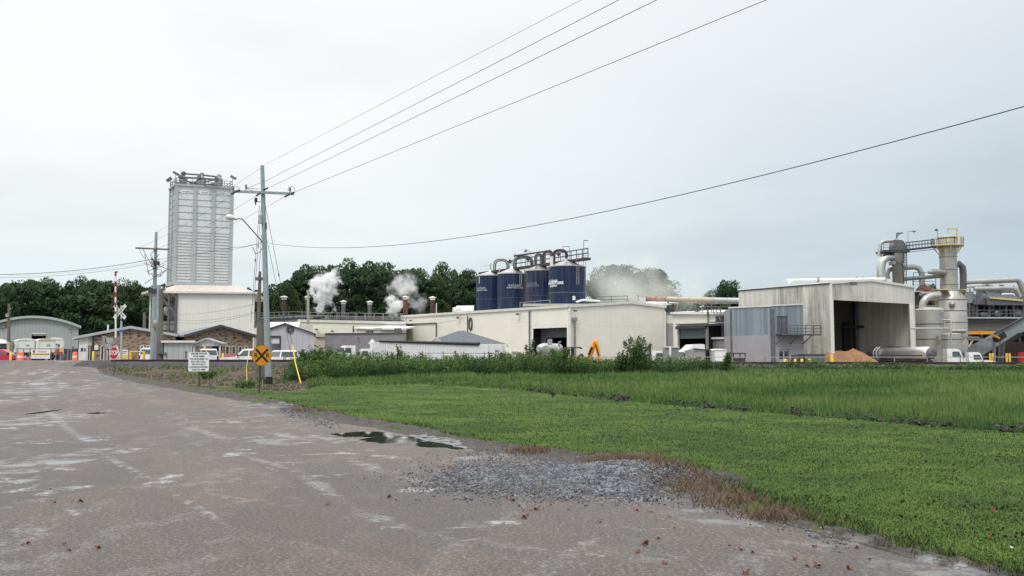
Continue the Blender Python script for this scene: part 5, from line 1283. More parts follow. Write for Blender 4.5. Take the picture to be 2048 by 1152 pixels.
# rooftop bits on the warehouse: white tank, railing, sheds
rk = thing('rooftop_tank', 'white dome-ended tank with pipe loop left of the leftmost blue silo', 'tank', (X(925, 172), 172, Z(627, 172)))
b = MB(); b.tube([Vector((X(908, 172, 619), 172, Z(620, 172))), Vector((X(914, 172, 619), 172, Z(619.5, 172))), Vector((X(948, 172, 619), 172, Z(619.5, 172)))], [.3, .75, .8], 12); b.lathe(X(928, 172, 619), 172, [(.4, Z(617, 172)), (.4, Z(613, 172))], 10); b.build('tank', M['white'], rk)
b = MB(); b.tube([Vector((X(906, 171), 171, Z(626, 171))), Vector((X(906, 171), 171, Z(616, 171))), Vector((X(920, 171), 171, Z(615.5, 171)))], .14, 7); b.box(X(908, 171), X(946, 171), 171, 173, Z(630, 171), Z(625, 171)); b.build('pipe', M['trim'], rk)
rk = thing('rooftop_railing', 'grey safety railing along the warehouse ridge right of the blue silos', 'railing', (X(1210, 152), 152, Z(607, 152)))
b = MB(); railing(b, [Vector((X(px, 152), 152, Z(py, 152))) for px, py in ((1185, 606), (1191, 606), (1256, 604))], 1.0, 2.2, .045, 1); b.build('railing', M['mid_steel'], rk)
b = MB(); b.box(X(1200, 153), X(1208, 153), 153, 154, Z(607, 153), Z(600.5, 153)); b.box(X(1254, 153), X(1260, 153), 153, 154, Z(607, 153), Z(599, 153)); b.build('vent_box', M['steel_lt'], rk)
rk = thing('silo_base_platform', 'pale pipe manifold and low platform at the foot of the blue silos', 'platform', (X(1110, 150), 150, Z(610, 150)))
b = MB(); b.box(X(1045, 149), X(1175, 143), 144, 146, Z(613, 145), Z(608, 145)); b.build('platform', M['steel_lt'], rk)
b = MB(); railing(b, [Vector((X(1040, 146), 146, Z(618, 146))), Vector((X(1100, 144), 144, Z(613, 144)))], 1.0, 2, .05, 0); b.build('low_railing', M['steel'], rk); b = MB(); b.tube([at(1148, 592, 143), at(1148, 600, 143)], .22, 8); b.tube([at(1152, 604, 143), at(1165, 600, 143), at(1200, 602, 143)], .16, 8); b.build('manifold', M['white_dirty'], rk)
# ---- 10 blue silos
silos = [(981, 952, 553, 543, .35, 0, 'leftmost of the four blue silos with white lettering at its left'), (1025, 995, 549, 536, .6, 0, 'second blue silo from the left with a dark name panel'), (1082, 1049, 543, 529, .8, .55, 'faded third blue silo from the left streaked with rust'), (1134, 1097, 534.5, 521, .45, 0, 'rightmost and nearest blue silo with ladders on its right side')]
SIL = []
for i, (cx, lx, pt, pa, fade, rusty, lb) in enumerate(silos):
    Y = (172, 165, 158, 150)[i]; x = X(cx, Y, 560); r_ = (cx - lx) / F * Y; zt = Z(pt, Y); za = Z(pa, Y); g0 = PG(x)
    s_ = thing('silo', lb, 'silo', (x, Y, g0), 0, 'blue storage silos in a row')
    b = MB(); b.lathe(x, Y, [(r_, g0), (r_, zt)], 52, smooth=False); o = b.build('shell', silo_mat('blue_silo_enamel', fade, rusty), s_)
    b = MB(); b.lathe(x, Y, [(r_ * 1.03, zt - .05), (r_ * 1.03, zt + .12), (r_ * .15, za), (r_ * .12, za + .25)], 28, smooth=False); b.build('cone_roof', M['alu_dull'], s_)
    b = MB()
    for zz in (g0 + (zt - g0) * .47, g0 + (zt - g0) * .735, g0 + (zt - g0) * .2):
        b.lathe(x, Y, [(r_ * 1.0, zz - .06), (r_ * 1.012, zz - .06), (r_ * 1.012, zz + .06), (r_ * 1.0, zz + .06)], 52)
    b.build('band', M['dark_steel'] if i != 3 else M['mid_steel'], s_)
    b = MB(); b.tube([(x, Y - .1, za), (x, Y - .1, za + 1.5)], .16, 8); b.build('spout', M['alu_dull'], s_)
    if i in (1, 3):
        for px in ((1153, 1168) if i == 3 else (1041,)):
            b = MB(); xx = X(px, Y, 560); yy = Y - math.sqrt(max(.01, r_ * r_ - (xx - x) ** 2)) - .12
            z0_ = g0 + (zt - g0) * .735 - 0; 
            for s2 in (-.2, .2): b.beam((xx + s2, yy, Z(571, Y)), (xx + s2, yy, zt + (.8 if i == 1 else 2.0)), .07)
            for k in range(14): zz = lerp(Z(571, Y), zt, k / 14); b.beam((xx - .2, yy, zz), (xx + .2, yy, zz), .05)
            b.build('ladder', M['steel'], s_)
    SIL.append((x, Y, r_, zt, za, s_))
# top gallery of silos
gl = thing('silo_gallery', 'rust brown walkway with railings and hooped pipes over the blue silos', 'walkway', (X(1050, 160), 160, Z(540, 160)))
ga, gb = at(962, 547, 176), at(1176, 517.5, 145.5); b = MB(); b.beam(ga, gb, 1.1, .38); b.build('deck', M['rust_dk'], gl)
b = MB(); railing(b, [ga.lerp(gb, t_) + Vector((0, -.5, .2)) for t_ in (.33, 1)], 1.45, 1.5, .04, 1); railing(b, [ga.lerp(gb, t_) + Vector((0, .5, .2)) for t_ in (.33, 1)], 1.45, 1.5, .04, 1)
q = ga.lerp(gb, .985)
b.beam(q + Vector((-.4, -.5, 0)), q + Vector((-.4, -.5, 2.9)), .08); b.beam(q + Vector((-.4, -.5, 2.9)), q + Vector((.3, -.5, 2.9)), .12)
for px0, px1, t0 in ((1126, 1139, .76), (1029, 1031, .31)): 
    q = ga.lerp(gb, t0); zt_ = at(px0, 493 if px0 > 1100 else 508, q.y).z
    b.beam(Vector((X(px0, q.y, 510), q.y, q.z)), Vector((X(px0, q.y, 500), q.y, zt_)), .08); b.beam(Vector((X(px1, q.y, 510), q.y, q.z)), Vector((X(px1, q.y, 500), q.y, zt_)), .08); b.beam(Vector((X(px0, q.y, 500), q.y, zt_)), Vector((X(px1, q.y, 500), q.y, zt_)), .08)
b.build('railing', M['mid_steel'], gl)
b = MB()
for px, py in ((1020, 523), (1056, 518), (1117, 508)): 
    q = at(px, py, 155); b.tube([q + Vector((-.1, 0, -1.4)), q], .04, 5); b.box(-.3, .3, -.2, .3, -.28, .28, M=Matrix.Translation(q) @ Matrix.Rotation(R(35), 4, 'Y'))
b.build('floodlight', M['dark_steel'], gl)
def hoop(px0, px1, pyb, pyt, Y, r_, mat, pyb1=None):
    b = MB(); pts = []; c = (px0 + px1) / 2; w_ = (px1 - px0) / 2; pyb1 = pyb1 or pyb
    pts.append(at(px0, pyb, Y)); rr = min(w_, (pyb - pyt)) 
    for k in range(13):
        a = math.pi * k / 12; ex = math.copysign(abs(math.cos(a)) ** .7, math.cos(a)); pts.append(at(c - w_ * ex, pyt + rr * .9 - rr * .9 * math.sin(a) ** .8, Y))
    pts.append(at(px1, pyb1, Y)); b.tube(pts, r_, 8); b.build('hooped_pipe', M[mat], gl)
hoop(987.5, 1017, 541, 518.5, 170, .12, 'mid_steel'); hoop(991, 1014, 541, 521.5, 170.5, .12, 'mid_steel'); hoop(1028, 1066, 535, 511.5, 163, .13, 'mid_steel'); hoop(1031.5, 1063, 535, 514, 163.5, .13, 'dark_steel')
hoop(1070, 1086, 531, 508.5, 157, .17, 'mid_steel'); hoop(1073, 1083, 531, 511.5, 157, .14, 'mid_steel'); hoop(1087, 1105, 531, 502, 152, .15, 'rust_dk'); hoop(1090, 1102, 531, 505, 152, .15, 'mid_steel'); hoop(1106, 1134.5, 527, 499.5, 149, .15, 'dark_steel', 515); hoop(1108.5, 1131.5, 527, 502, 149, .12, 'rust_dk', 517)
b = MB(); b.tube([at(1028, 512, 164), at(1075, 505, 158), at(1100, 501.5, 152)], .15, 7); b.build('header_pipe', M['rust_dk'], gl)
b = MB(); b.beam(at(1103, 513, 149), at(1103, 536, 149), .5, .5); b.build('drop_duct', M['white_dirty'], gl)
b = MB(); b.tube([at(1062, 512, 158), at(1060, 503, 158), at(1052, 499, 158)], .05, 5); b.lathe(0, 0, [(.05, .2), (.3, -.1), (.3, -.25)], 8, M=Matrix.Translation(at(1051, 501, 158))); b.build('lamp', M['mid_steel'], gl)
b = MB()
for px, py in ((958.5, 553), (982, 530), (999, 536), (1048.5, 533)): b.beam(at(px, py, 168), at(px, py + 14, 168), .16)
b.beam(at(966, 532, 168), at(982, 530.5, 168), .06); b.build('post', M['steel_lt'], gl)
# ---- 11 hip-roofed house
g0 = PG(0)
bld = thing('hip_roof_house', 'small grey house with dark shingled hip roof behind the long trailer', 'house', (X(930, 118), 118, g0))
x0, x1, y0, y1, ez = X(842, 114), X(1006, 114), 114, 127, Z(688, 113.5); rx0, rx1, ry, rz = X(918, 121, 665), X(928, 121, 665), 120.5, Z(661.5, 121)
b = MB(); b.box(x0 + .6, x1 - .3, y0 + .5, y1, g0, ez - .05); b.build('wall', M['conc_wall'], bld)
b = MB(); e = [Vector((x0, y0 - .3, ez)), Vector((x1 + .5, y0 - .3, ez)), Vector((x1 + .5, y1 + .5, ez)), Vector((x0, y1 + .5, ez))]; r1, r2 = Vector((rx0, ry, rz)), Vector((rx1, ry, rz))
b.poly(e[0], e[1], r2, r1); b.poly(e[1], e[2], r2); b.poly(e[2], e[3], r1, r2); b.poly(e[3], e[0], r1); b.build('roof', M['shingle'], bld)
b = MB(); b.beam(e[0] - Vector((0,0,.1)), e[1] - Vector((0,0,.1)), .1, .2); b.beam(e[1] - Vector((0,0,.1)), e[2] - Vector((0,0,.1)), .1, .2)
q = Vector((X(870.5, 115.3), 115.2, Z(681, 115))); b.poly(q + Vector((-1, 0, -.45)), q + Vector((1, 0, -.45)), q + Vector((0, 0, .35))); b.beam(q + Vector((-1.1, -.1, -.5)), q + Vector((0, -.1, .42)), .1, .14); b.beam(q + Vector((1.1, -.1, -.5)), q + Vector((0, -.1, .42)), .1, .14); b.build('fascia', M['trim'], bld)
# ---- 12 dock building between the warehouses
g0 = PG(25)
bld = thing('dock_building', 'cream loading dock building with half-raised blue-grey roller door right of the warehouse', 'building', (X(1400, 140), 140, g0))
f = Face(V2(1331, 149.5), V2(1462, 139))
hA = (f.u(1359.5), f.u(1412.5), g0, f.z(1386, 656)); hB = (f.u(1417), f.u(1462), g0, f.z(1440, 649))
b = MB(); zz = f.z(1400, 628); wall(b, f.A, f.B, g0, [(0, zz), (f.L, zz)], [hA, hB]); b.build('wall', M['cream'], bld)
b = MB(); wall(b, f.P(0, 0, .08), f.P(f.u(1347), 0, .08), g0, [(0, f.z(1338, 647)), (4, f.z(1338, 647))]); b.build('wall', M['conc_wall'], bld)['label'] = 'plain grey lower bay'
b = MB(); bk_ = Vector((1, 10, 0)); roofslab(b, [f.P(f.u(1346), zz + .5, .5), f.P(f.u(1462), zz + .05, .5), f.P(f.u(1470), zz + 1.2, -14), f.P(f.u(1356), zz + 1.4, -14)], .35); b.build('roof', M['roof_white'], bld)
b = MB(); quadP(b, f.A, f.d, hA[0] - .1, hA[1] + .1, f.z(1386, 677), hA[3] + .05, -.15, f.n); 
rs = b.build('roller_door', corr('blue_grey_shutter', (.09,.125,.15), 99, .2, line=.8, seams=.35), bld)
b = MB(); b.beam(f.P(hA[0] - .3, hA[3] + .1, .35), f.P(hA[1] + .3, hA[3] + .1, .35), .5, .45); b.build('shutter_housing', M['dark_steel'], bld)
b = MB(); quadP(b, f.A, f.d, hA[0] - .3, hA[0], g0, hA[3] + .3, .1, f.n); quadP(b, f.A, f.d, hA[1], hA[1] + .3, g0, hA[3] + .3, .1, f.n); quadP(b, f.A, f.d, hA[1] + .42, hA[1] + .62, g0, zz, .16, f.n); b.build('door_frame', M['steel'], bld)
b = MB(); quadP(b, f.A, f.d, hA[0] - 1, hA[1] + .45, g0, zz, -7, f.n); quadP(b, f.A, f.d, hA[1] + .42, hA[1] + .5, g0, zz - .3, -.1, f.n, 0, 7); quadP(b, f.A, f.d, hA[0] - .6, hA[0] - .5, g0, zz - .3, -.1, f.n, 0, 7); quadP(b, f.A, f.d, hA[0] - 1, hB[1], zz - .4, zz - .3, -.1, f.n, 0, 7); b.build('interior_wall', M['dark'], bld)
b = MB(); quadP(b, f.A, f.d, hB[0], hB[1] + 1, g0, hB[3] + 1, -3, f.n); b.build('bay_back_wall', M['conc_wall'], bld)
b = MB(); quadP(b, f.A, f.d, hB[0], hB[1] - .6, f.z(1440, 678), f.z(1440, 674), -.6, f.n, 0, 2.2); b.build('bay_ledge', M['trim'], bld)
b = MB(); quadP(b, f.A, f.d, f.u(1418), f.u(1453), g0, f.z(1440, 680), -.9, f.n, 0, 1.8); b.build('bay_machine', M['steel'], bld)
b = MB(); b.beam(f.P(f.u(1436), f.z(1436, 674), -2.8), f.P(f.u(1436), hB[3], -2.8), .25); b.beam(f.P(hB[0], hB[3], .1), f.P(hB[1], hB[3], .1), .4, .3); quadP(b, f.A, f.d, f.u(1355), f.u(1416), f.z(1386, 648.6), f.z(1386, 647.4), .5, f.n, 0, .5)
for px in (1363, 1391): b.beam(f.P(f.u(px), f.z(px, 654), .1), f.P(f.u(px + 6), f.z(px, 649), .8), .1)
b.build('bracket', M['dark_steel'], bld)
b = MB(); quadP(b, f.A, f.d, f.u(1437), f.u(1451), f.z(1444, 644), f.z(1444, 632), .6, f.n, 0, .6); b.build('tank_unit', M['dark_steel'], bld)
b = MB()
for p_, q_ in (((1430, 616), (1441, 640)), ((1437, 615), (1445, 632)), ((1426, 617), (1432, 640))): b.beam(at(*p_, 137.5), at(*q_, 137.5), .12)
railing(b, [at(1405, 625, 139), at(1460, 625, 139)], 1.3, 1.2, .05, 2); b.beam(at(1418, 644, 137), at(1450, 646, 137), .9, .15); b.build('stair_frame', M['steel'], bld)
mon = thing('roof_monitor', 'raised lean-to roof with white sloping edge behind the warehouse right corner', 'roof monitor', (X(1330, 152), 146, Z(625, 152)))
b = MB(); roofslab(b, [at(1298, 609, 153), at(1356, 604.5, 151), at(1352, 600, 163), at(1290, 604, 163)], .35); b.build('roof', M['roof_white'], mon)
b = MB(); b.poly(at(1328, 622, 153), at(1354, 622, 153), at(1354, 607, 153), at(1328, 609, 153)); b.build('wall', M['tan'], mon)
b = MB(); b.box(X(1331, 150), X(1349, 150), 149, 152, Z(624, 150), Z(618, 150)); b.beam(at(1346, 608, 150), at(1346, 630, 150), .3); b.box(X(1331, 150), X(1343, 150), 149.5, 152, Z(641, 150), Z(638, 150)); b.build('beam', M['dark_steel'], mon)
b = MB(); b.box(X(1392, 145), X(1399, 145), 144.4, 145.4, Z(626, 145), Z(617.5, 145)); b.box(X(1393.5, 145), X(1397.5, 145), 144.5, 145.3, Z(617, 145), Z(608, 145)); tag(b.build('roof_vent', M['mid_steel'], org=(X(1396, 145), 145, Z(627, 145))), 'small dark box vent on the white dock roof edge', 'roof vent')
# long duct
dt = thing('long_duct', 'long tan and silver pipe running over the roofs to the big dirty building', 'duct', (X(1380, 150), 150, Z(600, 150)))
pa_, pb_ = at(1294, 597.5, 158), at(1484, 602, 134); 
for k, (t0, t1) in enumerate([(i / 8, (i + 1) / 8) for i in range(8)]):
    b = MB(); b.tube([pa_.lerp(pb_, t0), pa_.lerp(pb_, t1)], .44, 14, cap=False); q_, q2 = pa_.lerp(pb_, t1), pa_.lerp(pb_, t1 + .004); b.tube([q_, q2], .5, 14)
    b.build('duct_section', M[['duct_rust', 'duct_rust', 'duct_tan', 'duct_tan', 'duct_tan', 'duct_tan', 'alu_dull', 'alu_dull'][k]] if 'duct_rust' in M else M['tan'], dt)
b = MB(); q = at(1284, 597, 158); b.box(q.x - .6, q.x + .55, q.y - .6, q.y + .6, q.z - 1.4, q.z + .45); b.box(q.x - .75, q.x + .7, q.y - .75, q.y + .75, q.z + .45, q.z + .6); b.build('inlet_box', M['white_dirty'], dt)
b = MB(); q = pa_.lerp(pb_, .68); b.beam(q + Vector((0, 0, -.4)), q + Vector((-.1, 0, -2.3)), .2); q = pa_.lerp(pb_, .25); b.beam(q + Vector((0, 0, -.4)), q + Vector((0, 0, -1.6)), .2); b.build('duct_support', M['dark_steel'], dt)
# ================================================================ BIG RIGHT BUILDING + PROCESS PLANT
g0 = PG(40)
bld = thing('raw_material_building', 'big dirty cream building with a huge open front and brown heap inside', 'building', (40, 118, g0))
Ce = V2(1661.5, 115, 690); He = Z(566, 115); Yl = Yfor(578, He + .2); Le = V2(1478, Yl, 640); dd = unit(Le - Ce); pn = Vector((-dd.y, dd.x, 0)); pn = pn if pn.x > 0 else -pn
k_ = X(1831, 1.0, 650); W_ = (k_ * Ce.y - Ce.x) / (pn.x - k_ * pn.y); Re = Ce + pn * W_
f = Face(Le, Ce); f2 = Face(Ce, Re); Hr = f2.z(1831, 574); Hp = f2.z(1745, 560.5); up = f2.u(1745)
pr = [(0, He), (up, Hp), (f2.L, Hr)]
h2 = (f2.u(1665), f2.u(1821), g0, f2.z(1740, 603.5))
b = MB(); wall(b, f.A, f.B, g0, [(0, He), (f.L, He)])
wall(b, f2.A, f2.B, g0, pr, [h2]); bk = Le - Ce; wall(b, f2.B, f2.B + bk, g0, [(0, Hr), (99, Hr)]); wall(b, Le, Le + pn * W_, g0, pr)
b.build('wall', M['cream_old'], bld)
b = MB()
for (u0, z0), (u1, z1) in (((-.2, He), pr[1]), (pr[1], (f2.L + .2, Hr))): roofslab(b, [f2.P(u0, z0 + .15, .15), f2.P(u1, z1 + .15, .15), f2.P(u1, z1 + .15, 0) + bk, f2.P(u0, z0 + .15, 0) + bk], .14)
b.build('roof', M['roof_white'], bld)
b = MB(); b.beam(f.P(-.1, He - .02, .08), f.P(f.L, He - .02, .08), .12, .2); b.build('eave_gutter', M['trim_dark'], bld)
b = MB()
for (u0, z0), (u1, z1) in zip(pr[:-1], pr[1:]): b.beam(f2.P(u0, z0, .1), f2.P(u1, z1, .1), .15, .28)
b.beam(f2.P(.15, g0, .08), f2.P(.15, He, .08), .35, .16); b.beam(f2.P(h2[0] + .02, g0, .1), f2.P(h2[0] + .02, h2[3], .1), .28, .2); b.build('corner_trim', M['trim'], bld)
b = MB(); b.beam(f2.P(h2[1] + .25, g0, .12), f2.P(h2[1] + .25, h2[3], .12), .55, .35); b.build('door_post', M['trim'], bld)
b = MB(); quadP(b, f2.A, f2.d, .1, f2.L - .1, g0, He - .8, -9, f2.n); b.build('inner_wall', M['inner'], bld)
b = MB(); quadP(b, f2.A, f2.d, f2.u(1822) - 2.4, f2.u(1822) - .9, g0, f2.z(1810, 640), -8.7, f2.n, 0, .2); b.build('inner_doorway', M['dark'], bld)  # flat dark panel whose colour stands for the shade in an opening
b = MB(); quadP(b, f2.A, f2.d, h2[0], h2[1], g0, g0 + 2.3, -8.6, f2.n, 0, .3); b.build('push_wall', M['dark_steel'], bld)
b = MB()
for u in np.linspace(.8, f2.L - 1, 4): b.beam(f2.P(u, g0, -8.6), f2.P(u, He - .8, -8.6), .45)
b.build('inner_column', M['dark_steel'], bld)
b = MB()
for (a, p0, c, p1, w_) in ((1665, 654, 1830, 651, .22), (1665, 659, 1830, 648, .14), (1690, 646, 1780, 643, .14), (1665, 664, 1740, 664, .14), (1668, 671, 1730, 665, .18)):
    b.beam(f2.P(f2.u(a), f2.z(a, p0), -7.9), f2.P(f2.u(c), f2.z(c, p1), -7.9), w_)
b.beam(f2.P(f2.u(1688), g0, -7.8), f2.P(f2.u(1688), f2.z(1688, 645), -7.8), .15); b.beam(f2.P(f2.u(1690), f2.z(1690, 680), -7.8), f2.P(f2.u(1705), f2.z(1705, 664), -7.8), .2)
b.beam(f2.P(f2.u(1675), f2.z(1675, 642), -7.8), f2.P(f2.u(1684), f2.z(1684, 652), -7.8), .35)
b.build('pipe_rack', M['black'], bld)
b = MB(); q = f2.P(f2.u(1731), 0, -7.2); zc0 = f2.z(1731, 688)
Mq = Matrix.Translation((q.x, q.y, zc0)) @ Matrix.Rotation(R(90), 4, 'X'); b.lathe(0, 0, [(.4, -1.2), (1.1, -1.0), (1.1, .6), (.5, .9)], 16, M=Mq); b.box(q.x - 1.5, q.x - .3, q.y - .8, q.y + .8, zc0 - 1.2, zc0 + .9); b.beam((q.x - .3, q.y, zc0 + .5), (q.x + .2, q.y, zc0 + 2), .5); b.build('blower', M['black'], bld)
lampfix(bld, f2.P(f2.u(1700), f2.z(1700, 565), .0), s=.7, n=f2.n)
b = MB(); b.tube([at(1822, 657, 113), at(1900, 657, 112.5), at(1902, 668, 112.5), at(1902, 696, 112.5)], .12, 6); b.build('outlet_pipe', M['steel_lt'], bld)
# sawdust heap
c0 = f2.P(f2.u(1690), 0, 1.2); b = MB(); n = 26; vs = []; fs = []; zt = Z(700, c0.y) - g0
for j in range(n + 1):
    for i in range(n + 1):
        dx, dy = -1 + 2 * i / n, -1 + 2 * j / n; x = c0.x + dx * 5.2; y = c0.y + dy * 3.6; rr = math.hypot(dx, dy)
        h = zt * max(0, 1 - rr) * (1.15 + .25 * mnoise.noise(Vector((x * .6, y * .6, 1)))) + zt * .5 * max(0, 1 - math.hypot((dx + .62) / .45, dy / .5))
        vs.append((x, y, g0 + min(h, zt * 1.1) + mnoise.noise(Vector((x * 2, y * 2, 0))) * .06 - .03))
for j in range(n):
    for i in range(n): a = j * (n + 1) + i; fs.append((a, a + 1, a + n + 2, a + n + 1))
b.add(vs, fs, 0, True); tag(b.build('sawdust_heap', M['sawdust'], org=(c0.x, c0.y, g0)), 'orange brown heap of sawdust spilling out of the big open building', 'heap')
# annex
an = thing('annex', 'two-part annex with galvanised sheeting above pale block wall and an upper door', 'annex', (X(1530, 113), 113, g0))
fA = Face(V2(1461, 116), V2(1546.5, 111)); fB = Face(V2(1546.5, 111), V2(1608, 112.5)); zs = fA.z(1546, 669.5); zt1 = fA.z(1546, 612.5); zt2 = fB.z(1608, 609)
b = MB(); wall(b, fA.A, fA.B, zs, [(0, fA.z(1461, 616)), (fA.L, zt1)]); wall(b, fB.A, fB.B, zs, [(0, zt1 + .05), (fB.L, zt2)], [(fB.u(1555), fB.u(1576), fB.z(1565, 667), fB.z(1565, 632))])
wall(b, V2(1449, 125), fA.A, zs, [(0, fA.z(1461, 616)), (20, fA.z(1461, 616))]); wall(b, fB.B, fB.B + Vector((-1, 4, 0)), zs, [(0, zt2), (9, zt2)])
b.build('upper_wall', M['galv'], an)
b = MB(); wall(b, fA.A, fA.B, g0, [(0, zs), (fA.L, zs)]); hd = (fB.u(1558), fB.u(1578), g0, fB.z(1568, 699)); wall(b, fB.A, fB.B, g0, [(0, zs), (fB.L, zs)], [hd]); wall(b, V2(1449, 125), fA.A, g0, [(0, zs), (20, zs)]); wall(b, fB.B, fB.B + Vector((-1, 4, 0)), g0, [(0, zs), (9, zs)])
b.build('lower_wall', M['conc_wall'], an)
b = MB(); roofslab(b, [fA.P(-.1, fA.z(1461, 616) + .12, .15), fA.P(fA.L, zt1 + .12, .15), fA.P(fA.L, zt1 + .12, -6), fA.P(-.1, fA.z(1461, 616) + .12, -6)], .16); roofslab(b, [fB.P(0, zt1 + .17, .15), fB.P(fB.L, zt2 + .12, .15), fB.P(fB.L, zt2 + .12, -4), fB.P(0, zt1 + .17, -4)], .16); b.build('roof', M['trim'], an)
b = MB()
for fc, u in ((fA, .2), (fA, fA.L - .15), (fB, .12)): b.beam(fc.P(u, g0, .05), fc.P(u, zt1 - .3, .05), .22, .12)
b.build('downpipe', M['mid_steel'], an)
b = MB(); u0, u1 = fB.u(1555), fB.u(1576); quadP(b, fB.A, fB.d, u0, u1, fB.z(1565, 667), fB.z(1565, 632), -.1, fB.n); quadP(b, fB.A, fB.d, (u0+u1)/2 - .03, (u0+u1)/2 + .03, fB.z(1565, 667), fB.z(1565, 632), -.05, fB.n); b.build('upper_door', M['mid_steel'], an)
b = MB(); quadP(b, fB.A, fB.d, hd[0], hd[1], g0, hd[3], -.1, fB.n); d_ = b.build('lower_door', M['trim_grey'], an)
b = MB(); m_ = (hd[0] + hd[1]) / 2; quadP(b, fB.A, fB.d, hd[0] + .12, m_ - .12, hd[3] - 1.1, hd[3] - .2, -.06, fB.n); quadP(b, fB.A, fB.d, m_ + .12, hd[1] - .12, hd[3] - 1.1, hd[3] - .2, -.06, fB.n); b.build('pane', M['glass'], d_)
b = MB(); zp = fB.z(1590, 669.5); q0, q1 = fB.P(fB.u(1552), zp, 0), fB.P(fB.u(1629), zp, 0); n_ = fB.n
b.poly(q0, q1, q1 + n_ * 1.3, q0 + n_ * 1.3); b.beam(q0 + n_ * 1.3, q1 + n_ * 1.3, .12, .2); b.beam(q0 + n_ * .1, q1 + n_ * .1, .12, .2)
for px in (1553, 1580, 1606): qq = fB.P(fB.u(px) + .5, zp, 1.25); b.beam(qq, fB.P(fB.u(px), zp - 1.1, .05), .1)
b.build('balcony', M['mid_steel'], an)
b = MB(); railing(b, [q0 + n_ * 1.3, q1 + n_ * 1.3, q1], 1.1, 1.0, .035, 2); b.build('balcony_railing', M['mid_steel'], an)
for i, px in enumerate((1570, 1590, 1603.5, 1618.5)):
    x = X(px, 104); b = MB(); b.lathe(x, 104, [(.16, g0), (.16, Z(718.5, 104)), (.08, Z(717.5, 104))], 10)
    tag(b.build('bollard', M['yellow'], org=(x, 104, g0)), ['leftmost yellow bollard by the annex doors', 'second yellow bollard right of the annex doors', 'third yellow bollard in front of the green container', 'rightmost of the four low yellow bollards before the green container'][i], 'bollard', 'yellow bollards in front of the annex')
x = X(1663, 112); b = MB(); b.lathe(x, 112, [(.22, g0), (.22, Z(711, 112)), (.1, Z(709.5, 112))], 10); tag(b.build('bollard', M['yellow'], org=(x, 112, g0)), 'yellow bollard at the corner of the big open building', 'bollard')
b = MB(); x0, x1 = X(1611, 107), X(1648, 107); b.extr([(x0, g0 + .2), (x1, g0 + .2), (x1 + .1, Z(709.5, 107)), (x0 - .1, Z(709.5, 107))], 107, 109.5)
dm = thing('waste_container', 'dark green steel waste container beside the annex', 'container', ((x0 + x1) / 2, 108, g0)); b.build('bin_body', M['green_box'], dm)
b = MB(); b.box(x0 - .15, x1 + .15, 106.9, 109.6, Z(709.5, 107), Z(708, 107)); b.build('lid', M['trim_dark'], dm); b = MB(); b.box(x0 - 1.2, x0 - .3, 107, 108.5, g0, Z(709.8, 107)); tag(b.build('steel_drum_box', M['dark_steel'], org=(x0 - .8, 107.7, g0)), 'dark steel box standing left of the green container', 'box')
# pipes on big building roof
rp_ = thing('roof_pipe', 'long white pipe lying along the roof ridge of the big dirty building', 'pipe', (X(1650, 124), 124, Z(560, 124)))
b = MB(); b.tube([at(1573, 561, 126), at(1590, 560.3, 126), at(1770, 557.8, 122)], .2, 10); b.tube([at(1577, 568, 126), at(1582, 562, 126), at(1590, 560.5, 126)], .25, 8); b.build('pipe', M['trim'], rp_)
b = MB()
for px in (1636, 1714, 1726): b.lathe(0, 0, [(.34, -.12), (.34, .12)], 12, M=Matrix.Translation(at(px, 559.7 - (px - 1600) * .012, 125)) @ Matrix.Rotation(R(90), 4, 'Y'))
b.build('flange', M['steel'], rp_)
# ---- duct tower left of the stack
Y = 136
dw = thing('duct_tower', 'square grey duct tower with a huge silver bent duct and a platform', 'tower', (X(1795, Y), Y, g0))
b = MB(); b.lathe(X(1795.5, Y, 540), Y, [(.78, g0 + 6), (.78, Z(526, Y)), (.92, Z(526, Y)), (.92, Z(504, Y))], 16); b.box(X(1783, Y, 490), X(1804, Y, 490), Y - .8, Y + .8, Z(505, Y), Z(484, Y)); b.build('column', M['steel_lt'], dw)
b = MB(); b.box(X(1780, Y, 510), X(1786, Y, 510), Y - .9, Y + .6, Z(530, Y), Z(523, Y)); b.build('junction_box', M['steel'], dw); b = MB(); b.extr([(X(1782, Y, 490), Z(503, Y)), (X(1806, Y, 490), Z(503, Y)), (X(1808, Y, 490), Z(494, Y)), (X(1800, Y, 490), Z(482, Y)), (X(1784, Y, 490), Z(481, Y))], Y - 1.0, Y + .9); b.build('head_box', M['mid_steel'], dw)
b = MB(); b.tube([at(1790, 515, Y), at(1782, 513.5, Y - .3), at(1772, 515, Y - .5), at(1764, 523, Y - .5), at(1761.5, 535, Y - .5), at(1762.5, 550, Y - .5), at(1765, 559, Y - .5), at(1771, 562, Y - .5)], [.55, .58, .6, .62, .62, .62, .58, .5], 16); b.build('bent_duct', M['alu_dull'], dw)
b = MB(); b.tube([at(1759, 512, Y), at(1760, 490, Y), at(1763, 484.5, Y), at(1770, 482.5, Y), at(1795, 480.5, Y), at(1803, 486, Y)], .3, 10); b.build('top_pipe', M['steel_lt'], dw)
b = MB(); b.tube([at(1788, 537, Y + 1), at(1778, 540, Y + 1), at(1774, 549, Y + 1), at(1776, 558, Y + 1)], .35, 10); b.build('side_pipe', M['steel_lt'], dw)
b = MB(); b.box(X(1759, Y, 505), X(1812, Y, 505), Y - 1.4, Y + 1.4, Z(506.5, Y), Z(502, Y)); b.build('platform', M['dark_steel'], dw)
b = MB(); z_ = Z(502, Y); railing(b, [(X(1760, Y, 500), Y - 1.3, z_), (X(1783, Y, 500), Y - 1.3, z_)], 1.1, .9, .03, 2); railing(b, [(X(1803, Y, 500), Y - 1.3, z_), (X(1812, Y, 500), Y - 1.3, z_)], 1.1, .6, .03, 2); b.build('railing', M['mid_steel'], dw)
b = MB()
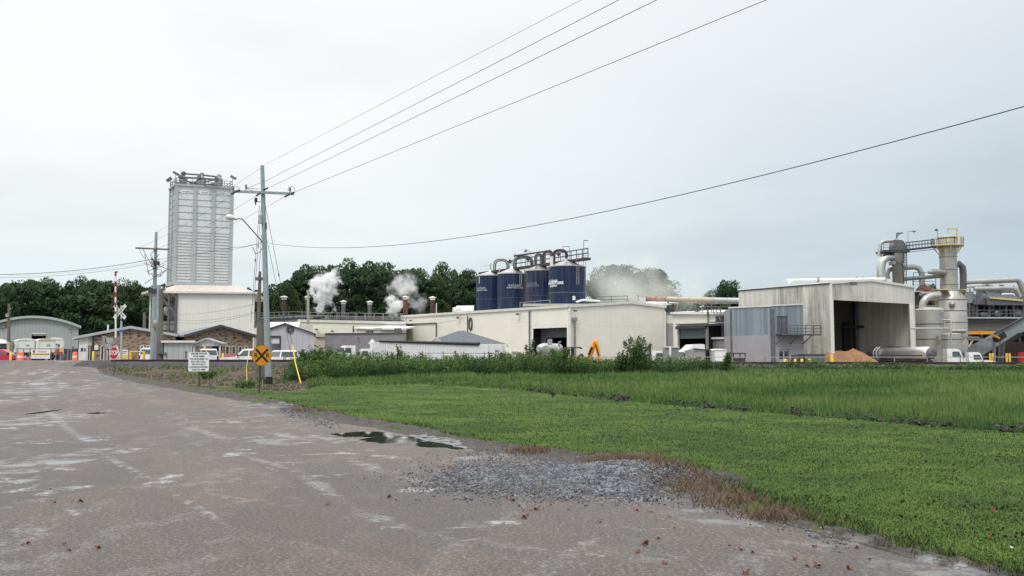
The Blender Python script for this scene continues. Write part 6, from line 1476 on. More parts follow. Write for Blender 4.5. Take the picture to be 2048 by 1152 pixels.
for px in (1808, 1813): b.beam(at(px, 506, Y - .5), at(px, 568, Y - .5), .08)
for k in range(22): b.beam(at(1808, 508 + k * 2.7, Y - .5), at(1813, 508 + k * 2.7, Y - .5), .06)
for k in range(6): b.tube([at(1807, 510 + k * 5, Y - .4), at(1811, 510 + k * 5, Y - 1.2), at(1815, 510 + k * 5, Y - .4)], .035, 4)
b.build('caged_ladder', M['mid_steel'], dw)
b = MB(); b.beam(at(1793.5, 482, Y), at(1793.5, 467, Y), .16); b.beam(at(1793, 467, Y), at(1805.5, 466, Y), .16, .2); b.beam(at(1794, 474, Y), at(1799, 468, Y), .1); b.build('davit', M['mid_steel'], dw)
b = MB(); b.tube([at(1816, 497, Y), at(1816, 464, Y), at(1817, 462.5, Y), at(1826, 462.5, Y)], .045, 5); b.extr([(at(1825, 463, Y).x, Z(461.5, Y)), (at(1832, 463, Y).x, Z(462, Y)), (at(1829, 463, Y).x, Z(465, Y))], Y - .2, Y + .2); b.build('lamp', M['steel'], dw)
b = MB(); b.beam(at(1795, 470, Y) * 0 + at(1875, 479, Y + 2), at(1875, 461, Y + 2), .05); q = at(1872.5, 460, Y + 2); b.lathe(q.x, q.y, [(.05, q.z + .2), (.25, q.z), (.1, q.z - .15)], 8); b.build('lamp', M['dark_steel'], dw)
# catwalk
cw = thing('catwalk', 'dark railed catwalk bridge between the duct tower and the scrubber stack', 'catwalk', (X(1840, 137), 137, Z(497, 137)))
q0, q1 = at(1811, 500, 136.5), at(1871, 493.5, 138); b = MB(); b.beam(q0, q1, 1.0, .28); b.beam(q0 + Vector((0, -.4, -.4)), q1 + Vector((0, -.4, -.4)), .08); b.build('deck', M['dark_steel'], cw)
b = MB(); railing(b, [q0 + Vector((0, -.5, .1)), q1 + Vector((0, -.5, .1))], 1.0, 1.0, .035, 1); railing(b, [q0 + Vector((0, .5, .1)), q1 + Vector((0, .5, .1))], 1.0, 1.0, .035, 1); b.build('railing', M['dark_steel'], cw)
# main scrubber stack
Y = 138; x = X(1897, Y, 540)
def rpx(w_): return w_ / 2 / F * Y
sx = thing('scrubber_stack', 'tall pale grey scrubber stack with yellow ring platform and wide lower drum', 'stack', (x, Y, g0))
xb = X(1903.5, Y, 650)
b = MB(); b.lathe(x + .0, Y, [(rpx(33), Z(584, Y)), (rpx(33), Z(568, Y)), (rpx(32), Z(494, Y)), (rpx(34), Z(490, Y)), (rpx(34), Z(476, Y)), (rpx(31), Z(474.5, Y)), (rpx(22), Z(471.5, Y)), (.3, Z(470, Y))], 30)
b.lathe(xb, Y, [(rpx(58), g0), (rpx(58), Z(600, Y)), (rpx(36), Z(583, Y))], 32); b.build('shell', M['steel_lt'], sx)
b = MB()
for py in (495.5, 513.5, 539.5, 569): b.lathe(x, Y, [(rpx(32), Z(py + .8, Y)), (rpx(35), Z(py + .8, Y)), (rpx(35), Z(py - .6, Y)), (rpx(32), Z(py - .6, Y))], 30)
for py in (600, 622, 645): b.lathe(xb, Y, [(rpx(57), Z(py + .7, Y)), (rpx(60), Z(py + .7, Y)), (rpx(60), Z(py - .5, Y)), (rpx(57), Z(py - .5, Y))], 32)
b.lathe(x, Y, [(rpx(33), Z(477.5, Y)), (rpx(37), Z(477.5, Y)), (rpx(37), Z(475.5, Y)), (rpx(33), Z(475.5, Y))], 30); b.build('flange', M['steel'], sx)
b = MB(); b.lathe(x, Y, [(rpx(33), Z(493.5, Y)), (rpx(60), Z(493.5, Y)), (rpx(60), Z(490.5, Y)), (rpx(33), Z(490.5, Y))], 26)
for a in range(6): a_ = a * math.pi / 3 + .3; b.beam((x + rpx(56) * math.cos(a_), Y + rpx(56) * math.sin(a_), Z(493, Y)), (x + rpx(33) * math.cos(a_), Y + rpx(33) * math.sin(a_), Z(509, Y)), .12)
b.build('ring_platform', M['yellow_dull'], sx)
b = MB(); ring = [(x + rpx(59) * math.cos(a_), Y + rpx(59) * math.sin(a_), Z(491, Y)) for a_ in np.linspace(0, 2 * math.pi, 13)]; railing(b, ring, 1.1, 1.5, .03, 2); b.build('platform_railing', M['yellow_dull'], sx)
b = MB(); b.beam(at(1895.5, 472, Y), at(1895.5, 457.5, Y), .1); b.beam(at(1895, 458, Y), at(1914.5, 457, Y), .22); b.beam(at(1914, 490, Y), at(1914, 457, Y), .2); b.build('davit', M['yellow_dull'], sx)
b = MB(); b.tube([at(1910, 533, Y + 1), at(1918, 527, Y + 1.2), at(1925, 534, Y + 1.2), at(1926.5, 550, Y + 1.2), at(1926.5, 575, Y + 1.2), at(1924, 585, Y + 1.2), at(1917, 588, Y + 1.2)], [.4, .45, .5, .5, .5, .5, .45], 12); b.build('side_duct', M['mid_steel'], sx)
b = MB(); b.tube([at(1857, 545, Y - 1.4), at(1866, 543.5, Y - 1.4), at(1890, 545, Y - 1.2)], [.2, .42, .4], 12); b.tube([at(1806, 558, Y), at(1884, 552, Y - .5)], .3, 10); b.build('inlet_duct', M['steel'], sx)
b = MB(); b.tube([at(1806, 535, Y), at(1828, 533.5, Y), at(1838, 537, Y), at(1843.5, 547, Y), at(1844, 570, Y)], .42, 12); b.build('overhead_duct', M['steel_lt'], sx)
b = MB(); q = at(1904.5, 608, Y - 2.3); b.lathe(0, 0, [(.45, -.2), (.45, .1), (.1, .3)], 14, M=Matrix.Translation(q) @ Matrix.Rotation(R(90), 4, 'X')); b.build('manhole', M['steel_lt'], sx)
b = MB(); b.box(X(1864, Y), X(1893, Y), Y - 2.4, Y, Z(582, Y), Z(580, Y)); b.box(X(1919, Y), X(1931, Y), Y - 2, Y, Z(582, Y), Z(580, Y)); b.beam(at(1876, 583, Y - 2), at(1885, 591, Y - 1.6), .12); b.build('lower_platform', M['yellow_dull'], sx)
b = MB(); railing(b, [at(1826, 577, Y - 1), at(1872, 577, Y - 1)], 1.6, 1.3, .035, 2); b.beam(at(1827, 545, Y - 1), at(1827, 577, Y - 1), .07); b.beam(at(1827, 545, Y - 1), at(1856, 545, Y - 1), .07); b.build('access_frame', M['mid_steel'], sx)
b = MB()
for px in (1908, 1918, 1926): q = at(px, 662, Y - 2.6); b.lathe(0, 0, [(.25, -.35), (.36, 0), (.25, .35)], 10, M=Matrix.Translation(q) @ Matrix.Rotation(R(90), 4, 'Y'))
b.tube([at(1902, 662, Y - 2.6), at(1932, 661, Y - 2.6)], .15, 7); b.build('pump_row', M['steel_lt'], sx)
def tank(name, lb, cx, wpx, pt, Y, pd, mat='steel_lt', bands=()):
    x = X(cx, Y, 660); r_ = wpx / 2 / F * Y; t_ = thing(name, lb, 'tank', (x, Y, g0)); zt_ = Z(pt, Y)
    b = MB(); b.lathe(x, Y, [(r_, g0), (r_, zt_)], 30); b.build('shell', M[mat], t_)
    b = MB(); zd = Z(pd, Y); b.lathe(x, Y, [(r_ * 1.02, zt_), (r_ * .9, zt_ + (zd - zt_) * .5), (r_ * .45, zt_ + (zd - zt_) * .93), (.02, zd)], 30); b.build('dome', M[mat], t_)
    b = MB()
    for py in bands: b.lathe(x, Y, [(r_ * .99, Z(py + 1, Y)), (r_ * 1.04, Z(py + 1, Y)), (r_ * 1.04, Z(py - .4, Y)), (r_ * .99, Z(py - .4, Y))], 30)
    if bands: b.build('band', M['mid_steel'], t_)
    return t_, x, r_
tk, x_, r_ = tank('storage_tank', 'large streaky grey storage tank left of the scrubber drum', 1860, 55, 620.5, 128, 614, bands=(648, 678))
b = MB(); b.tube([at(1845, 618, 129), at(1846, 606, 129), at(1852, 597, 129), at(1862, 592.5, 129), at(1876, 591.5, 130)], .5, 14); b.build('elbow_duct', M['steel_lt'], tk)
b = MB(); b.tube([at(1841, 588, 131), at(1878, 586.5, 132)], .3, 10); b.build('cross_pipe', M['steel'], tk)
b = MB(); b.tube([at(1885, 621, 126), at(1889, 634, 126), at(1889, 660, 126)], .1, 6); b.box(X(1876, 125), X(1882, 125), 124.6, 125.5, Z(690, 125), Z(671, 125)); b.build('control_box', M['steel_lt'], tk)
tk, x_, r_ = tank('storage_tank', 'small grey domed tank right behind the white truck cab', 1902.5, 38, 669, 122, 666, bands=(678.5,))
b = MB(); b.tube([at(1902, 667, 122), at(1902, 641, 122), at(1900, 640.5, 122), at(1885, 641, 123)], .14, 7); b.build('feed_pipe', M['steel_lt'], tk)
# hopper roof
hp = thing('brown_hopper', 'dark brown pyramid hopper roof between the big building and the scrubber stack', 'hopper', (X(1845, 140), 140, g0))
b = MB(); c_ = at(1843, 567, 141); P = [at(1831, 582, 139), at(1872, 582, 139), at(1872, 579, 144), at(1831, 579, 144)]
for k in range(4): b.poly(P[k], P[(k + 1) % 4], c_)
b.build('roof', M['rust'], hp); b = MB(); b.box(X(1833, 139.5), X(1866, 139.5), 139.4, 144, g0, Z(583, 139)); b.build('housing', M['dark_steel'], hp)
b = MB(); b.box(X(1862, 133), X(1880, 133), 133, 135, Z(600, 133), Z(598, 133)); b.box(X(1846, 133), X(1880, 133), 133, 135, Z(612, 133), Z(611, 133)); b.build('yellow_step', M['yellow_dull'], hp)
# ---- right-hand process building
pbx = thing('process_building', 'long grey process building with open dark floors and upper walkway at right edge', 'building', (X(1990, 150), 150, g0))
Y = 150; bx = lambda b, a, c, p0, p1, y0=Y, y1=Y + 6: b.box(X(a, y0), X(c, y0), y0, y1, Z(p1, y0), Z(p0, y0))
b = MB(); bx(b, 1926, 1952, 583, 606); bx(b, 1952, 2110, 588, 600, Y + 3, Y + 12); bx(b, 1926, 1934, 606, 640); b.build('upper_wall', M['gal_grey'], pbx)
b = MB(); b.poly(at(1952, 583, Y), at(1976, 560 + 18, Y + 1), at(2045, 577, Y + 6), at(2110, 590, Y + 2), at(2110, 600, Y), at(1952, 600, Y)); b.build('roof', M['roof_grey'], pbx)
b = MB(); bx(b, 1978, 2060, 597, 610, Y - 1, Y + 1); bx(b, 1952, 1978, 600, 609, Y - .5, Y + 1); b.build('fascia_panel', M['mid_steel'], pbx)
b = MB(); b.beam(at(1979, 595, Y - 1.2), at(2046, 601, Y - 1.2), .18, .3); b.build('yellow_strip', M['yellow_dull'], pbx)
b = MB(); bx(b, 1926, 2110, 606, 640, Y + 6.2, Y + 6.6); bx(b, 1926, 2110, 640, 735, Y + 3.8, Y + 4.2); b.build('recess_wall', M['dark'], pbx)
b = MB(); bx(b, 1930, 2110, 634, 637, Y - 1.5, Y + 6); b.build('walkway_deck', M['trim_grey'], pbx)
b = MB(); bx(b, 1930, 2110, 637, 644, Y - 1.2, Y + 5); b.build('deck_beam', M['dark_steel'], pbx)
b = MB(); railing(b, [at(1932, 634, Y - 1.4), at(2110, 634, Y - 1.4)], 1.1, 1.6, .05, 1); b.build('walkway_railing', M['mid_steel'], pbx)
b = MB(); bx(b, 1930, 2110, 644, 662, Y, Y + 3); b.build('mid_wall', M['process_tan'], pbx)
for px in (1938, 1953, 1979, 2012, 2046): b = MB(); b.beam(at(px, 605, Y + .2), at(px, 640, Y + .2), .3); b.build('column', M['mid_steel'], pbx)
b = MB(); b.beam(at(1962, 578, Y - .5), at(1973, 588, Y - .5), .15); b.build('brace', M['mid_steel'], pbx)
rq = random.Random(9)
for k in range(14):
    px = 1934 + k * 9 + rq.uniform(-3, 3); y0_ = rq.uniform(606, 618); b = MB(); r_ = rq.choice((.12, .18, .3)); yy_ = Y + rq.uniform(.5, 4)
    if k % 3 == 0: b.tube([at(px, y0_, yy_), at(px + rq.uniform(10, 26), y0_ + rq.uniform(-3, 6), yy_), at(px + 28, 634, yy_)], r_, 8)
    else: b.tube([at(px, 604, yy_), at(px + rq.uniform(-3, 3), 634, yy_)], r_, 8)
    b.build('inner_duct', M[rq.choice(('mid_steel', 'dark_steel', 'steel'))], pbx)
for k in range(6):
    b = MB(); px = 1940 + k * 20; b.tube([at(px, 583, Y + 1), at(px, rq.uniform(570, 580), Y + 1), at(px + rq.uniform(6, 14), rq.uniform(570, 578), Y + 1)], rq.choice((.12, .2)), 7); b.build('vent_stack', M[rq.choice(('mid_steel', 'steel'))], pbx)
for k in range(5):
    b = MB(); px = 1940 + k * 24; b.beam(at(px, 662, Y - .3), at(px + rq.uniform(-4, 10), 700, Y - .3), .3); b.build('lower_brace', M['dark_steel'], pbx)
for a, c, p0, p1 in ((1956, 1978, 625, 634), (1990, 2008, 621, 634), (2024, 2046, 619, 634)):
    b = MB(); q0, q1 = at(a, (p0 + p1) / 2, Y + 2), at(c, (p0 + p1) / 2, Y + 2); rr = (p1 - p0) / 2 / F * Y; b.tube([q0, q0.lerp(q1, .15), q0.lerp(q1, .85), q1], [rr * .5, rr, rr, rr * .5], 12); b.build('drum_unit', M['steel_lt'], pbx)
b = MB(); b.tube([at(1930, 564.5, Y), at(2032, 559.5, Y), at(2038, 562, Y), at(2042, 570, Y), at(2052, 596, Y)], .45, 12); b.build('roof_pipe', M['steel_lt'], pbx)
b = MB(); b.tube([at(1948, 578, Y - 1), at(2022, 576, Y - 1), at(2032, 579, Y - 1), at(2040, 594, Y - 1)], .38, 12); b.build('roof_pipe', M['steel_lt'], pbx)
b = MB(); b.tube([at(1930, 572, Y), at(1962, 570, Y)], .3, 10); b.build('roof_pipe', M['roof_white'], pbx)
b = MB(); b.tube([at(2004, 590, Y - 1), at(2006, 588, Y - 1), at(2026, 588, Y - 1), at(2029, 591, Y - 1)], .16, 8); b.build('vent_loop', M['white'], pbx)
b = MB(); b.poly(at(2036, 562, Y + 1), at(2044, 566, Y + 1), at(2064, 592, Y + 1), at(2042, 600, Y + 1)); b.build('gusset_panel', M['steel'], pbx)
og = thing('orange_beam', 'bright orange crane beam below the process building walkway', 'beam', (X(1965, 146), 146, Z(665, 146)))
b = MB(); b.box(X(1935, 146), X(1994, 146), 146, 146.5, Z(668.5, 146), Z(662.5, 146)); b.build('beam_web', M['orange_dull'], og); b = MB(); b.box(X(1962, 145.8), X(1966, 145.8), 145.8, 146.6, Z(669, 146), Z(661.5, 146)); b.build('bracket', M['orange_dull'], og)
# conveyor
cv = thing('inclined_conveyor', 'long enclosed grey conveyor rising to the right with dark serrated underside', 'conveyor', (X(1990, 128), 128, g0))
q0, q1 = at(1930, 704, 128), at(2090, 628, 128); b = MB(); 
b.poly(at(1936, 694, 127), at(2090, 612, 127), at(2090, 638, 127), at(1956, 716, 127), at(1930, 716, 127)); b.poly(at(1936, 694, 127), at(1930, 716, 127), at(1930, 716, 129), at(1936, 694, 129)); b.poly(at(1936, 694, 129), at(2090, 612, 129), at(2090, 612, 127), at(1936, 694, 127)); b.poly(at(1956, 716, 129), at(2090, 638, 129), at(2090, 638, 127), at(1956, 716, 127)); b.build('housing', M['gal_grey'], cv)
b = MB(); b.beam(at(1990, 667, 126.8), at(2090, 611, 126.8), .35, .22); b.build('top_edge', M['dark_steel'], cv)
b = MB()
for k in range(24): t_ = k / 24; q = at(1958, 715, 126.9).lerp(at(2090, 639, 126.9), t_); b.beam(q, q + Vector((.3, 0, -.25)), .22, .3)
b.build('serrated_edge', M['black'], cv)
b = MB(); b.beam(at(2040, 668, 127), at(1990, 700, 127), .5, .5); b.build('chute', M['black'], cv)
b = MB(); b.beam(at(1988.5, 672, 126), at(1988.5, 730, 126), .28); b.beam(at(1935, 678, 126), at(1990, 680, 126), .22, .3); b.beam(at(1922, 674, 126), at(1957, 675, 126), .5, .2); b.build('support_post', M['steel'], cv)
b = MB(); b.beam(at(1948, 677, 126), at(1937, 694, 126), .16); b.beam(at(1931, 677, 126), at(1925, 690, 126), .16); b.build('yellow_brace', M['yellow_dull'], cv)
b = MB(); q = at(1999, 674, 125); b.box(-.7, .7, -.5, .5, -.4, .4, M=Matrix.Translation(q) @ Matrix.Rotation(R(-35), 4, 'Y')); b.build('drive_motor', M['black'], cv); b = MB(); b.beam(at(1990, 671.5, 124.5), at(1999, 677, 124.5), .18); b.build('guard', M['orange_dull'], cv)
st_t = thing('steel_staircase', 'dark steel stair flight standing under the inclined conveyor', 'stairs', (X(2003, 124), 124, g0))
b = MB()
for s_ in (0, 9): b.beam(at(1996 + s_, 728, 124), at(2000 + s_, 684, 124), .12)
for k in range(11): b.beam(at(1996.5 + k * .35, 724 - k * 4, 124), at(2005 + k * .35, 724 - k * 4, 124), .2, .08)
b.build('stair_flight', M['mid_steel'], st_t)
b = MB(); b.box(X(2006, 131), X(2070, 131), 131, 131.8, g0, Z(684, 131)); tag(b.build('rust_bin', M['rust_dk'], org=(X(2030, 131), 131, g0)), 'dark rusty steel bin below the conveyor at the right edge', 'bin')
b = MB(); b.box(X(2041, 113), X(2070, 113), 113, 113.6, g0, Z(704, 110)); tag(b.build('red_container', M['red'], org=(X(2050, 110), 110, g0)), 'dark red container cut by the right edge under the conveyor', 'container')
for i, px in enumerate((1980, 1985, 2013, 2019)):
    b = MB(); x = X(px, 118); b.lathe(x, 118, [(.13, g0), (.13, Z(708, 118)), (.1, Z(706.5, 118))], 10); tag(b.build('bollard', M['yellow'], org=(x, 118, g0)), ['first yellow bollard below the conveyor, leftmost of the four', 'yellow bollard just left of the steel staircase', 'yellow bollard just right of the steel staircase', 'rightmost yellow bollard under the conveyor'][i], 'bollard', 'bollards under the conveyor')
# ================================================================ FENCE ALONG TRACK (right)
fe = thing('chain_link_fence', 'low grey steel rail fence running along the far side of the track', 'fence', (X(1600, 78), 78, PG(30)))
b = MB(); P0, P1 = Vector((X(1150, 79), 79, 0)), Vector((X(2120, 76), 76, 0)); P0.z = Z(714.3, 79); P1.z = Z(714, 76)
for a, c, in ((0, .5), (.5, 1)): b.beam(P0.lerp(P1, a), P0.lerp(P1, c), .06)
b.build('top_rail', M['steel_lt'], fe)
n = 15
for k in range(n + 1):
    q = P0.lerp(P1, k / n); b = MB(); b.beam(Vector((q.x, q.y, H(q.x, q.y))), q, .07); b.build('post', M['steel'], fe)
b = MB()
for dz in (.45, .9, 1.3): b.beam(P0 - Vector((0, 0, dz)), P1 - Vector((0, 0, dz)), .012)
b.build('wire', M['steel'], fe)
fe2 = thing('wire_fence', 'thin dark wire fence line in front of the long white trailer', 'fence', (X(900, 76), 76, PG(-5)))
b = MB(); P0, P1 = Vector((X(845, 76), 76, Z(706, 76))), Vector((X(1010, 76), 76, Z(707.5, 76))); b.beam(P0, P1, .035); b.build('top_wire', M['dark_steel'], fe2)
for k in range(5):
    q = P0.lerp(P1, k / 4); b = MB(); b.beam(Vector((q.x, q.y, H(q.x, q.y))), q + Vector((0, 0, .15)), .06); b.build('post', M['dark_steel'], fe2)
M['pale_red'] = plain('faded_red_print', (.55,.20,.20), .6)
M['drum_orange'] = plain('drum_orange', (.75,.12,.03), .5)
# ================================================================ TEXT
def text_mesh(name, body, size, mat, loc, rot, parent, ext=.004, sx=1.0, bold=0.0, align='CENTER', shear=0):
    cu = bpy.data.curves.new(name, 'FONT'); cu.body = body; cu.size = size; cu.align_x = align; cu.align_y = 'CENTER'; cu.extrude = ext; cu.offset = bold; cu.shear = shear; cu.resolution_u = 3
    o = bpy.data.objects.new(name + '_curve', cu); col.objects.link(o)
    dg = bpy.context.evaluated_depsgraph_get(); me = bpy.data.meshes.new_from_object(o.evaluated_get(dg)); bpy.data.objects.remove(o)
    me.materials.clear(); me.materials.append(mat); me.name = name
    m = bpy.data.objects.new(name, me); link(m, parent); m.location = loc; m.rotation_euler = rot; m.scale = (sx, 1, 1); return m
# ================================================================ POLES, WIRES
def vpole(b, px0, py0, px1, py1, Y, r0, r1, n=10, zb=None):
    p, q = at(px0, py0, Y), at(px1, py1, Y)
    if zb is not None: p = Vector((p.x, p.y, zb))
    b.tube([p, p.lerp(q, .5), q], [r0, (r0 + r1) / 2, r1], n); return p, q
Y = 49
g_ = H(X(537, Y, 770), Y); mp = thing('utility_pole', 'tall grey painted utility pole with crossarm behind the round yellow crossing sign', 'utility pole', (X(537, Y, 770), Y, g_))
b = MB(); pb_, pt_ = vpole(b, 537.3, 770, 524.5, 331, Y, .185, .105, zb=g_ - .1); b.build('shaft', M['conc_pole'], mp)
b = MB(); q = pb_.lerp(pt_, .0); b.tube([pb_, pb_ + Vector((0, 0, .52))], [.20, .198], 14); b.build('black_base', M['black'], mp)
b = MB(); b.beam(at(466, 382.5, Y - .2), at(588, 387.5, Y - .2), .10, .13); b.beam(at(490, 376, Y - .2), at(519, 386, Y - .2), .03); b.beam(at(490, 376, Y - .2), at(518, 378, Y - .2), .03); b.build('crossarm', M['conc_pole'], mp)
INS = [(466, 378, 380), (492, 375, 377), (580, 379, 383)]
for px, p0, p1 in INS:
    b = MB(); q = at(px, p1 + 4, Y - .2); b.lathe(q.x, q.y, [(.03, q.z), (.035, q.z + .12), (.07, q.z + .16), (.05, q.z + .22), (.07, q.z + .26), (.03, q.z + .34)], 8); b.build('insulator', M['steel'], mp)
for (a, c) in (((462, 388), (479, 380)), ((512, 392), (521, 386)), ((526, 380), (536, 376)), ((569, 394), (580, 388)), ((582, 388), (589, 384))):
    b = MB(); b.tube([at(*a, Y - .25), at(*c, Y - .25)], .05, 6); b.build('strain_insulator', M['dark_steel'], mp)
b = MB()
for px, r_ in ((470, 8), (580, 8)): b.tube([at(px - r_ * math.cos(a_) * .9 + 3, 382 - 9 * math.sin(a_), Y - .3) for a_ in np.linspace(0, math.pi, 9)], .012, 4)
b.build('jumper_wire', M['wire'], mp)
b = MB(); q = at(512, 396, Y); b.tube([q, at(511.5, 404, Y)], .085, 8); b.tube([at(511.5, 404, Y), at(511, 409.5, Y)], .04, 6); b.beam(at(513, 403.5, Y), at(526, 404, Y), .035); b.build('fuse_cutout', M['dark_steel'], mp)
b = MB(); q = at(521, 447, Y - .15); b.tube([q, at(521, 430, Y - .15)], .12, 12); b.build('transformer', M['steel_lt'], mp)
b = MB(); b.tube([at(525.5, 486, Y), at(520, 478, Y - .4), at(487.5, 441.5, Y - .9), at(484, 438, Y - 1), at(474, 437, Y - 1)], .03, 7); b.build('lamp_arm', M['mid_steel'], mp)
b = MB(); a_, c_ = at(475, 438, Y - 1), at(451.5, 432.5, Y - 1.1); d_ = c_ - a_; b.tube([a_, a_ + d_ * .3, a_ + d_ * .55, a_ + d_ * .9, c_], [.07, .1, .15, .14, .05], 10); b.tube([a_ + d_ * .6 - Vector((0, 0, .04)), a_ + d_ * .9 - Vector((0, 0, .05))], [.10, .10], 10); b.build('lamp_head', M['white_dirty'], mp)
b = MB(); b.tube([at(528, 490, Y), at(519, 505, Y), at(511, 508, Y), at(505, 494, Y)], .018, 5); b.beam(at(532, 445, Y - .1), at(532.5, 458, Y - .1), .07); b.build('service_cable', M['wire'], mp)
# guy wires
gy = thing('guy_wires', 'thin guy wires running down from the big grey pole to the ground', 'guy wires', tuple(at(545, 735, 53)))
for a, c, Ya, Yc in (((528, 452), (583, 712), 49, 55), ((527, 392), (590, 716), 49, 55.5), ((524, 392), (508, 600), 49, 53), ((519, 410), (502, 640), 49, 53), ((523, 470), (512, 640), 49, 53)):
    b = MB(); p, q = at(*a, Ya), at(*c, Yc); q2 = q + (q - p) * .02; b.tube([p, q2], .012, 5); 
    m_ = p.lerp(q, .45); b.tube([m_, m_ + (q - p).normalized() * .18], .035, 6); b.build('guy_strand', M['wire_lt'], gy)
# wooden poles beside it
wp = thing('wooden_pole', 'weathered wooden pole leaning just left of the big grey pole', 'utility pole', (X(516, 56, 735), 56, H(X(516, 56), 56)))
b = MB(); vpole(b, 515.5, 738, 520, 543, 56, .15, .085, zb=H(X(516, 56), 56) - .1); b.build('shaft', M['wood_pole'], wp)
b = MB(); b.box(-.2, .22, -.15, .15, -.08, .10, M=Matrix.Translation(at(518, 558, 56))); b.build('bracket', M['wood_pole'], wp)
wp = thing('wooden_pole_stub', 'short thick grey wooden pole stub right behind the round crossing sign', 'pole stub', (X(525, 50.5, 765), 50.5, H(X(525, 50.5), 50.5)))
b = MB(); vpole(b, 525.5, 768, 523, 640, 50.5, .15, .13, zb=H(X(525, 50.5), 50.5) - .1); b.build('shaft', M['wood_pole'], wp)
b = MB()
for py in (758, 762): q = at(525.3, py, 50.5); b.lathe(q.x, q.y, [(.16, q.z), (.165, q.z + .05)], 10)
b.build('steel_band', M['dark_steel'], wp)
# second pole + companions
Y2_ = 92; g_ = PG(-35); p2 = thing('utility_pole', 'thinner grey utility pole with long crossarm at the left of the dryer building', 'utility pole', (X(307, Y2_), Y2_, g_))
b = MB(); vpole(b, 305.5, 718, 312.5, 464, Y2_, .30, .13, zb=g_); b.build('shaft', M['conc_pole'], p2)
b = MB(); b.beam(at(271.5, 496, Y2_ - .3), at(337, 499, Y2_ - .3), .18, .15); b.build('crossarm', M['wood_pole'], p2)
b = MB(); q = at(307.5, 582, Y2_); b.box(q.x - .38, q.x + .38, Y2_ - .45, Y2_ + .4, q.z - .2, q.z + .2); b.beam(at(308, 527, Y2_ - .4), at(318, 526, Y2_ - .4), .45, .35); b.build('bracket_box', M['dark_steel'], p2)
b = MB(); rr_ = random.Random(5)
for k in range(9):
    a_ = at(306 + rr_.uniform(-2, 8), 520 + rr_.uniform(0, 45), Y2_ - .5); pts = [a_ + Vector((rr_.uniform(-.9, 1.2), rr_.uniform(-.3, .3), rr_.uniform(-.9, .9))) * t_ for t_ in (0, .5, 1, 1.5)]; b.tube(pts, .03, 4)
for k in range(2): b.tube([at(310 - k, 498 + 0, Y2_), at(303 - 3 * k, 510, Y2_ - .5), at(307, 522, Y2_ - .5)], .022, 4)
b.tube([at(278, 497, Y2_ - .3), at(283, 508, Y2_ - .3), at(289, 517, Y2_ - .3)], .022, 4)
b.build('cable_tangle', M['wire'], p2)
wq = thing('concrete_pole', 'pale slim pole without arms between two other poles left of the dryer building', 'pole', (X(316, 90), 90, g_))
b = MB(); vpole(b, 314.5, 718, 317.8, 570, 90, .24, .17, zb=g_); b.build('shaft', M['conc_pole'], wq)
b = MB(); b.beam(at(311, 645, 89.5), at(311.5, 718, 89.5), .22); q = at(311, 650, 89.3); b.lathe(q.x, q.y, [(.1, q.z - .4), (.28, q.z - .2), (.28, q.z + .3), (.1, q.z + .5)], 10); b.build('meter_riser', M['steel'], wq)
wq = thing('wooden_pole', 'dark weathered wooden pole directly in front of the open end of the dryer building', 'utility pole', (X(322, 86), 86, g_))
b = MB(); vpole(b, 322, 718, 321.5, 579, 86, .25, .19, zb=g_); b.build('shaft', M['wood_pole'], wq)
b = MB(); b.box(-.3, .3, -.3, .0, -.5, .5, M=Matrix.Translation(at(323, 697, 85.8))); b.tube([at(318, 690, 85.7), at(326, 690, 85.7)], .12, 6); b.build('meter_box', M['mid_steel'], wq)
for px, p0, Yq, lb in ((18, 607, 150, 'short distant wooden pole with transformer above the arched shed left end'), (289, 625, 120, 'short pale post standing above the left brick office roof'), (616.5, 580, 155, 'thin pale wooden pole in front of the dense steam plume')):
    g2_ = PG(X(px, Yq)); wq = thing('wooden_pole', lb, 'utility pole', (X(px, Yq), Yq, g2_))
    b = MB(); vpole(b, px, 700, px, p0, Yq, .28, .2, 8, zb=g2_); b.build('shaft', M['steel_lt'] if px > 600 else M['wood_pole'], wq)
    if px == 18: b = MB(); b.tube([at(14.5, 634, Yq - .3), at(14.5, 627, Yq - .3)], .25, 8); b.beam(at(17, 618, Yq), at(22, 618, Yq), .15); b.build('transformer', M['steel_lt'], wq)
def wire(name, pts, r, mat, label, group='power lines between the utility poles', sag=0.0, n=24):
    b = MB(); P = []
    for (a, c) in zip(pts[:-1], pts[1:]):
        a, c = Vector(a), Vector(c)
        for k in range(n): t_ = k / n; P.append(a.lerp(c, t_) - Vector((0, 0, sag * 4 * t_ * (1 - t_))))
    P.append(Vector(pts[-1])); b.tube(P, r * .62, 5, cap=False)
    o = b.build(name, M[mat], org=P[0]); tag(o, label, 'power line', group); return o
def overhead(px, py, A, hgt):     # the point above pixel at the given height
    k = Z(py, 1.0) - CZ; Yq = (hgt - CZ) / k; return at(px, py, Yq)
lines = [((529, 330), (1162, 0), 'wire_lt', .011, 'thinnest topmost power line rising from the tip of the big grey pole'),
         ((533, 361), (1237, 0), 'wire', .015, 'second highest power line climbing right from the big pole crossarm'),
         ((537, 376), (1313, 0), 'wire', .015, 'third power line climbing right from just beside the big pole'),
         ((590, 384), (1532, 0), 'wire', .015, 'power line leaving the right end of the big pole crossarm')]
for a, c, mt, r_, lb in lines:
    A = at(*a, 49); B = overhead(*c, A, A.z); d = B - A; E = A + d * 1.6; wire('power_line', [A, B, E], r_, mt, lb)
wire('power_line', [at(524, 334, 49), at(467, 372, 62), at(313, 466, 92)], .012, 'wire_lt', 'thin top line from the big pole down behind the tower to the second pole')
wire('power_line', [at(492, 377, 49), at(533, 361, 49)], .015, 'wire', 'short span of line along the crossarm left of the big pole')
wire('power_line', [at(479, 380, 49), at(272, 497, 92)], .014, 'wire', 'line from the big pole crossarm left end to the second pole crossarm tip', sag=.3)
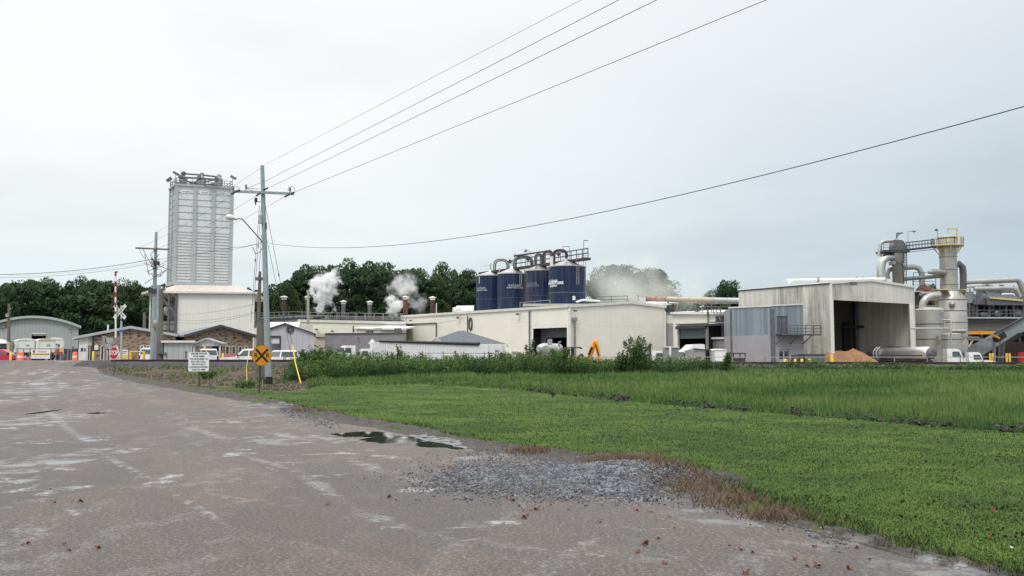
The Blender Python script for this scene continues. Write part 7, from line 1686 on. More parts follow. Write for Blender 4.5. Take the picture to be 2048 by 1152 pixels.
wire('power_line', [at(512, 392, 49), at(312, 497, 92)], .014, 'wire', 'line from the crossarm middle of the big pole to the second pole', sag=.3)
wire('power_line', [at(569, 394, 49), at(336, 499, 92)], .014, 'wire', 'line from the crossarm right end of the big pole to the second pole', sag=.3)
# comm cable on the right, sagging
A = at(540, 487, 49); E = overhead(2048, 213, A, 7.2); 
def fit(A, E):
    best = None
    for s_ in np.linspace(0, 2.0, 81):
        P = [A.lerp(E, t_) - Vector((0, 0, s_ * 4 * t_ * (1 - t_))) for t_ in np.linspace(0, 1, 40)]
        e = 0
        for p in P:
            px, py = proj(*p)
            e += abs(py - pw(px, [(540, 487), (640, 492), (740, 493), (850, 486), (960, 472), (1180, 432), (1400, 380), (1700, 300), (2048, 213)]))
        if best is None or e < best[0]: best = (e, s_)
    return best[1]
best = min(((lambda E_: (sum(0 for _ in [0]), h_, fit(A, E_)))(overhead(2048, 213, A, h_)) for h_ in (6.6, 7.2, 7.8)), key=lambda q: 0)
def err(h_):
    E_ = overhead(2048, 213, A, h_); s_ = fit(A, E_); e = 0
    for t_ in np.linspace(0, 1, 40):
        px, py = proj(*(A.lerp(E_, t_) - Vector((0, 0, s_ * 4 * t_ * (1 - t_))))); e += abs(py - pw(px, [(540, 487), (640, 492), (740, 493), (850, 486), (960, 472), (1180, 432), (1400, 380), (1700, 300), (2048, 213)]))
    return e, h_, s_
e_, h_, s_ = min(err(h) for h in (5.6, 6.1, 6.6, 7.1, 7.6, 8.1, 9))
E = overhead(2048, 213, A, h_)
b = MB(); P = [A.lerp(E, t_) - Vector((0, 0, s_ * 4 * t_ * (1 - t_))) for t_ in np.linspace(0, 1.12, 60)]; b.tube(P, .009, 6, cap=False); tag(b.build('telephone_cable', M['wire'], org=A), 'long sagging lower cable stretching right from the middle of the big pole', 'cable')
wire('telephone_cable', [at(527, 482, 49), at(503, 490, 51), at(470, 494, 55), at(318, 519, 92)], .022, 'wire', 'thick cable from the big pole across the dryer tower to the second pole', sag=.05)
wire('telephone_cable', [at(522, 486, 49), at(420, 503, 68), at(318, 524, 92)], .012, 'wire_lt', 'thin cable just under the thick one across the dryer tower', sag=.1)
wire('telephone_cable', [at(308, 518, 92), at(0, 549, 92), at(-200, 560, 92)], .045, 'wire', 'thick upper cable running left from the second pole out of the picture', sag=.35)
wire('telephone_cable', [at(303, 527, 92), at(0, 555.5, 92), at(-200, 566, 92)], .028, 'wire', 'lower cable running left from the second pole out of the picture', sag=.35)
wire('telephone_cable', [at(306, 524, 92), at(0, 552, 92), at(-200, 562, 92)], .014, 'wire_lt', 'thin middle cable running left from the second pole', sag=.3)
wire('service_line', [at(616, 586, 155), at(700, 622, 150), at(812, 642, 160)], .035, 'wire', 'service wire from the thin pole past the steam to the white warehouse', sag=.2)
wire('service_line', [at(616, 590, 155), at(700, 628, 150), at(812, 647, 160)], .035, 'wire', 'lower service wire from the thin pole past the steam to the warehouse', sag=.2)
wire('service_line', [at(812, 647, 160), at(936, 634, 150)], .03, 'wire', 'service wire running along the white warehouse wall', sag=.5)
for (a, c, Ya, Yc, s2, lb) in (((347, 628, ), (520, 606), 100, 56, .25, 'highest thin wire drooping across the cream dryer building wall'), ((347, 638), (520, 622), 100, 56, .35, 'middle thin wire drooping across the cream dryer building wall'), ((347, 643), (520, 624), 100, 56, .4, 'lowest thin wire drooping across the cream dryer building wall')):
    wire('service_line', [at(*a, Ya), at(*c, Yc)], .016, 'wire', lb, sag=s2)
# ================================================================ SIGNS
LATER = []
def sign_frame(px, py, Y, yaw):
    c = at(px, py, Y); return c, Matrix.Translation(c) @ Matrix.Rotation(yaw, 4, 'Z')
# stop sign: local x right, y away, z up
def ngon(n, r, rot=0): return [(r * math.cos(2*math.pi*k/n + rot), r * math.sin(2*math.pi*k/n + rot)) for k in range(n)]
def disc(b, pts, y0, y1, mi=0):
    A = [(x, y0, z) for x, z in pts]; B = [(x, y1, z) for x, z in pts]; n = len(pts); b.add(A + B, [list(range(n)), list(range(n, 2*n))[::-1]] + [(i, n+i, n+(i+1)%n, (i+1)%n) for i in range(n)], mi)
def sign(name, label, px, py, Y, yaw, base_px):
    c = at(px, py, Y); o = thing(name, label, 'sign'); LATER.append((o, (c.x, c.y, H(c.x, c.y)), yaw)); return o, c.z - H(c.x, c.y)
o, hz = sign('stop_sign', 'red octagonal stop sign on a thin post in front of the brick office', 228, 706, 56, R(-24), 0)
b = MB(); disc(b, [(x, z + hz) for x, z in ngon(8, .42, math.pi/8)], -.02, .0); b.build('rim', M['sign_white'], o)
b = MB(); disc(b, [(x, z + hz) for x, z in ngon(8, .385, math.pi/8)], -.026, -.0205); b.build('face', M['red'], o)
text_mesh('lettering', 'STOP', .36, M['sign_white'], (0, -.028, hz), (R(90), 0, 0), o, .002, .80, .008)
b = MB(); b.beam((0, .03, -.2), (0, .03, hz + .38), .05); b.build('post', M['mid_steel'], o)
o, hz = sign('railroad_warning_sign', 'round amber railroad warning sign with black cross and two R letters', 523, 711, 41, R(40), 0)
rr = .462
b = MB(); disc(b, [(x, z + hz) for x, z in ngon(40, rr)], -.02, 0); b.build('rim', M['black'], o)
b = MB(); disc(b, [(x, z + hz) for x, z in ngon(40, rr - .014)], -.024, -.0205); b.build('face', M['sign_orange'], o)
for s_ in (-1, 1):
    a_ = Vector((math.sin(R(45)) * .40 * s_, -.027, hz - .40 * math.cos(R(45)))); b = MB(); b.beam(a_, Vector((-a_.x, -.027 - .001 * s_, 2 * hz - a_.z)), .10, .004, up=(0, 1, 0)); b.build('cross_bar', M['black'], o)
for s_ in (-1, 1): text_mesh('letter', 'R', .27, M['black'], (.275 * s_, -.026, hz), (R(90), 0, 0), o, .002, .95, .008)
b = MB(); b.beam((.0, .03, hz + .3), (-.07, .03, -.3), .055); b.build('post', M['rust_dk'], o)
o, hz = sign('driver_notice_sign', 'white square notice sign on a rusty post telling drivers where to stop', 397.5, 723.5, 46, R(4), 0)
w2, h2_ = .50, .475; c = .05
b = MB(); disc(b, [(x, z + hz) for x, z in ((-w2 + c, -h2_), (w2 - c, -h2_), (w2, -h2_ + c), (w2, h2_ - c), (w2 - c, h2_), (-w2 + c, h2_), (-w2, h2_ - c), (-w2, -h2_ + c))], -.015, 0); b.build('board', M['sign_white'], o)
for k, tx in enumerate(('DRIVER PICKUP', 'STOP HERE', 'CB CHANNEL 10', 'NO CB? CALL:', '901-373-5212', 'LOADING HOURS', '7AM TO 4PM')):
    text_mesh('text_line', tx, .118, M['black'], (0, -.017, hz + .395 - k * .132), (R(90), 0, 0), o, .001, [.93, .93, .98, 1.0, 1.0, .93, .98][k], .004)
b = MB(); b.beam((.03, .03, -.2), (.03, .03, hz + .3), .07); b.build('post', M['rust'], o)
for o_, l_, y_ in LATER: o_.location = l_; o_.rotation_euler = (0, 0, y_)
# ---- crossing signal
Y = 63.0; cx = X(243, Y, 700); gz = H(cx, Y) - .02
cs = thing('crossing_signal', 'railroad crossing signal with crossbuck, grey mechanism and raised red and white gate arm', 'crossing signal', (cx, Y, gz))
b = MB(); q = at(243, 611, Y); b.tube([(cx, Y, gz), q], .075, 10); b.build('mast', M['alu_dull'], cs)
for s_, tx in ((1, 'CROSSING'), (-1, 'RAIL   ROAD')):
    c_ = at(239.8, 623.5, Y - .15 - .02 * s_); Mx = Matrix.Translation(c_) @ Matrix.Rotation(R(-12), 4, 'Z') @ Matrix.Rotation(R(-46 * s_), 4, 'Y')
    b = MB(); b.box(-.62, .62, -.008, .008, -.115, .115, M=Mx); bl = b.build('crossbuck_blade', M['sign_white'], cs)
    t_ = text_mesh('lettering', tx, .19, M['black'], (0, 0, 0), (0, 0, 0), bl, .002, .95 if s_ > 0 else .88, .003)
    t_.matrix_local = Matrix.Translation(-Vector(cs.location)) @ Mx @ Matrix.Translation((0, -.012, 0)) @ Matrix.Rotation(R(90), 4, 'X') @ Matrix.Diagonal((t_.scale[0], 1, 1, 1))
b = MB(); b.beam(at(231, 543.5, Y - .3), at(231.5, 676, Y - .3), .10, .06)
arm = b.build('gate_arm', M['sign_white'], cs)
b = MB()
for p0, p1 in ((543.5, 552), (563, 573), (584, 594), (605, 614), (623, 628)): a_, c_ = at(231, p0, Y - .3), at(231.1, p1, Y - .3); b.beam(a_, c_, .11, .075)
b.build('red_band', M['red'], arm)
b = MB(); b.beam(at(231, 544, Y - .3), at(235, 544, Y - .3), .08, .12)
for py in (577, 604): b.lathe(0, 0, [(.05, -.05), (.05, .05)], 8, M=Matrix.Translation(at(233.5, py, Y - .35)))
b.build('arm_lamp', M['lamp_red'], arm)
b = MB(); q = at(234, 690, Y - .2); b.extr([(at(231, 0, Y).x, Z(688, Y)), (at(237, 0, Y).x, Z(701, Y)), (at(241, 0, Y).x, Z(701, Y)), (at(238, 0, Y).x, Z(674, Y)), (at(230, 0, Y).x, Z(672, Y))], Y - .3, Y - .1); b.build('counterweight_arm', M['steel'], cs)
b = MB(); b.box(at(237, 0, Y).x, at(252, 0, Y).x, Y - .3, Y + .3, Z(686.5, Y), Z(675.5, Y)); b.box(at(239, 0, Y).x, at(249, 0, Y).x, Y - .35, Y + .3, Z(698, Y), Z(688, Y)); b.build('gate_mechanism', M['steel_lt'], cs)
b = MB(); b.beam(at(236, 639, Y - .1), at(247, 639.3, Y - .1), .06)
for px in (235, 248.5): q = at(px, 639.5, Y - .1); b.lathe(0, 0, [(.04, -.1), (.15, -.08), (.15, .02), (.05, .08)], 12, M=Matrix.Translation(q) @ Matrix.Rotation(R(90 if px < 240 else 60), 4, 'Z') @ Matrix.Rotation(R(90), 4, 'X'))
b.build('flashing_light', M['black'], cs)
b = MB(); c_ = at(242.5, 662, Y - .12); b.box(-.13, .13, -.01, .01, -.09, .09, M=Matrix.Translation(c_)); b.build('blue_plate', M['blue_sign'], cs)
b = MB(); b.box(cx - .45, cx + .45, Y - .35, Y + .35, gz - .3, gz + .12); b.build('concrete_base', M['conc_wall'], cs)
# signal cabinet board behind stop sign
sbx = thing('notice_board', 'yellow and white notice board standing behind the stop sign', 'notice board', (X(248, 74), 74, H(X(248, 74), 74)))
gz = H(X(248, 74), 74)
b = MB(); b.box(X(219, 74), X(241, 74), 74, 74.1, Z(719, 74), Z(707, 74)); b.box(X(240.5, 74), X(256, 74), 73.9, 74.0, Z(719, 74), Z(699.5, 74)); b.build('board', M['sign_white'], sbx)
b = MB(); b.box(X(245, 74), X(255, 74), 73.87, 73.89, Z(717.5, 74), Z(709.5, 74)); b.box(X(220, 74), X(240, 74), 73.95, 73.99, Z(716.5, 74), Z(711, 74)); b.build('yellow_field', M['yellow'], sbx)
b = MB(); b.box(X(242, 74), X(255, 74), 73.87, 73.89, Z(703.5, 74), Z(702.3, 74)); b.box(X(242.5, 74), X(253, 74), 73.87, 73.89, Z(707, 74), Z(706, 74)); b.build('red_stripe', M['red'], sbx)
b = MB()
for px in (221, 240, 255): b.beam((X(px, 74.2), 74.2, gz - .1), (X(px, 74.2), 74.2, Z(701 if px > 230 else 708, 74)), .08)
b.build('post', M['steel'], sbx)
yp = thing('yellow_portal', 'yellow pipe barrier of two thick posts joined by a thin bar', 'barrier', (X(275, 78), 78, PG(-32)))
for px in (261.5, 288): b = MB(); b.tube([(X(px, 78), 78, PG(-32) - .2), (X(px, 78), 78, Z(703, 78))], .11, 12); b.build('post', M['yellow'], yp)
b = MB(); b.tube([(X(261, 78), 77.95, Z(703.5, 78)), (X(288, 78), 77.95, Z(703.3, 78))], .045, 8); b.build('bar', M['yellow'], yp)
for px, py, Yb, r_, lb, mt in ((186.5, 702.5, 78, .085, 'yellow bollard at the left end of the brick office', 'yellow'), (21.5, 704, 76, .09, 'yellow post just right of the red car', 'yellow'), (446, 706.5, 88, .11, 'yellow bollard left of the maroon car', 'yellow')):
    x = X(px, Yb); g2_ = H(x, Yb); b = MB(); b.lathe(x, Yb, [(r_, g2_), (r_, Z(py + .7, Yb)), (r_ * .5, Z(py, Yb))], 12); tag(b.build('bollard', M[mt], org=(x, Yb, g2_)), lb, 'bollard')
# guy markers
for (a, c, Ya, Yc, w_, lb) in (((585, 690), (602, 768), 55, 49.5, .038, 'bright yellow guy wire marker leaning right beside the dark bush'), ((497, 705), (494, 768), 50, 47.5, .014, 'faint amber guy wire marker left of the round crossing sign'), ((406, 690), (421, 712), 60.3, 59.8, .025, 'short slanted yellow guy marker above the driver notice sign')):
    b = MB(); p, q = at(*a, Ya), at(*c, Yc); m_ = p.lerp(q, .5) + Vector((-.06, 0, 0)); b.tube([p, m_, q], w_, 7); tag(b.build('guy_marker', M['yellow'], org=q), lb, 'guy marker')
# ================================================================ VEHICLES  (x forward, y left, z up; origin under the middle)
def wheel(parent, x, y, r, w_=.22):
    s_ = 1 if y > 0 else -1
    Mx = Matrix.Translation((x, y, r)) @ Matrix.Rotation(R(90), 4, 'X')
    b = MB(); b.lathe(0, 0, [(r * .62, -w_/2), (r * .95, -w_/2), (r, -w_/3), (r, w_/3), (r * .95, w_/2), (r * .62, w_/2)], 20, M=Mx); t_ = b.build('wheel', M['tyre'], parent)
    b = MB(); b.lathe(0, 0, [(.05, -w_/2 + .01), (r * .6, -w_/2 + .03), (r * .6, w_/2 - .03), (.05, w_/2 - .01)], 14, M=Mx); b.build('rim', M['alu_dull'], t_)
def body(b, prof, half, tuck=.0, zt=None):
    """side profile extruded; points above zt are drawn in by tuck on each side"""
    n = len(prof); A = []; B = []
    for x, z in prof:
        h_ = half - (tuck * max(0, (z - zt)) if zt is not None else 0); A.append((x, -h_, z)); B.append((x, h_, z))
    b.add(A + B, [list(range(n))[::-1], list(range(n, 2*n))] + [(i, (i+1)%n, n+(i+1)%n, n+i) for i in range(n)])
def car(label, px, Y, yaw, paint, kind='suv', group=None, cat='car', name=None):
    x = X(px, Y); gz = H(x, Y)
    o = thing(name or {'suv': 'parked_suv', 'pickup': 'pickup_truck', 'sedan': 'parked_car'}[kind], label, cat, (0, 0, 0), 0, group)
    L = {'suv': 4.8, 'pickup': 5.6, 'sedan': 4.6}[kind]; hw = .93 if kind != 'sedan' else .86; h = {'suv': 1.82, 'pickup': 1.88, 'sedan': 1.42}[kind]; wr = .37 if kind != 'sedan' else .31; bl = {'suv': 1.12, 'pickup': 1.15, 'sedan': .90}[kind]; gc = .32
    f_, r_ = L/2, -L/2
    if kind == 'suv': low = [(r_, gc), (f_-.05, gc), (f_, .55), (f_-.03, .9), (f_-.25, 1.0), (f_-1.25, bl), (r_+.02, bl+.02), (r_-.02, .7)]; cab = [(f_-1.3, bl-.02), (f_-1.95, h-.06), (f_-2.3, h), (r_+.45, h-.02), (r_+.2, h-.1), (r_+.04, bl-.02)]
    elif kind == 'pickup': low = [(r_, gc+.1), (f_-.05, gc+.05), (f_, .6), (f_-.03, 1.0), (f_-.2, 1.08), (f_-1.35, bl), (r_+.02, bl), (r_-.02, .8)]; cab = [(f_-1.35, bl-.02), (f_-2.0, h-.06), (f_-2.3, h), (r_+2.1, h-.02), (r_+1.95, bl-.02)]
    else: low = [(r_, gc-.05), (f_-.05, gc-.08), (f_, .5), (f_-.08, .7), (f_-1.1, bl), (r_+.7, bl+.03), (r_+.05, bl-.02), (r_-.02, .6)]; cab = [(f_-1.1, bl-.02), (f_-1.85, h-.05), (f_-2.2, h), (r_+1.35, h-.02), (r_+.6, bl)]
    b = MB(); body(b, low, hw); body(b, cab, hw - .02, .28, bl)
    if kind == 'pickup': pass
    b.build('body', M[paint], o)
    zt_, zb_ = h - .16, bl + .06; ins = hw - .01 - .28 * (zt_ - bl) ; inb = hw - .01 - .28 * (zb_ - bl)
    fx = cab[0][0]; fx1 = cab[1][0]; rx = cab[-1][0]; rx1 = cab[-2][0]
    b = MB()
    for s_ in (-1, 1):
        xs = {'suv': [(fx-.28, fx1-.12, fx-1.2, fx-1.2), (fx-1.28, fx-1.28, fx-2.2, fx-2.2), (fx-2.3, fx-2.3, rx+.25, rx1+.15)], 'pickup': [(fx-.28, fx1-.12, fx-1.15, fx-1.15), (fx-1.25, fx-1.25, rx+.12, rx1+.12)], 'sedan': [(fx-.25, fx1-.15, fx-1.15, fx-1.15), (fx-1.22, fx-1.22, rx+.35, rx1+.1)]}[kind]
        for (a, a1, c1, c) in xs:
            b.add([(a, s_*(inb+.012), zb_), (a1, s_*(ins+.012), zt_), (c1 if c1 != c else c, s_*(ins+.012), zt_), (c, s_*(inb+.012), zb_)] if True else [], [(0,1,2,3)])
    b.build('side_window', M['carglass'], o)
    def glassq(x0, x1, off):
        b = MB(); b.add([(x0+off, -inb+.1, zb_), (x1+off, -ins+.08, zt_), (x1+off, ins-.08, zt_), (x0+off, inb-.1, zb_)], [(0,1,2,3)]); return b
    tfx = lambda z: fx + (fx1 - fx) * (z - bl) / (h - .06 - bl); trx = lambda z: rx + (rx1 - rx) * (z - bl) / (h - .1 - bl)
    glassq(tfx(zb_), tfx(zt_), .03).build('windscreen', M['carglass'], o); glassq(trx(zb_), trx(zt_), -.03).build('rear_window', M['carglass'], o)
    for s_ in (-1, 1):
        b = MB(); b.box(r_-.05, r_+.06, s_*(hw-.08)-.08, s_*(hw-.08)+.08, bl-.42, bl-.05); b.build('tail_light', M['lamp_red'], o)
        b = MB(); b.box(f_-.12, f_+.015, s_*(hw-.22)-.16, s_*(hw-.22)+.16, .68, .86); b.build('headlight', M['alu'], o)
        b = MB(); b.box(fx-.35, fx-.2, s_*(hw+.1)-.1, s_*(hw+.1)+.1, bl+.05, bl+.22); b.build('wing_mirror', M['black'], o)
    b = MB(); b.box(r_-.1, r_+.02, -hw+.05, hw-.05, gc+.05, gc+.28); b.build('bumper', M['steel'], o)
    for sx_ in (f_-.9, r_+.95 + (.2 if kind == 'pickup' else 0)):
        for s_ in (-1, 1): wheel(o, sx_, s_*(hw-.08), wr)
    o.location = (x, Y, gz); o.rotation_euler = (0, 0, yaw); return o
# yaw: 0 faces +x (right); 90deg faces away from the camera
s_ = car('white sport utility vehicle seen from behind in front of the brick office porch', 414.5, 95, R(112), 'white', 'suv')
b = MB(); b.box(-2.46, -2.43, -.28, .28, .78, .92); b.build('plate', M['sign_white'], s_)
car('maroon car parked facing away right of the yellow bollard', 472, 93, R(88), 'maroon', 'sedan')
s_ = car('white pickup truck with red stripe parked facing left behind the crossing sign', 506, 84, R(188), 'white', 'pickup', cat='pickup truck')
b = MB(); b.box(-1.6, .6, -.955, -.94, .86, .93); b.box(-1.6, .6, .94, .955, .86, .93); b.build('stripe', M['red'], s_)
s_ = car('white service truck with cap and grey tailgate right of the big grey pole', 563, 88, R(122), 'white', 'suv', cat='service truck', name='service_truck')
b = MB(); b.box(-2.47, -2.43, -.85, .85, .62, 1.08); b.build('tailgate', M['steel_lt'], s_); b = MB(); b.box(-.6, -.2, -.25, .25, 1.82, 1.9); b.build('roof_vent', M['white'], s_)
car('white car glimpsed from behind between the utility poles', 308, 96, R(98), 'white', 'suv', cat='car')
car('bright red car at the far left edge behind the track', 0, 80, R(12), 'car_red', 'sedan')
def cabtruck(label, px, Y, yaw, kind='day', stack=False, lat=1.0, zoff=0.0):
    x = X(px, Y); gz = H(x, Y) + zoff; o = thing('semi_truck', label, 'truck', (0, 0, 0))
    sl_ = kind == 'sleeper'; hw = 1.18; h = 3.5 if sl_ else 2.95
    b = MB(); body(b, [(2.6, .6), (2.6, 1.55), (2.35, 1.72), (.9, 1.9), (.9, .6)], .95); b.build('hood', M['white'], o)
    cabp = [(.95, .75), (.95, 1.85), (.62, 2.75), (.35, 2.92), (-.9, 2.95), (-.9, .75)] if not sl_ else [(.95, .75), (.95, 1.85), (.62, 2.75), (.2, 3.0), (-.5, 3.62), (-1.9, 3.7), (-2.2, 3.6), (-2.2, .75)]
    b = MB(); body(b, cabp, hw, .05, 1.85); b.build('cab', M['white'], o)
    b = MB(); b.add([(.98, -1.0, 1.98), (.98, -.04, 1.98), (.72, -.04, 2.66), (.72, -.95, 2.66)], [(0,1,2,3)]); b.add([(.98, .04, 1.98), (.98, 1.0, 1.98), (.72, .95, 2.66), (.72, .04, 2.66)], [(0,1,2,3)]); b.build('windscreen', M['carglass'], o)
    b = MB()
    for s_ in (-1, 1): b.add([(.75, s_*(hw+.012), 1.9), (.5, s_*(hw-.03), 2.6), (-.3, s_*(hw-.03), 2.6), (-.3, s_*(hw+.012), 1.9)], [(0,1,2,3)])
    b.build('side_window', M['carglass'], o)
    b = MB(); b.box(-6.2, 1.5, -.45, .45, .6, .85); b.build('chassis', M['dark_steel'], o)
    b = MB(); b.box(2.55, 2.75, -1.15, 1.15, .45, .8); b.build('bumper', M['alu_dull'], o)
    for s_ in (-1, 1):
        b = MB(); b.box(.85, 1.0, s_*(hw+.25)-.1, s_*(hw+.25)+.1, 1.8, 2.5); b.beam((.8, s_*hw, 2.4), (.95, s_*(hw+.25), 2.4), .04); b.build('mirror', M['dark_steel'], o)
        b = MB(); b.tube([(-.2, s_*(hw-.1), .85), (-1.3, s_*(hw-.1), .85)], .32, 12); b.build('fuel_tank', M['alu_dull'], o)
        for wx in (1.9, -4.0, -5.3): wheel(o, wx, s_*(.98), .5, .3 if wx > 0 else .5)
    if stack:
        for s_ in (-1, 1):
            b = MB(); b.tube([(-1.1 if not sl_ else -2.35, s_*.95, .9), (-1.1 if not sl_ else -2.35, s_*.95, 3.9)], .09, 8); b.build('exhaust_pipe', M['dark_steel'], o)
    o.location = (x, Y, gz); o.rotation_euler = (0, 0, yaw); o.scale = (lat, lat, lat); return o
cabtruck('white truck cab with square side window beside the polished tanker', 1905, 116, R(-12), 'day', zoff=-.1)
cabtruck('lower white bonneted truck at the right of the polished tanker', 1948, 106, R(-15), 'day', lat=.80)
cabtruck('white day cab truck half hidden behind the tall green sapling', 1316, 110, R(-5), 'day', True, .84)
cabtruck('white sleeper cab truck in front of the roller door', 1372, 108, R(195), 'sleeper', lat=.88)
cabtruck('white truck cab with sun visor roof behind the weeds, leftmost of the pair', 694, 128, R(205), 'day', lat=.98, zoff=-.1)
cabtruck('white truck cab coupled to the long trailer, right of the pair', 730, 121, R(195), 'day', lat=.92, stack=False, zoff=-.35)
# long hopper trailer with rolled tarp
def long_trailer():
    R_ = Vector((X(975, 104), 104, 0)); Fr = Vector((X(742, 121), 121, 0)); gz = PG(-5)
    o = thing('dry_van_trailer', 'very long white trailer with a rolled black tarp along its top edge', 'trailer', (R_.x, R_.y, gz))
    d = unit(Fr - R_); nn = Vector((d.y, -d.x, 0)); nn = nn if nn.y < 0 else -nn; L = (Fr - R_).length
    zr = Z(690, 104); z1 = Z(684.5, 121); P = lambda u, w_, z: R_ + d * u - nn * w_ + Vector((0, 0, z))
    W2 = 2.6
    b = MB(); A = [P(0, 0, gz + 1.1), P(L, 0, gz + 1.1), P(L, 0, z1), P(0, 0, zr)]; B = [P(0, W2, gz + 1.1), P(L, W2, gz + 1.1), P(L, W2, z1), P(0, W2, zr)]
    b.add(A + B, [(0,1,2,3), (7,6,5,4), (0,3,7,4), (1,5,6,2), (3,2,6,7), (0,4,5,1)]); b.build('box_body', M['trailer_side'], o)
    b = MB(); b.tube([P(1.4, -.05, zr + .12), P(L * .5, -.05, (zr + z1) / 2 + .12), P(L - 2, -.05, z1 + .1)], [.20, .17, .14], 10); b.build('rolled_tarp', M['black'], o)
    b = MB()
    for u in np.linspace(0, L, 5): b.beam(P(u, -.05, gz + 1.1), P(u, -.05, lerp(zr, z1, u / L)), .1, .08)
    b.beam(P(0, -.04, gz + 1.15), P(L, -.04, gz + 1.15), .1, .2); b.build('frame_rib', M['white'], o)
    b = MB(); b.box(-.02, .02, -.9, .9, -.75, .75, M=Matrix.Translation(P(-.03, W2 / 2, (gz + 1.1 + zr) / 2 + .1)) @ Matrix.Rotation(math.atan2(d.y, d.x), 4, 'Z')); dd_ = b.build('rear_door', M['white'], o)
    b = MB(); b.box(-.03, .03, -.25, .2, -.1, .12, M=Matrix.Translation(P(-.06, W2 / 2, (gz + 1.1 + zr) / 2 + .25)) @ Matrix.Rotation(math.atan2(d.y, d.x), 4, 'Z')); b.build('door_plate', M['steel'], dd_)
    for u in (1.2, 2.6):
        for w_ in (.25, W2 - .25):
            b = MB(); q = P(u, w_, gz + .5); b.lathe(0, 0, [(.1, -.2), (.5, -.2), (.5, .2), (.1, .2)], 16, M=Matrix.Translation(q) @ Matrix.Rotation(math.atan2(d.y, d.x), 4, 'Z') @ Matrix.Rotation(R(90), 4, 'X')); b.build('wheel', M['tyre'], o)
    b = MB(); b.beam(P(L - 1.5, .4, gz), P(L - 1.5, .4, gz + 1.1), .12); b.beam(P(L - 1.5, 2.2, gz), P(L - 1.5, 2.2, gz + 1.1), .12); b.build('landing_leg', M['mid_steel'], o)
    b = MB(); q = P(L + .2, 1.3, z1); b.tube([P(L + .2, 0, z1 - .3), P(L + .6, 0, z1 - .1), P(L + .6, 2.5, z1 - .1)], .06, 5); b.lathe(P(L+1.2, 1, 0).x, P(L+1.2, 1, 0).y, [(.05, z1 + .45), (.35, z1 + .1), (.45, z1 - .2)], 8); b.build('front_gear', M['white_dirty'], o)
M['trailer_side'] = corr('white_trailer_side', (.66,.68,.68), .6, .3, line=.85, dirt=(.3,.3,.3), dirtpos=.5)
long_trailer()
def hopper_trailer(label, px, py, Y, yaw, w_=2.6, L=11, tarp='white'):
    x = X(px, Y); gz = H(x, Y); o = thing('hopper_trailer', label, 'trailer', (0, 0, 0), 0, 'white grain trailers in front of the arched shed'); h = Z(py, Y) - gz
    hw = w_ / 2
    b = MB(); b.box(-L/2, L/2, -hw, hw, 1.7, h - .35)
    for cxx in (-L/4, L/4):
        t4 = [(cxx - L/4 + .1, -hw, 1.7), (cxx + L/4 - .1, -hw, 1.7), (cxx + L/4 - .1, hw, 1.7), (cxx - L/4 + .1, hw, 1.7)]; b4 = [(cxx - .4, -.5, .6), (cxx + .4, -.5, .6), (cxx + .4, .5, .6), (cxx - .4, .5, .6)]
        b.add(t4 + b4, [(4,5,6,7)] + [(k, (k+1)%4, 4+(k+1)%4, 4+k) for k in range(4)])
    b.build('hopper_body', M['white'], o)
    b = MB(); n = 8; A = []; 
    for sx_ in (-L/2 - .1, L/2 + .1):
        for k in range(n + 1): a_ = math.pi * k / n; A.append((sx_, -math.cos(a_) * (hw + .05), h - .4 + .42 * math.sin(a_)))
    b.add(A, [list(range(n + 1)), list(range(n + 1, 2*n + 2))[::-1]] + [(k, k+1, n+2+k, n+1+k) for k in range(n)]); b.build('tarp_cover', M['roof_white'] if tarp == 'white' else M['sawdust_tarp'], o)
    b = MB()
    for sx_ in (-L/2, L/2):
        for s_ in (-1, 1): b.box(sx_ - .06, sx_ + .06, s_*hw - .06, s_*hw + .06, 1.2, h - .4)
    b.box(-L/2 - .08, L/2 + .08, -hw - .05, hw + .05, 2.35, 2.45)
    b.build('frame_rib', M['white_dirty'], o)
    b = MB(); b.box(L/2 - 2.8, L/2 - .1, -.5, .5, .7, 1.2); b.box(-L/2 + .1, -L/2 + 2.9, -.5, .5, .7, 1.2); b.build('chassis', M['dark_steel'], o)
    for wx in (-L/2 + .9, -L/2 + 2.1):
        for s_ in (-1, 1): wheel(o, wx, s_*(hw - .3), .5, .5)
    b = MB(); b.box(-L/2 - .12, -L/2 - .06, -.5, .1, h - 1.3, h - 1.15); b.build('door_plate', M['steel'], o)
    o.location = (x, Y, gz); o.rotation_euler = (0, 0, yaw); return o
M['sawdust_tarp'] = plain('sandy_tarp', (.60,.52,.42), .8)
hopper_trailer('left white grain trailer behind the orange barrel', 47, 677.5, 172, R(122))
hopper_trailer('middle white grain trailer with sandy tarp behind the banner', 84, 677.5, 170, R(125), tarp='sand')
hopper_trailer('right white grain trailer with domed bright top behind the walking person', 111, 676, 174, R(116))
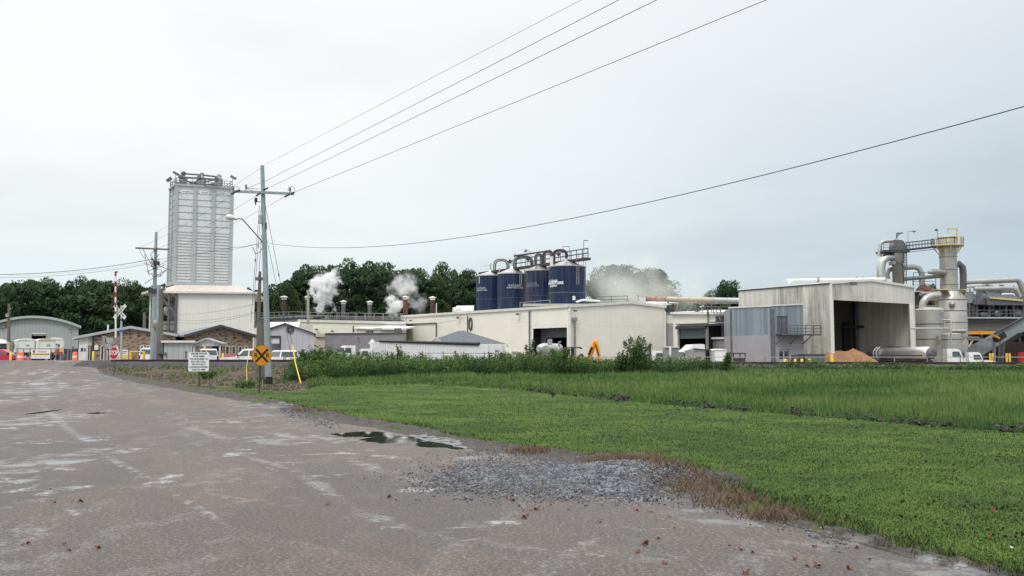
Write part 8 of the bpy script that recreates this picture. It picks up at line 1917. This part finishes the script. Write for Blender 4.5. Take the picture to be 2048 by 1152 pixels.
# dark tanker at the left edge
tk_ = thing('tank_trailer', 'dark tank trailer with white lid at the far left edge above the red car', 'trailer', (X(0, 165), 165, PG(-80)))
b = MB(); b.lathe(0, 0, [(.3, -3), (1.15, -2.8), (1.15, 2.8), (.3, 3)], 18, M=Matrix.Translation(at(0, 692, 165)) @ Matrix.Rotation(R(90), 4, 'X')); b.build('tank', M['mid_steel'], tk_)
b = MB(); b.lathe(0, 0, [(1.25, 0), (1.0, .5), (.05, .8)], 16, M=Matrix.Translation(at(1, 687, 164))); b.build('lid', M['white'], tk_)
b = MB()
for k in (-2, 0, 2): b.beam(at(k * 4, 692, 165 + k), at(k * 4, 715, 165 + k), .3)
b.build('leg', M['dark_steel'], tk_)
sm = thing('grain_silo_truck', 'small steel box truck body behind the yellow post at the left', 'truck', (X(18, 150), 150, PG(-80)))
b = MB(); b.box(X(19, 150), X(24.5, 150), 150, 150.4, PG(-80) + .8, Z(684, 150)); b.build('body', M['steel'], sm); b = MB(); b.beam(at(17, 684, 149), at(17, 716, 149), .35); b.build('yellow_frame', M['yellow_dull'], sm)
# polished tanker trailer (right)
M['alu_tank'] = plain('tanker_aluminium', (.80,.80,.79), .30, .75, var=.08)
def tanker():
    A, B = at(1742, 708, 124), at(1862, 706.5, 113); gz = PG(50); o = thing('tanker_trailer', 'long polished aluminium tanker trailer with red reflector line on its side', 'trailer', (A.x, A.y, gz))
    rr = 13.2 / F * 113
    ax = [A.lerp(B, t_) for t_ in (0, .02, .5, .96, 1.0)]
    b = MB(); b.tube(ax, [rr * .55, rr * .95, rr, rr * 1.02, rr * .7], 26); b.build('tank', M['alu_tank'], o)
    d = unit(B - A); up_ = Vector((0, 0, 1)); side = d.cross(up_).normalized(); side = side if side.y < 0 else -side
    b = MB(); b.beam(A.lerp(B, .25) + side * rr * .985 - up_ * rr * .35, A.lerp(B, .95) + side * rr * .99 - up_ * rr * .35, .05, .16); b.build('reflector_line', M['rust'], o)
    b = MB(); b.lathe(0, 0, [(rr * .9, 0), (rr * .8, .25), (rr * .3, .35)], 22, M=Matrix.Translation(B) @ d.to_track_quat('Z', 'Y').to_matrix().to_4x4()); b.build('end_cap', M['mid_steel'], o)
    b = MB()
    for t_ in (.15, .2): 
        c = A.lerp(B, t_); b.tube([c + side * (rr + .12) * math.cos(a_) + up_ * (rr + .12) * math.sin(a_) for a_ in np.linspace(-1.2, 1.9, 12)], .05, 5)
    for k in range(6): a_ = -1.0 + k * .5; p0 = A.lerp(B, .15) + side * (rr + .12) * math.cos(a_) + up_ * (rr + .12) * math.sin(a_); b.beam(p0, p0 + d * .05 * (B - A).length, .05)
    b.build('ladder_hoop', M['white'], o)
    b = MB(); b.beam(A.lerp(B, .0) + up_ * (rr + .1), A.lerp(B, .55) + up_ * (rr + .1), .5, .08); b.tube([A.lerp(B, .35) + up_ * rr, A.lerp(B, .35) + up_ * (rr + .35)], .2, 10); b.build('top_walkway', M['mid_steel'], o)
    b = MB(); b.beam(A.lerp(B, .1) - up_ * (rr + .15), A.lerp(B, .98) - up_ * (rr + .15), .8, .25); b.build('chassis', M['dark_steel'], o)
    for t_ in (.12, .22):
        for w_ in (-.8, .8):
            b = MB(); q = A.lerp(B, t_) + side * w_; b.lathe(0, 0, [(.1, -.18), (.5, -.18), (.5, .18), (.1, .18)], 14, M=Matrix.Translation((q.x, q.y, gz + .5)) @ Matrix.Rotation(math.atan2(d.y, d.x), 4, 'Z') @ Matrix.Rotation(R(90), 4, 'X')); b.build('wheel', M['tyre'], o)
tanker()
# white end dump / steel box right of sleeper cab
sb_ = thing('grey_trailer', 'pale grey steel box trailer behind the sleeper cab truck', 'trailer', (X(1400, 100), 100, PG(25)))
gz = PG(25); b = MB(); b.box(X(1388, 100), X(1411, 100), 100, 103, gz + .6, Z(698.5, 100)); b.box(X(1380, 100), X(1388, 100), 100.4, 103, gz + .6, Z(700, 100)); b.build('body', M['steel_lt'], sb_)
b = MB(); b.beam(at(1386, 697.5, 99.9), at(1428, 701, 99.9), .3, .12); b.build('top_rail', M['dark_steel'], sb_)
b = MB(); b.box(X(1411.5, 100), X(1428, 100), 100.6, 103, gz + .3, Z(701, 100)); b.build('rear_bay', M['dark'], sb_)
sb_ = thing('small_white_trailer', 'small white box with domed lid standing left of the galvanised annex', 'trailer', (X(1442, 98), 98, gz))
x0, x1 = X(1429, 98), X(1454, 98); b = MB(); b.extr([(x0 + .1, gz + .5), (x1 - .1, gz + .5), (x1, Z(700, 98)), (x0, Z(700, 98))], 98, 101.5); b.build('body', M['white'], sb_)
b = MB(); b.extr([(x0 - .1, Z(700.5, 98)), (x1 + .1, Z(700.5, 98)), (x1 - .3, Z(698, 98)), ((x0 + x1) / 2, Z(697.2, 98)), (x0 + .3, Z(698, 98))], 97.9, 101.6); b.build('lid', M['white'], sb_)
b = MB(); b.box(x0 + .2, x0 + .5, 98.2, 98.5, gz, gz + .5); b.box(x1 - .5, x1 - .2, 98.2, 98.5, gz, gz + .5); b.build('leg', M['dark_steel'], sb_)
bx_ = thing('open_dump_body', 'grey open dump body left of the sleeper cab truck', 'trailer', (X(1345, 106), 106, gz))
b = MB(); b.box(X(1331, 106), X(1357, 106), 106, 108, gz + .7, Z(694.5, 106)); b.build('body', M['steel'], bx_); b = MB(); b.beam(at(1330, 694, 105.9), at(1358, 694, 105.9), .2, .12); b.beam(at(1340, 694, 105.9), at(1340, 722, 105.9), .25); b.build('rim', M['white_dirty'], bx_)
# silver tank by the door
tt = thing('silver_tank', 'short silver horizontal tank with square hatch in front of the warehouse door', 'tank', (X(1100, 112), 112, PG(5)))
b = MB(); rr = 12 / F * 112; c0, c1 = at(1077, 698, 112), at(1121, 699, 116); b.tube([c0, c0.lerp(c1, .08), c0.lerp(c1, .25), c0.lerp(c1, .9), c1], [rr * .45, rr * .8, rr, rr, rr * .6], 20); b.build('tank', M['alu_dull'], tt)
b = MB(); b.box(X(1096, 111), X(1104.5, 111), 111, 112.5, Z(690, 111), Z(678, 111)); b.build('hatch', M['steel_lt'], tt)
b = MB()
for t_ in (.25, .68): c = c0.lerp(c1, t_); b.lathe(0, 0, [(rr * 1.03, -.05), (rr * 1.03, .05)], 20, M=Matrix.Translation(c) @ (c1 - c0).to_track_quat('Z', 'Y').to_matrix().to_4x4())
b.build('band', M['white'], tt)
b = MB(); b.tube([at(1118, 694, 113), at(1118, 684, 113), at(1122, 684, 113)], .1, 6); b.beam(at(1085, 708, 112), at(1085, 728, 112), .3); b.beam(at(1115, 708, 114), at(1115, 728, 114), .3); b.build('leg', M['steel'], tt)
# backhoe
bh = thing('backhoe', 'yellow orange digger with raised boom and dark canopy roof by the warehouse wall', 'digger', (X(1175, 98), 98, PG(8)))
Y = 98; gz = PG(8)
b = MB(); b.tube([at(1174.5, 727, Y), at(1182, 705, Y), at(1187, 688, Y), at(1189.5, 683.5, Y)], [.2, .28, .26, .22], 8, smooth=False); b.build('boom', M['orange'], bh)
b = MB(); b.tube([at(1187, 684, Y - .3), at(1190, 683, Y - .3), at(1194, 693, Y - .3), at(1200, 722, Y - .3)], [.2, .28, .24, .16], 8, smooth=False); b.build('dipper_arm', M['orange'], bh)
b = MB(); b.tube([at(1177, 710, Y - .35), at(1184, 694, Y - .35)], .12, 6); b.tube([at(1191, 688, Y - .6), at(1198, 711, Y - .6)], .06, 6); b.build('hydraulic_ram', M['black'], bh)
b = MB(); b.box(X(1131, Y), X(1161, Y), Y - .9, Y + .9, Z(696.3, Y), Z(694.2, Y)); b.extr([(X(1160, Y), Z(694.2, Y)), (X(1164, Y), Z(697.5, Y)), (X(1163, Y), Z(698.2, Y)), (X(1159, Y), Z(696.3, Y))], Y - .9, Y + .9); b.build('canopy', M['dark_steel'], bh)
b = MB(); b.beam(at(1145, 695, Y), at(1145, 718, Y), .3, .2); b.beam(at(1133, 695, Y), at(1133, 718, Y), .08); b.build('canopy_post', M['dark_steel'], bh)
b = MB(); b.extr([(X(1128, Y), gz + .5), (X(1172, Y), gz + .5), (X(1172, Y), Z(716, Y)), (X(1150, Y), Z(714, Y)), (X(1128, Y), Z(718, Y))], Y - .5, Y + .5); b.build('body', M['orange'], bh)
b = MB(); q = at(1163, 713, Y - .2); b.lathe(q.x, q.y, [(.25, q.z - .5), (.3, q.z), (.1, q.z + .3)], 8); b.build('seat', M['black'], bh)
for px, r_ in ((1136, .45), (1162, .7)):
    for s_ in (-.8, .8): b = MB(); b.lathe(0, 0, [(.1, -.2), (r_, -.2), (r_, .2), (.1, .2)], 16, M=Matrix.Translation((X(px, Y), Y + s_, gz + r_)) @ Matrix.Rotation(R(90), 4, 'X')); b.build('wheel', M['tyre'], bh)
# dark loader near annex
ld = thing('forklift', 'small dark machine parked at the foot of the annex block wall', 'machine', (X(1480, 100), 100, PG(30)))
gz = PG(30); Y = 100; b = MB(); b.box(X(1466, Y), X(1490, Y), Y, Y + 1.6, gz + .4, Z(716, Y)); b.build('body', M['dark_steel'], ld)
b = MB(); b.box(X(1465, Y), X(1492, Y), Y, Y + 1.5, Z(707.5, Y), Z(705.7, Y))
for px in (1467, 1480, 1490): b.beam(at(px, 707, Y), at(px, 718, Y), .1)
b.build('cage', M['black'], ld)
for px in (1470, 1486):
    for s_ in (.1, 1.5): b = MB(); b.lathe(0, 0, [(.1, -.15), (.4, -.15), (.4, .15), (.1, .15)], 14, M=Matrix.Translation((X(px, Y), Y + s_, gz + .4)) @ Matrix.Rotation(R(90), 4, 'X')); b.build('wheel', M['tyre'], ld)
# ================================================================ LEFT YARD SMALL THINGS
Y = 77; gl_ = H(X(60, Y), Y)
gt = thing('yard_gate', 'grey tubular yard gate with pale top rail spanning before the grain trailers', 'gate', (X(80, Y), Y, gl_))
b = MB(); b.beam(at(32, 696.5, Y), at(128, 697, Y), .07); b.beam(at(128, 697, Y), at(150, 698, Y), .04); b.build('top_rail', M['steel_lt'], gt)
for px in (33.5, 47, 59.5, 102, 112, 121, 136, 142): b = MB(); b.beam((X(px, Y), Y, gl_ - .3), (X(px, Y), Y, Z(697, Y)), .055); b.build('post', M['steel'], gt)
bn = thing('gate_banner', 'white banner with red disc and yellow text band hung on the yard gate', 'banner', (X(82, Y), Y - .1, gl_ + .2))
b = MB(); z0, z1 = Z(717.5, Y), Z(699.5, Y); b.box(X(64, Y), X(101.5, Y), Y - .12, Y - .09, z0, z1); b.build('cloth', M['sign_white'], bn)
b = MB(); hh_ = z1 - z0; b.box(X(66, Y), X(99.5, Y), Y - .13, Y - .122, z0 + hh_ * .42, z0 + hh_ * .60); b.build('yellow_band', M['yellow'], bn)
b = MB(); disc(b, [(x, z) for x, z in ngon(16, .11)], 0, .006); 
for v in b.v: v += Vector((X(69.5, Y), Y - .13, z0 + hh_ * .8))
b.build('red_disc', M['red'], bn)
b = MB()
rr_ = random.Random(3)
u = X(67, Y)
while u < X(98, Y): w_ = rr_.uniform(.05, .10); b.box(u, u + w_, Y - .137, Y - .131, z0 + hh_ * .47, z0 + hh_ * .55); u += w_ + .045
b.build('dark_text', M['black'], bn)
b = MB(); b.box(X(76, Y), X(95, Y), Y - .13, Y - .122, z0 + hh_ * .80, z0 + hh_ * .86); b.box(X(78, Y), X(94, Y), Y - .13, Y - .122, z0 + hh_ * .71, z0 + hh_ * .74); b.box(X(70, Y), X(92, Y), Y - .13, Y - .122, z0 + hh_ * .20, z0 + hh_ * .22); b.build('red_text', M['pale_red'], bn)
def drum(px, py0, Y, label, s=1.0):
    x = X(px, Y); gz = H(x, Y); h = Z(py0, Y) - gz; o = thing('traffic_drum', label, 'traffic drum', (x, Y, gz))
    b = MB(); r0 = .27 * s
    b.lathe(x, Y, [(r0 * 1.2, gz), (r0 * 1.2, gz + .06), (r0, gz + .07), (r0 * .8, gz + h), (.05, gz + h + .02)], 18); b.build('barrel', M['drum_orange'], o)
    for t0 in (.28, .62): b = MB(); b.lathe(x, Y, [(r0 * lerp(1, .8, t0) * 1.02, gz + h * t0), (r0 * lerp(1, .8, t0 + .15) * 1.03, gz + h * (t0 + .15))], 18); b.build('white_band', M['sign_white'], o)
drum(41, 704.5, 75, 'orange and white traffic drum in front of the left grain trailer')
drum(150, 704, 76, 'orange and white traffic drum near the right end of the arched shed', .8)
b = MB(); b.beam((X(146, 76), 76, gl_), at(146, 692, 76), .06); b.box(X(144.5, 76), X(147.5, 76), 75.9, 76, Z(703, 76), Z(698, 76)); tag(b.build('gate_post', M['dark_steel'], org=(X(146, 76), 76, gl_)), 'thin dark post beside the right traffic drum', 'post')
sg_ = thing('small_gate_sign', 'small yellow and red sign on a stick beside the walking person', 'sign', (X(123, 76), 76, gl_))
b = MB(); b.box(X(119.5, 76), X(125, 76), 75.95, 76, Z(704, 76), Z(697.5, 76)); b.build('board', M['yellow'], sg_); b = MB(); b.box(X(120.5, 76), X(124.5, 76), 75.9, 75.94, Z(708, 76), Z(704.3, 76)); b.build('red_board', M['red'], sg_)
b = MB(); b.beam((X(122.5, 76), 76.03, gl_), at(122.5, 698, 76.03), .05); b.build('post', M['steel'], sg_)
b = MB(); b.lathe(X(127, 80), 80, [(.3, H(X(127, 80), 80)), (.33, Z(709, 80)), (.1, Z(708, 80))], 12); tag(b.build('waste_bin', M['dark_steel'], org=(X(127, 80), 80, gl_)), 'dark round bin right of the walking person', 'bin')
# person
def person():
    Y = 79; x = X(117, Y); gz = H(x, Y); h = Z(689.5, Y) - gz; k = h / 1.75
    o = thing('person', 'person in red shirt and dark trousers walking in front of the right grain trailer', 'person')
    J = [((0, 0, .95), .125), ((0, 0, 1.12), .115), ((0, 0, 1.32), .14), ((0, 0, 1.46), .06), ((0, -.01, 1.55), .055), ((0, -.01, 1.65), .085), ((0, -.01, 1.72), .06),
         ((.10, 0, .90), .09), ((.12, -.10, .50), .06), ((.11, -.02, .08), .042), ((.12, -.16, .04), .035),
         ((-.10, 0, .90), .09), ((-.11, .08, .50), .06), ((-.12, .26, .12), .042), ((-.12, .16, .05), .035),
         ((.20, 0, 1.38), .055), ((.27, .08, 1.10), .042), ((.27, -.02, .86), .03), ((.27, -.05, .78), .026),
         ((-.20, 0, 1.38), .055), ((-.27, -.08, 1.10), .042), ((-.26, -.20, .90), .03), ((-.26, -.24, .83), .026)]
    E = [(0,1),(1,2),(2,3),(3,4),(4,5),(5,6),(0,7),(7,8),(8,9),(9,10),(0,11),(11,12),(12,13),(13,14),(2,15),(15,16),(16,17),(17,18),(2,19),(19,20),(20,21),(21,22)]
    me = bpy.data.meshes.new('body'); me.from_pydata([Vector(p) * k for p, _ in J], E, [])
    bo = bpy.data.objects.new('body', me); link(bo, o)
    for i, (q, r_) in enumerate(J): pass
    sk = bo.modifiers.new('skin', 'SKIN'); me.skin_vertices or None
    if not me.skin_vertices:
        pass
    lay = me.skin_vertices[0].data
    for i, (q, r_) in enumerate(J): lay[i].radius = (r_ * k, r_ * k)
    lay[0].use_root = True
    bo.modifiers.new('sub', 'SUBSURF').levels = 1; bo.modifiers['sub'].render_levels = 2
    t = NT('person_clothes_and_skin').set(.8); c = t.n('ShaderNodeTexCoord'); sp = t.n('ShaderNodeSeparateXYZ'); t.l(c, 'Object', sp, 0)
    r1 = t.ramp(t.math('DIVIDE', (sp, 2), 2.0 * k), [(0, (.02,.02,.02)), (.045, (.02,.025,.04)), (.475, (.02,.025,.04)), (.48, (.30,.05,.06)), (.735, (.30,.05,.06)), (.74, (.33,.18,.12)), (1, (.33,.18,.12))])
    for e in r1.color_ramp.elements: pass
    r1.color_ramp.interpolation = 'CONSTANT'; t.col(r1); me.materials.append(t.m)
    b = MB(); b.lathe(0, -.01 * k, [(.098 * k, 1.66 * k), (.095 * k, 1.72 * k), (.05 * k, 1.765 * k), (.01, 1.77 * k)], 10, M=Matrix.Translation(o.location)); b.build('hair', M['black'], o)
    for s_ in (-1, 1):
        b = MB()
        for f_ in range(4): p0 = Vector((.27 * s_ + .0, (-.05 if s_ > 0 else -.24) + (f_ - 1.5) * .018, (.78 if s_ > 0 else .83))) * k; b.tube([p0, p0 + Vector((0, -.005, -.045 - .008 * (1 if f_ in (1, 2) else 0))) * k, p0 + Vector((-.012 * s_, -.01, -.08 - .012 * (1 if f_ in (1, 2) else 0))) * k], [.009 * k, .008 * k, .006 * k], 5)
        p0 = Vector((.26 * s_, (-.09 if s_ > 0 else -.28), (.80 if s_ > 0 else .85))) * k; b.tube([p0, p0 + Vector((-.01 * s_, -.02, -.05)) * k], [.010 * k, .008 * k], 5)
        for v in b.v: v += Vector(o.location)
        b.build('hand', M['skin'], o)
    o.location = (x, Y, gz)
person()
# ================================================================ WRITING ON SILOS AND TOWER
for (pl, pos) in plates:
    loc = pos - Vector(tow.location); yaw = math.atan2(ff.d.y, ff.d.x)
    t_ = text_mesh('lettering', 'Aeroglide', .26, M['mid_steel'], loc, (R(90), 0, yaw), pl, .002, 1.0, .003, shear=.3)
def silo_text(i, body, size, px, py, mat='white', sx=1.0, shear=0, bold=.02, plate=False):
    x, Y, r_, zt, za, s_ = SIL[i]; xx = X(px, Y, 560); a_ = math.asin(max(-.97, min(.97, (xx - x) / r_))); z = Z(py, Y - r_)
    n_ = Vector((math.sin(a_), -math.cos(a_), 0))
    t_ = text_mesh('lettering', body, size, M[mat], (0, 0, 0), (0, 0, 0), s_, .004, sx, bold, shear=shear)
    # wrap the lettering round the shell
    me = t_.data
    for v in me.vertices:
        u = a_ + v.co.x * sx / r_; rr = r_ * 1.006 + v.co.z + .02; v.co = (rr * math.sin(u), -rr * math.cos(u), z - PG(x) + v.co.y)
    t_.scale = (1, 1, 1); return t_
for i, px, py, mt, sc_ in ((0, 962, 574, 'letter_white', 1.0), (1, 1030, 569, 'letter_white', 1.15), (2, 1062, 565, 'faded_white', 1.0)):
    silo_text(i, 'A.O.Smith', .50 * sc_, px, py + 1.5, mt, shear=.2, bold=0); silo_text(i, 'HARVESTORE', .42 * sc_, px + .5, py + 6.2, mt, sx=1.05, bold=0)
silo_text(3, 'A.O.Smith', .5, 1104, 560.5, shear=.2, bold=.01); silo_text(3, 'HARVESTORE', .6, 1106, 565.5, bold=.02); silo_text(3, 'Systems', .5, 1105, 570.5, shear=.2, bold=.01)
# dark name panel on the second silo
x, Y, r_, zt, za, s_ = SIL[1]; b = MB(); A = []
for u in np.linspace(0.02, 1.15, 10):
    for z in (Z(566 - 4.5, Y - r_), Z(581, Y - r_)): A.append((x + r_ * 1.004 * math.sin(u), Y - r_ * 1.004 * math.cos(u), z))
b.add(A, [(2*k, 2*k+2, 2*k+3, 2*k+1) for k in range(9)]); b.build('name_panel', M['navy'], s_)
# ================================================================ STEAM
def steam(name, label, cx, cy, cz, rx, ry, rz, dens, nscale, lo, hi, tilt=0, lean=0, aniso=.2, taper=0.0, col_=(1,1,1)):
    b = MB(); n = 14; vs = []; fs = []
    for j in range(n + 1):
        for i in range(2 * n):
            a, e = math.pi * i / n, math.pi * (j / n - .5); vs.append((math.cos(a) * math.cos(e), math.sin(a) * math.cos(e), math.sin(e)))
    for j in range(n):
        for i in range(2 * n): fs.append((j*2*n+i, j*2*n+(i+1)%(2*n), (j+1)*2*n+(i+1)%(2*n), (j+1)*2*n+i))
    me = bpy.data.meshes.new(name); me.from_pydata([Vector(v) * 1.0 for v in vs], [], fs); o = bpy.data.objects.new(name, me); col.objects.link(o)
    Sh = Matrix.Identity(4); Sh[0][2] = 0
    o.location = (cx, cy, cz); o.scale = (rx, ry, rz); o.rotation_euler = (0, tilt, 0)
    m = bpy.data.materials.new(name + '_vapour'); m.use_nodes = True; t = m.node_tree; t.nodes.clear()
    out_ = t.nodes.new('ShaderNodeOutputMaterial'); pv = t.nodes.new('ShaderNodeVolumePrincipled'); t.links.new(pv.outputs[0], out_.inputs['Volume'])
    pv.inputs['Color'].default_value = (*col_, 1); pv.inputs['Anisotropy'].default_value = aniso
    tcn = t.nodes.new('ShaderNodeTexCoord'); g = t.nodes.new('ShaderNodeNewGeometry')
    nz = t.nodes.new('ShaderNodeTexNoise'); nz.inputs['Scale'].default_value = nscale; nz.inputs['Detail'].default_value = 6; nz.inputs['Roughness'].default_value = .6; t.links.new(g.outputs['Position'], nz.inputs['Vector'])
    def mth(op, a, c=0.0, cl=False):
        q = t.nodes.new('ShaderNodeMath'); q.operation = op; q.use_clamp = cl
        for i_, v_ in enumerate((a, c)):
            if isinstance(v_, (int, float)): q.inputs[i_].default_value = v_
            else: t.links.new(v_, q.inputs[i_])
        return q.outputs[0]
    sp = t.nodes.new('ShaderNodeSeparateXYZ'); t.links.new(tcn.outputs['Object'], sp.inputs[0])
    # narrow foot, wide top; centre line leans; the outline is torn by large and small eddies
    wn_ = t.nodes.new('ShaderNodeTexNoise'); wn_.inputs['Scale'].default_value = nscale * .55; wn_.inputs['Detail'].default_value = 3; t.links.new(g.outputs['Position'], wn_.inputs['Vector'])
    ws = t.nodes.new('ShaderNodeSeparateColor'); t.links.new(wn_.outputs[1], ws.inputs[0])
    hgt = mth('MULTIPLY', mth('ADD', sp.outputs[2], 1.0), .5)
    wid = mth('ADD', mth('MULTIPLY', hgt, taper), .92 - taper * .8)
    wx = mth('ADD', sp.outputs[0], mth('MULTIPLY', mth('SUBTRACT', ws.outputs[0], .5), 1.5)); wz = mth('ADD', sp.outputs[2], mth('MULTIPLY', mth('SUBTRACT', ws.outputs[1], .5), 1.3))
    xo = mth('DIVIDE', mth('SUBTRACT', wx, mth('MULTIPLY', sp.outputs[2], lean)), wid); yo = mth('DIVIDE', sp.outputs[1], wid)
    rad = mth('SQRT', mth('ADD', mth('ADD', mth('MULTIPLY', xo, xo), mth('MULTIPLY', yo, yo)), mth('MULTIPLY', mth('MULTIPLY', wz, wz), 1.1)))
    fall = mth('SUBTRACT', .92, rad)
    r0 = mth('SQRT', mth('ADD', mth('ADD', mth('MULTIPLY', sp.outputs[0], sp.outputs[0]), mth('MULTIPLY', sp.outputs[1], sp.outputs[1])), mth('MULTIPLY', sp.outputs[2], sp.outputs[2])))
    v = mth('ADD', mth('MULTIPLY', mth('SUBTRACT', nz.outputs[0], .5), 5.2), mth('MULTIPLY', fall, 2.0))
    v = mth('DIVIDE', mth('SUBTRACT', v, lo), hi - lo, True); v = mth('MULTIPLY', v, v)
    inside = mth('MULTIPLY', mth('SUBTRACT', 1.0, r0), 5.0, True)
    t.links.new(mth('MULTIPLY', mth('MULTIPLY', v, inside), dens), pv.inputs['Density'])
    me.materials.append(m); tag(o, label, 'steam', kind='stuff'); return o
Y = 205
k_ = Y / F
c = at(648, 590, Y); steam('steam_plume', 'dense white steam plume rising beside the thin pale pole', c.x, Y, c.z, 44 * k_, 4.4, 62 * k_, 2.8, .55, .35, 1.0, R(12), 0, .1, .55)
c = at(664, 560, Y); steam('steam_plume', 'thin white steam tail curling up from the top of the dense plume', c.x, Y, c.z, 20 * k_, 3, 34 * k_, 1.6, .7, .3, 1.2, R(22), 0, .1, .2)
c = at(790, 612, Y); steam('steam_plume', 'thinner white steam low beside the rust red stack', c.x, Y, c.z, 32 * k_, 3.4, 38 * k_, 1.8, .65, .4, 1.4, R(8), 0, .1, .3)
c = at(806, 574, Y + 2); steam('steam_plume', 'wispy steam drifting up behind the rust red stack', c.x, Y + 2, c.z, 44 * k_, 4, 42 * k_, .6, .55, .3, 1.5, 0, 0, .1, .2)
c = at(837, 606, Y + 3); steam('steam_plume', 'faint steam wisps right of the rust red stack', c.x, Y + 3, c.z, 34 * k_, 4, 34 * k_, .25, .5, .3, 1.5, 0, 0, .1, .0)
Y = 215; k_ = Y / F
c = at(1262, 586, Y); steam('steam_cloud', 'broad pale steam drifting before the trees right of the blue silos', c.x, Y, c.z, 185 * k_, 15, 95 * k_, .075, .10, -.3, 1.2, R(-6), 0, .1, .0)
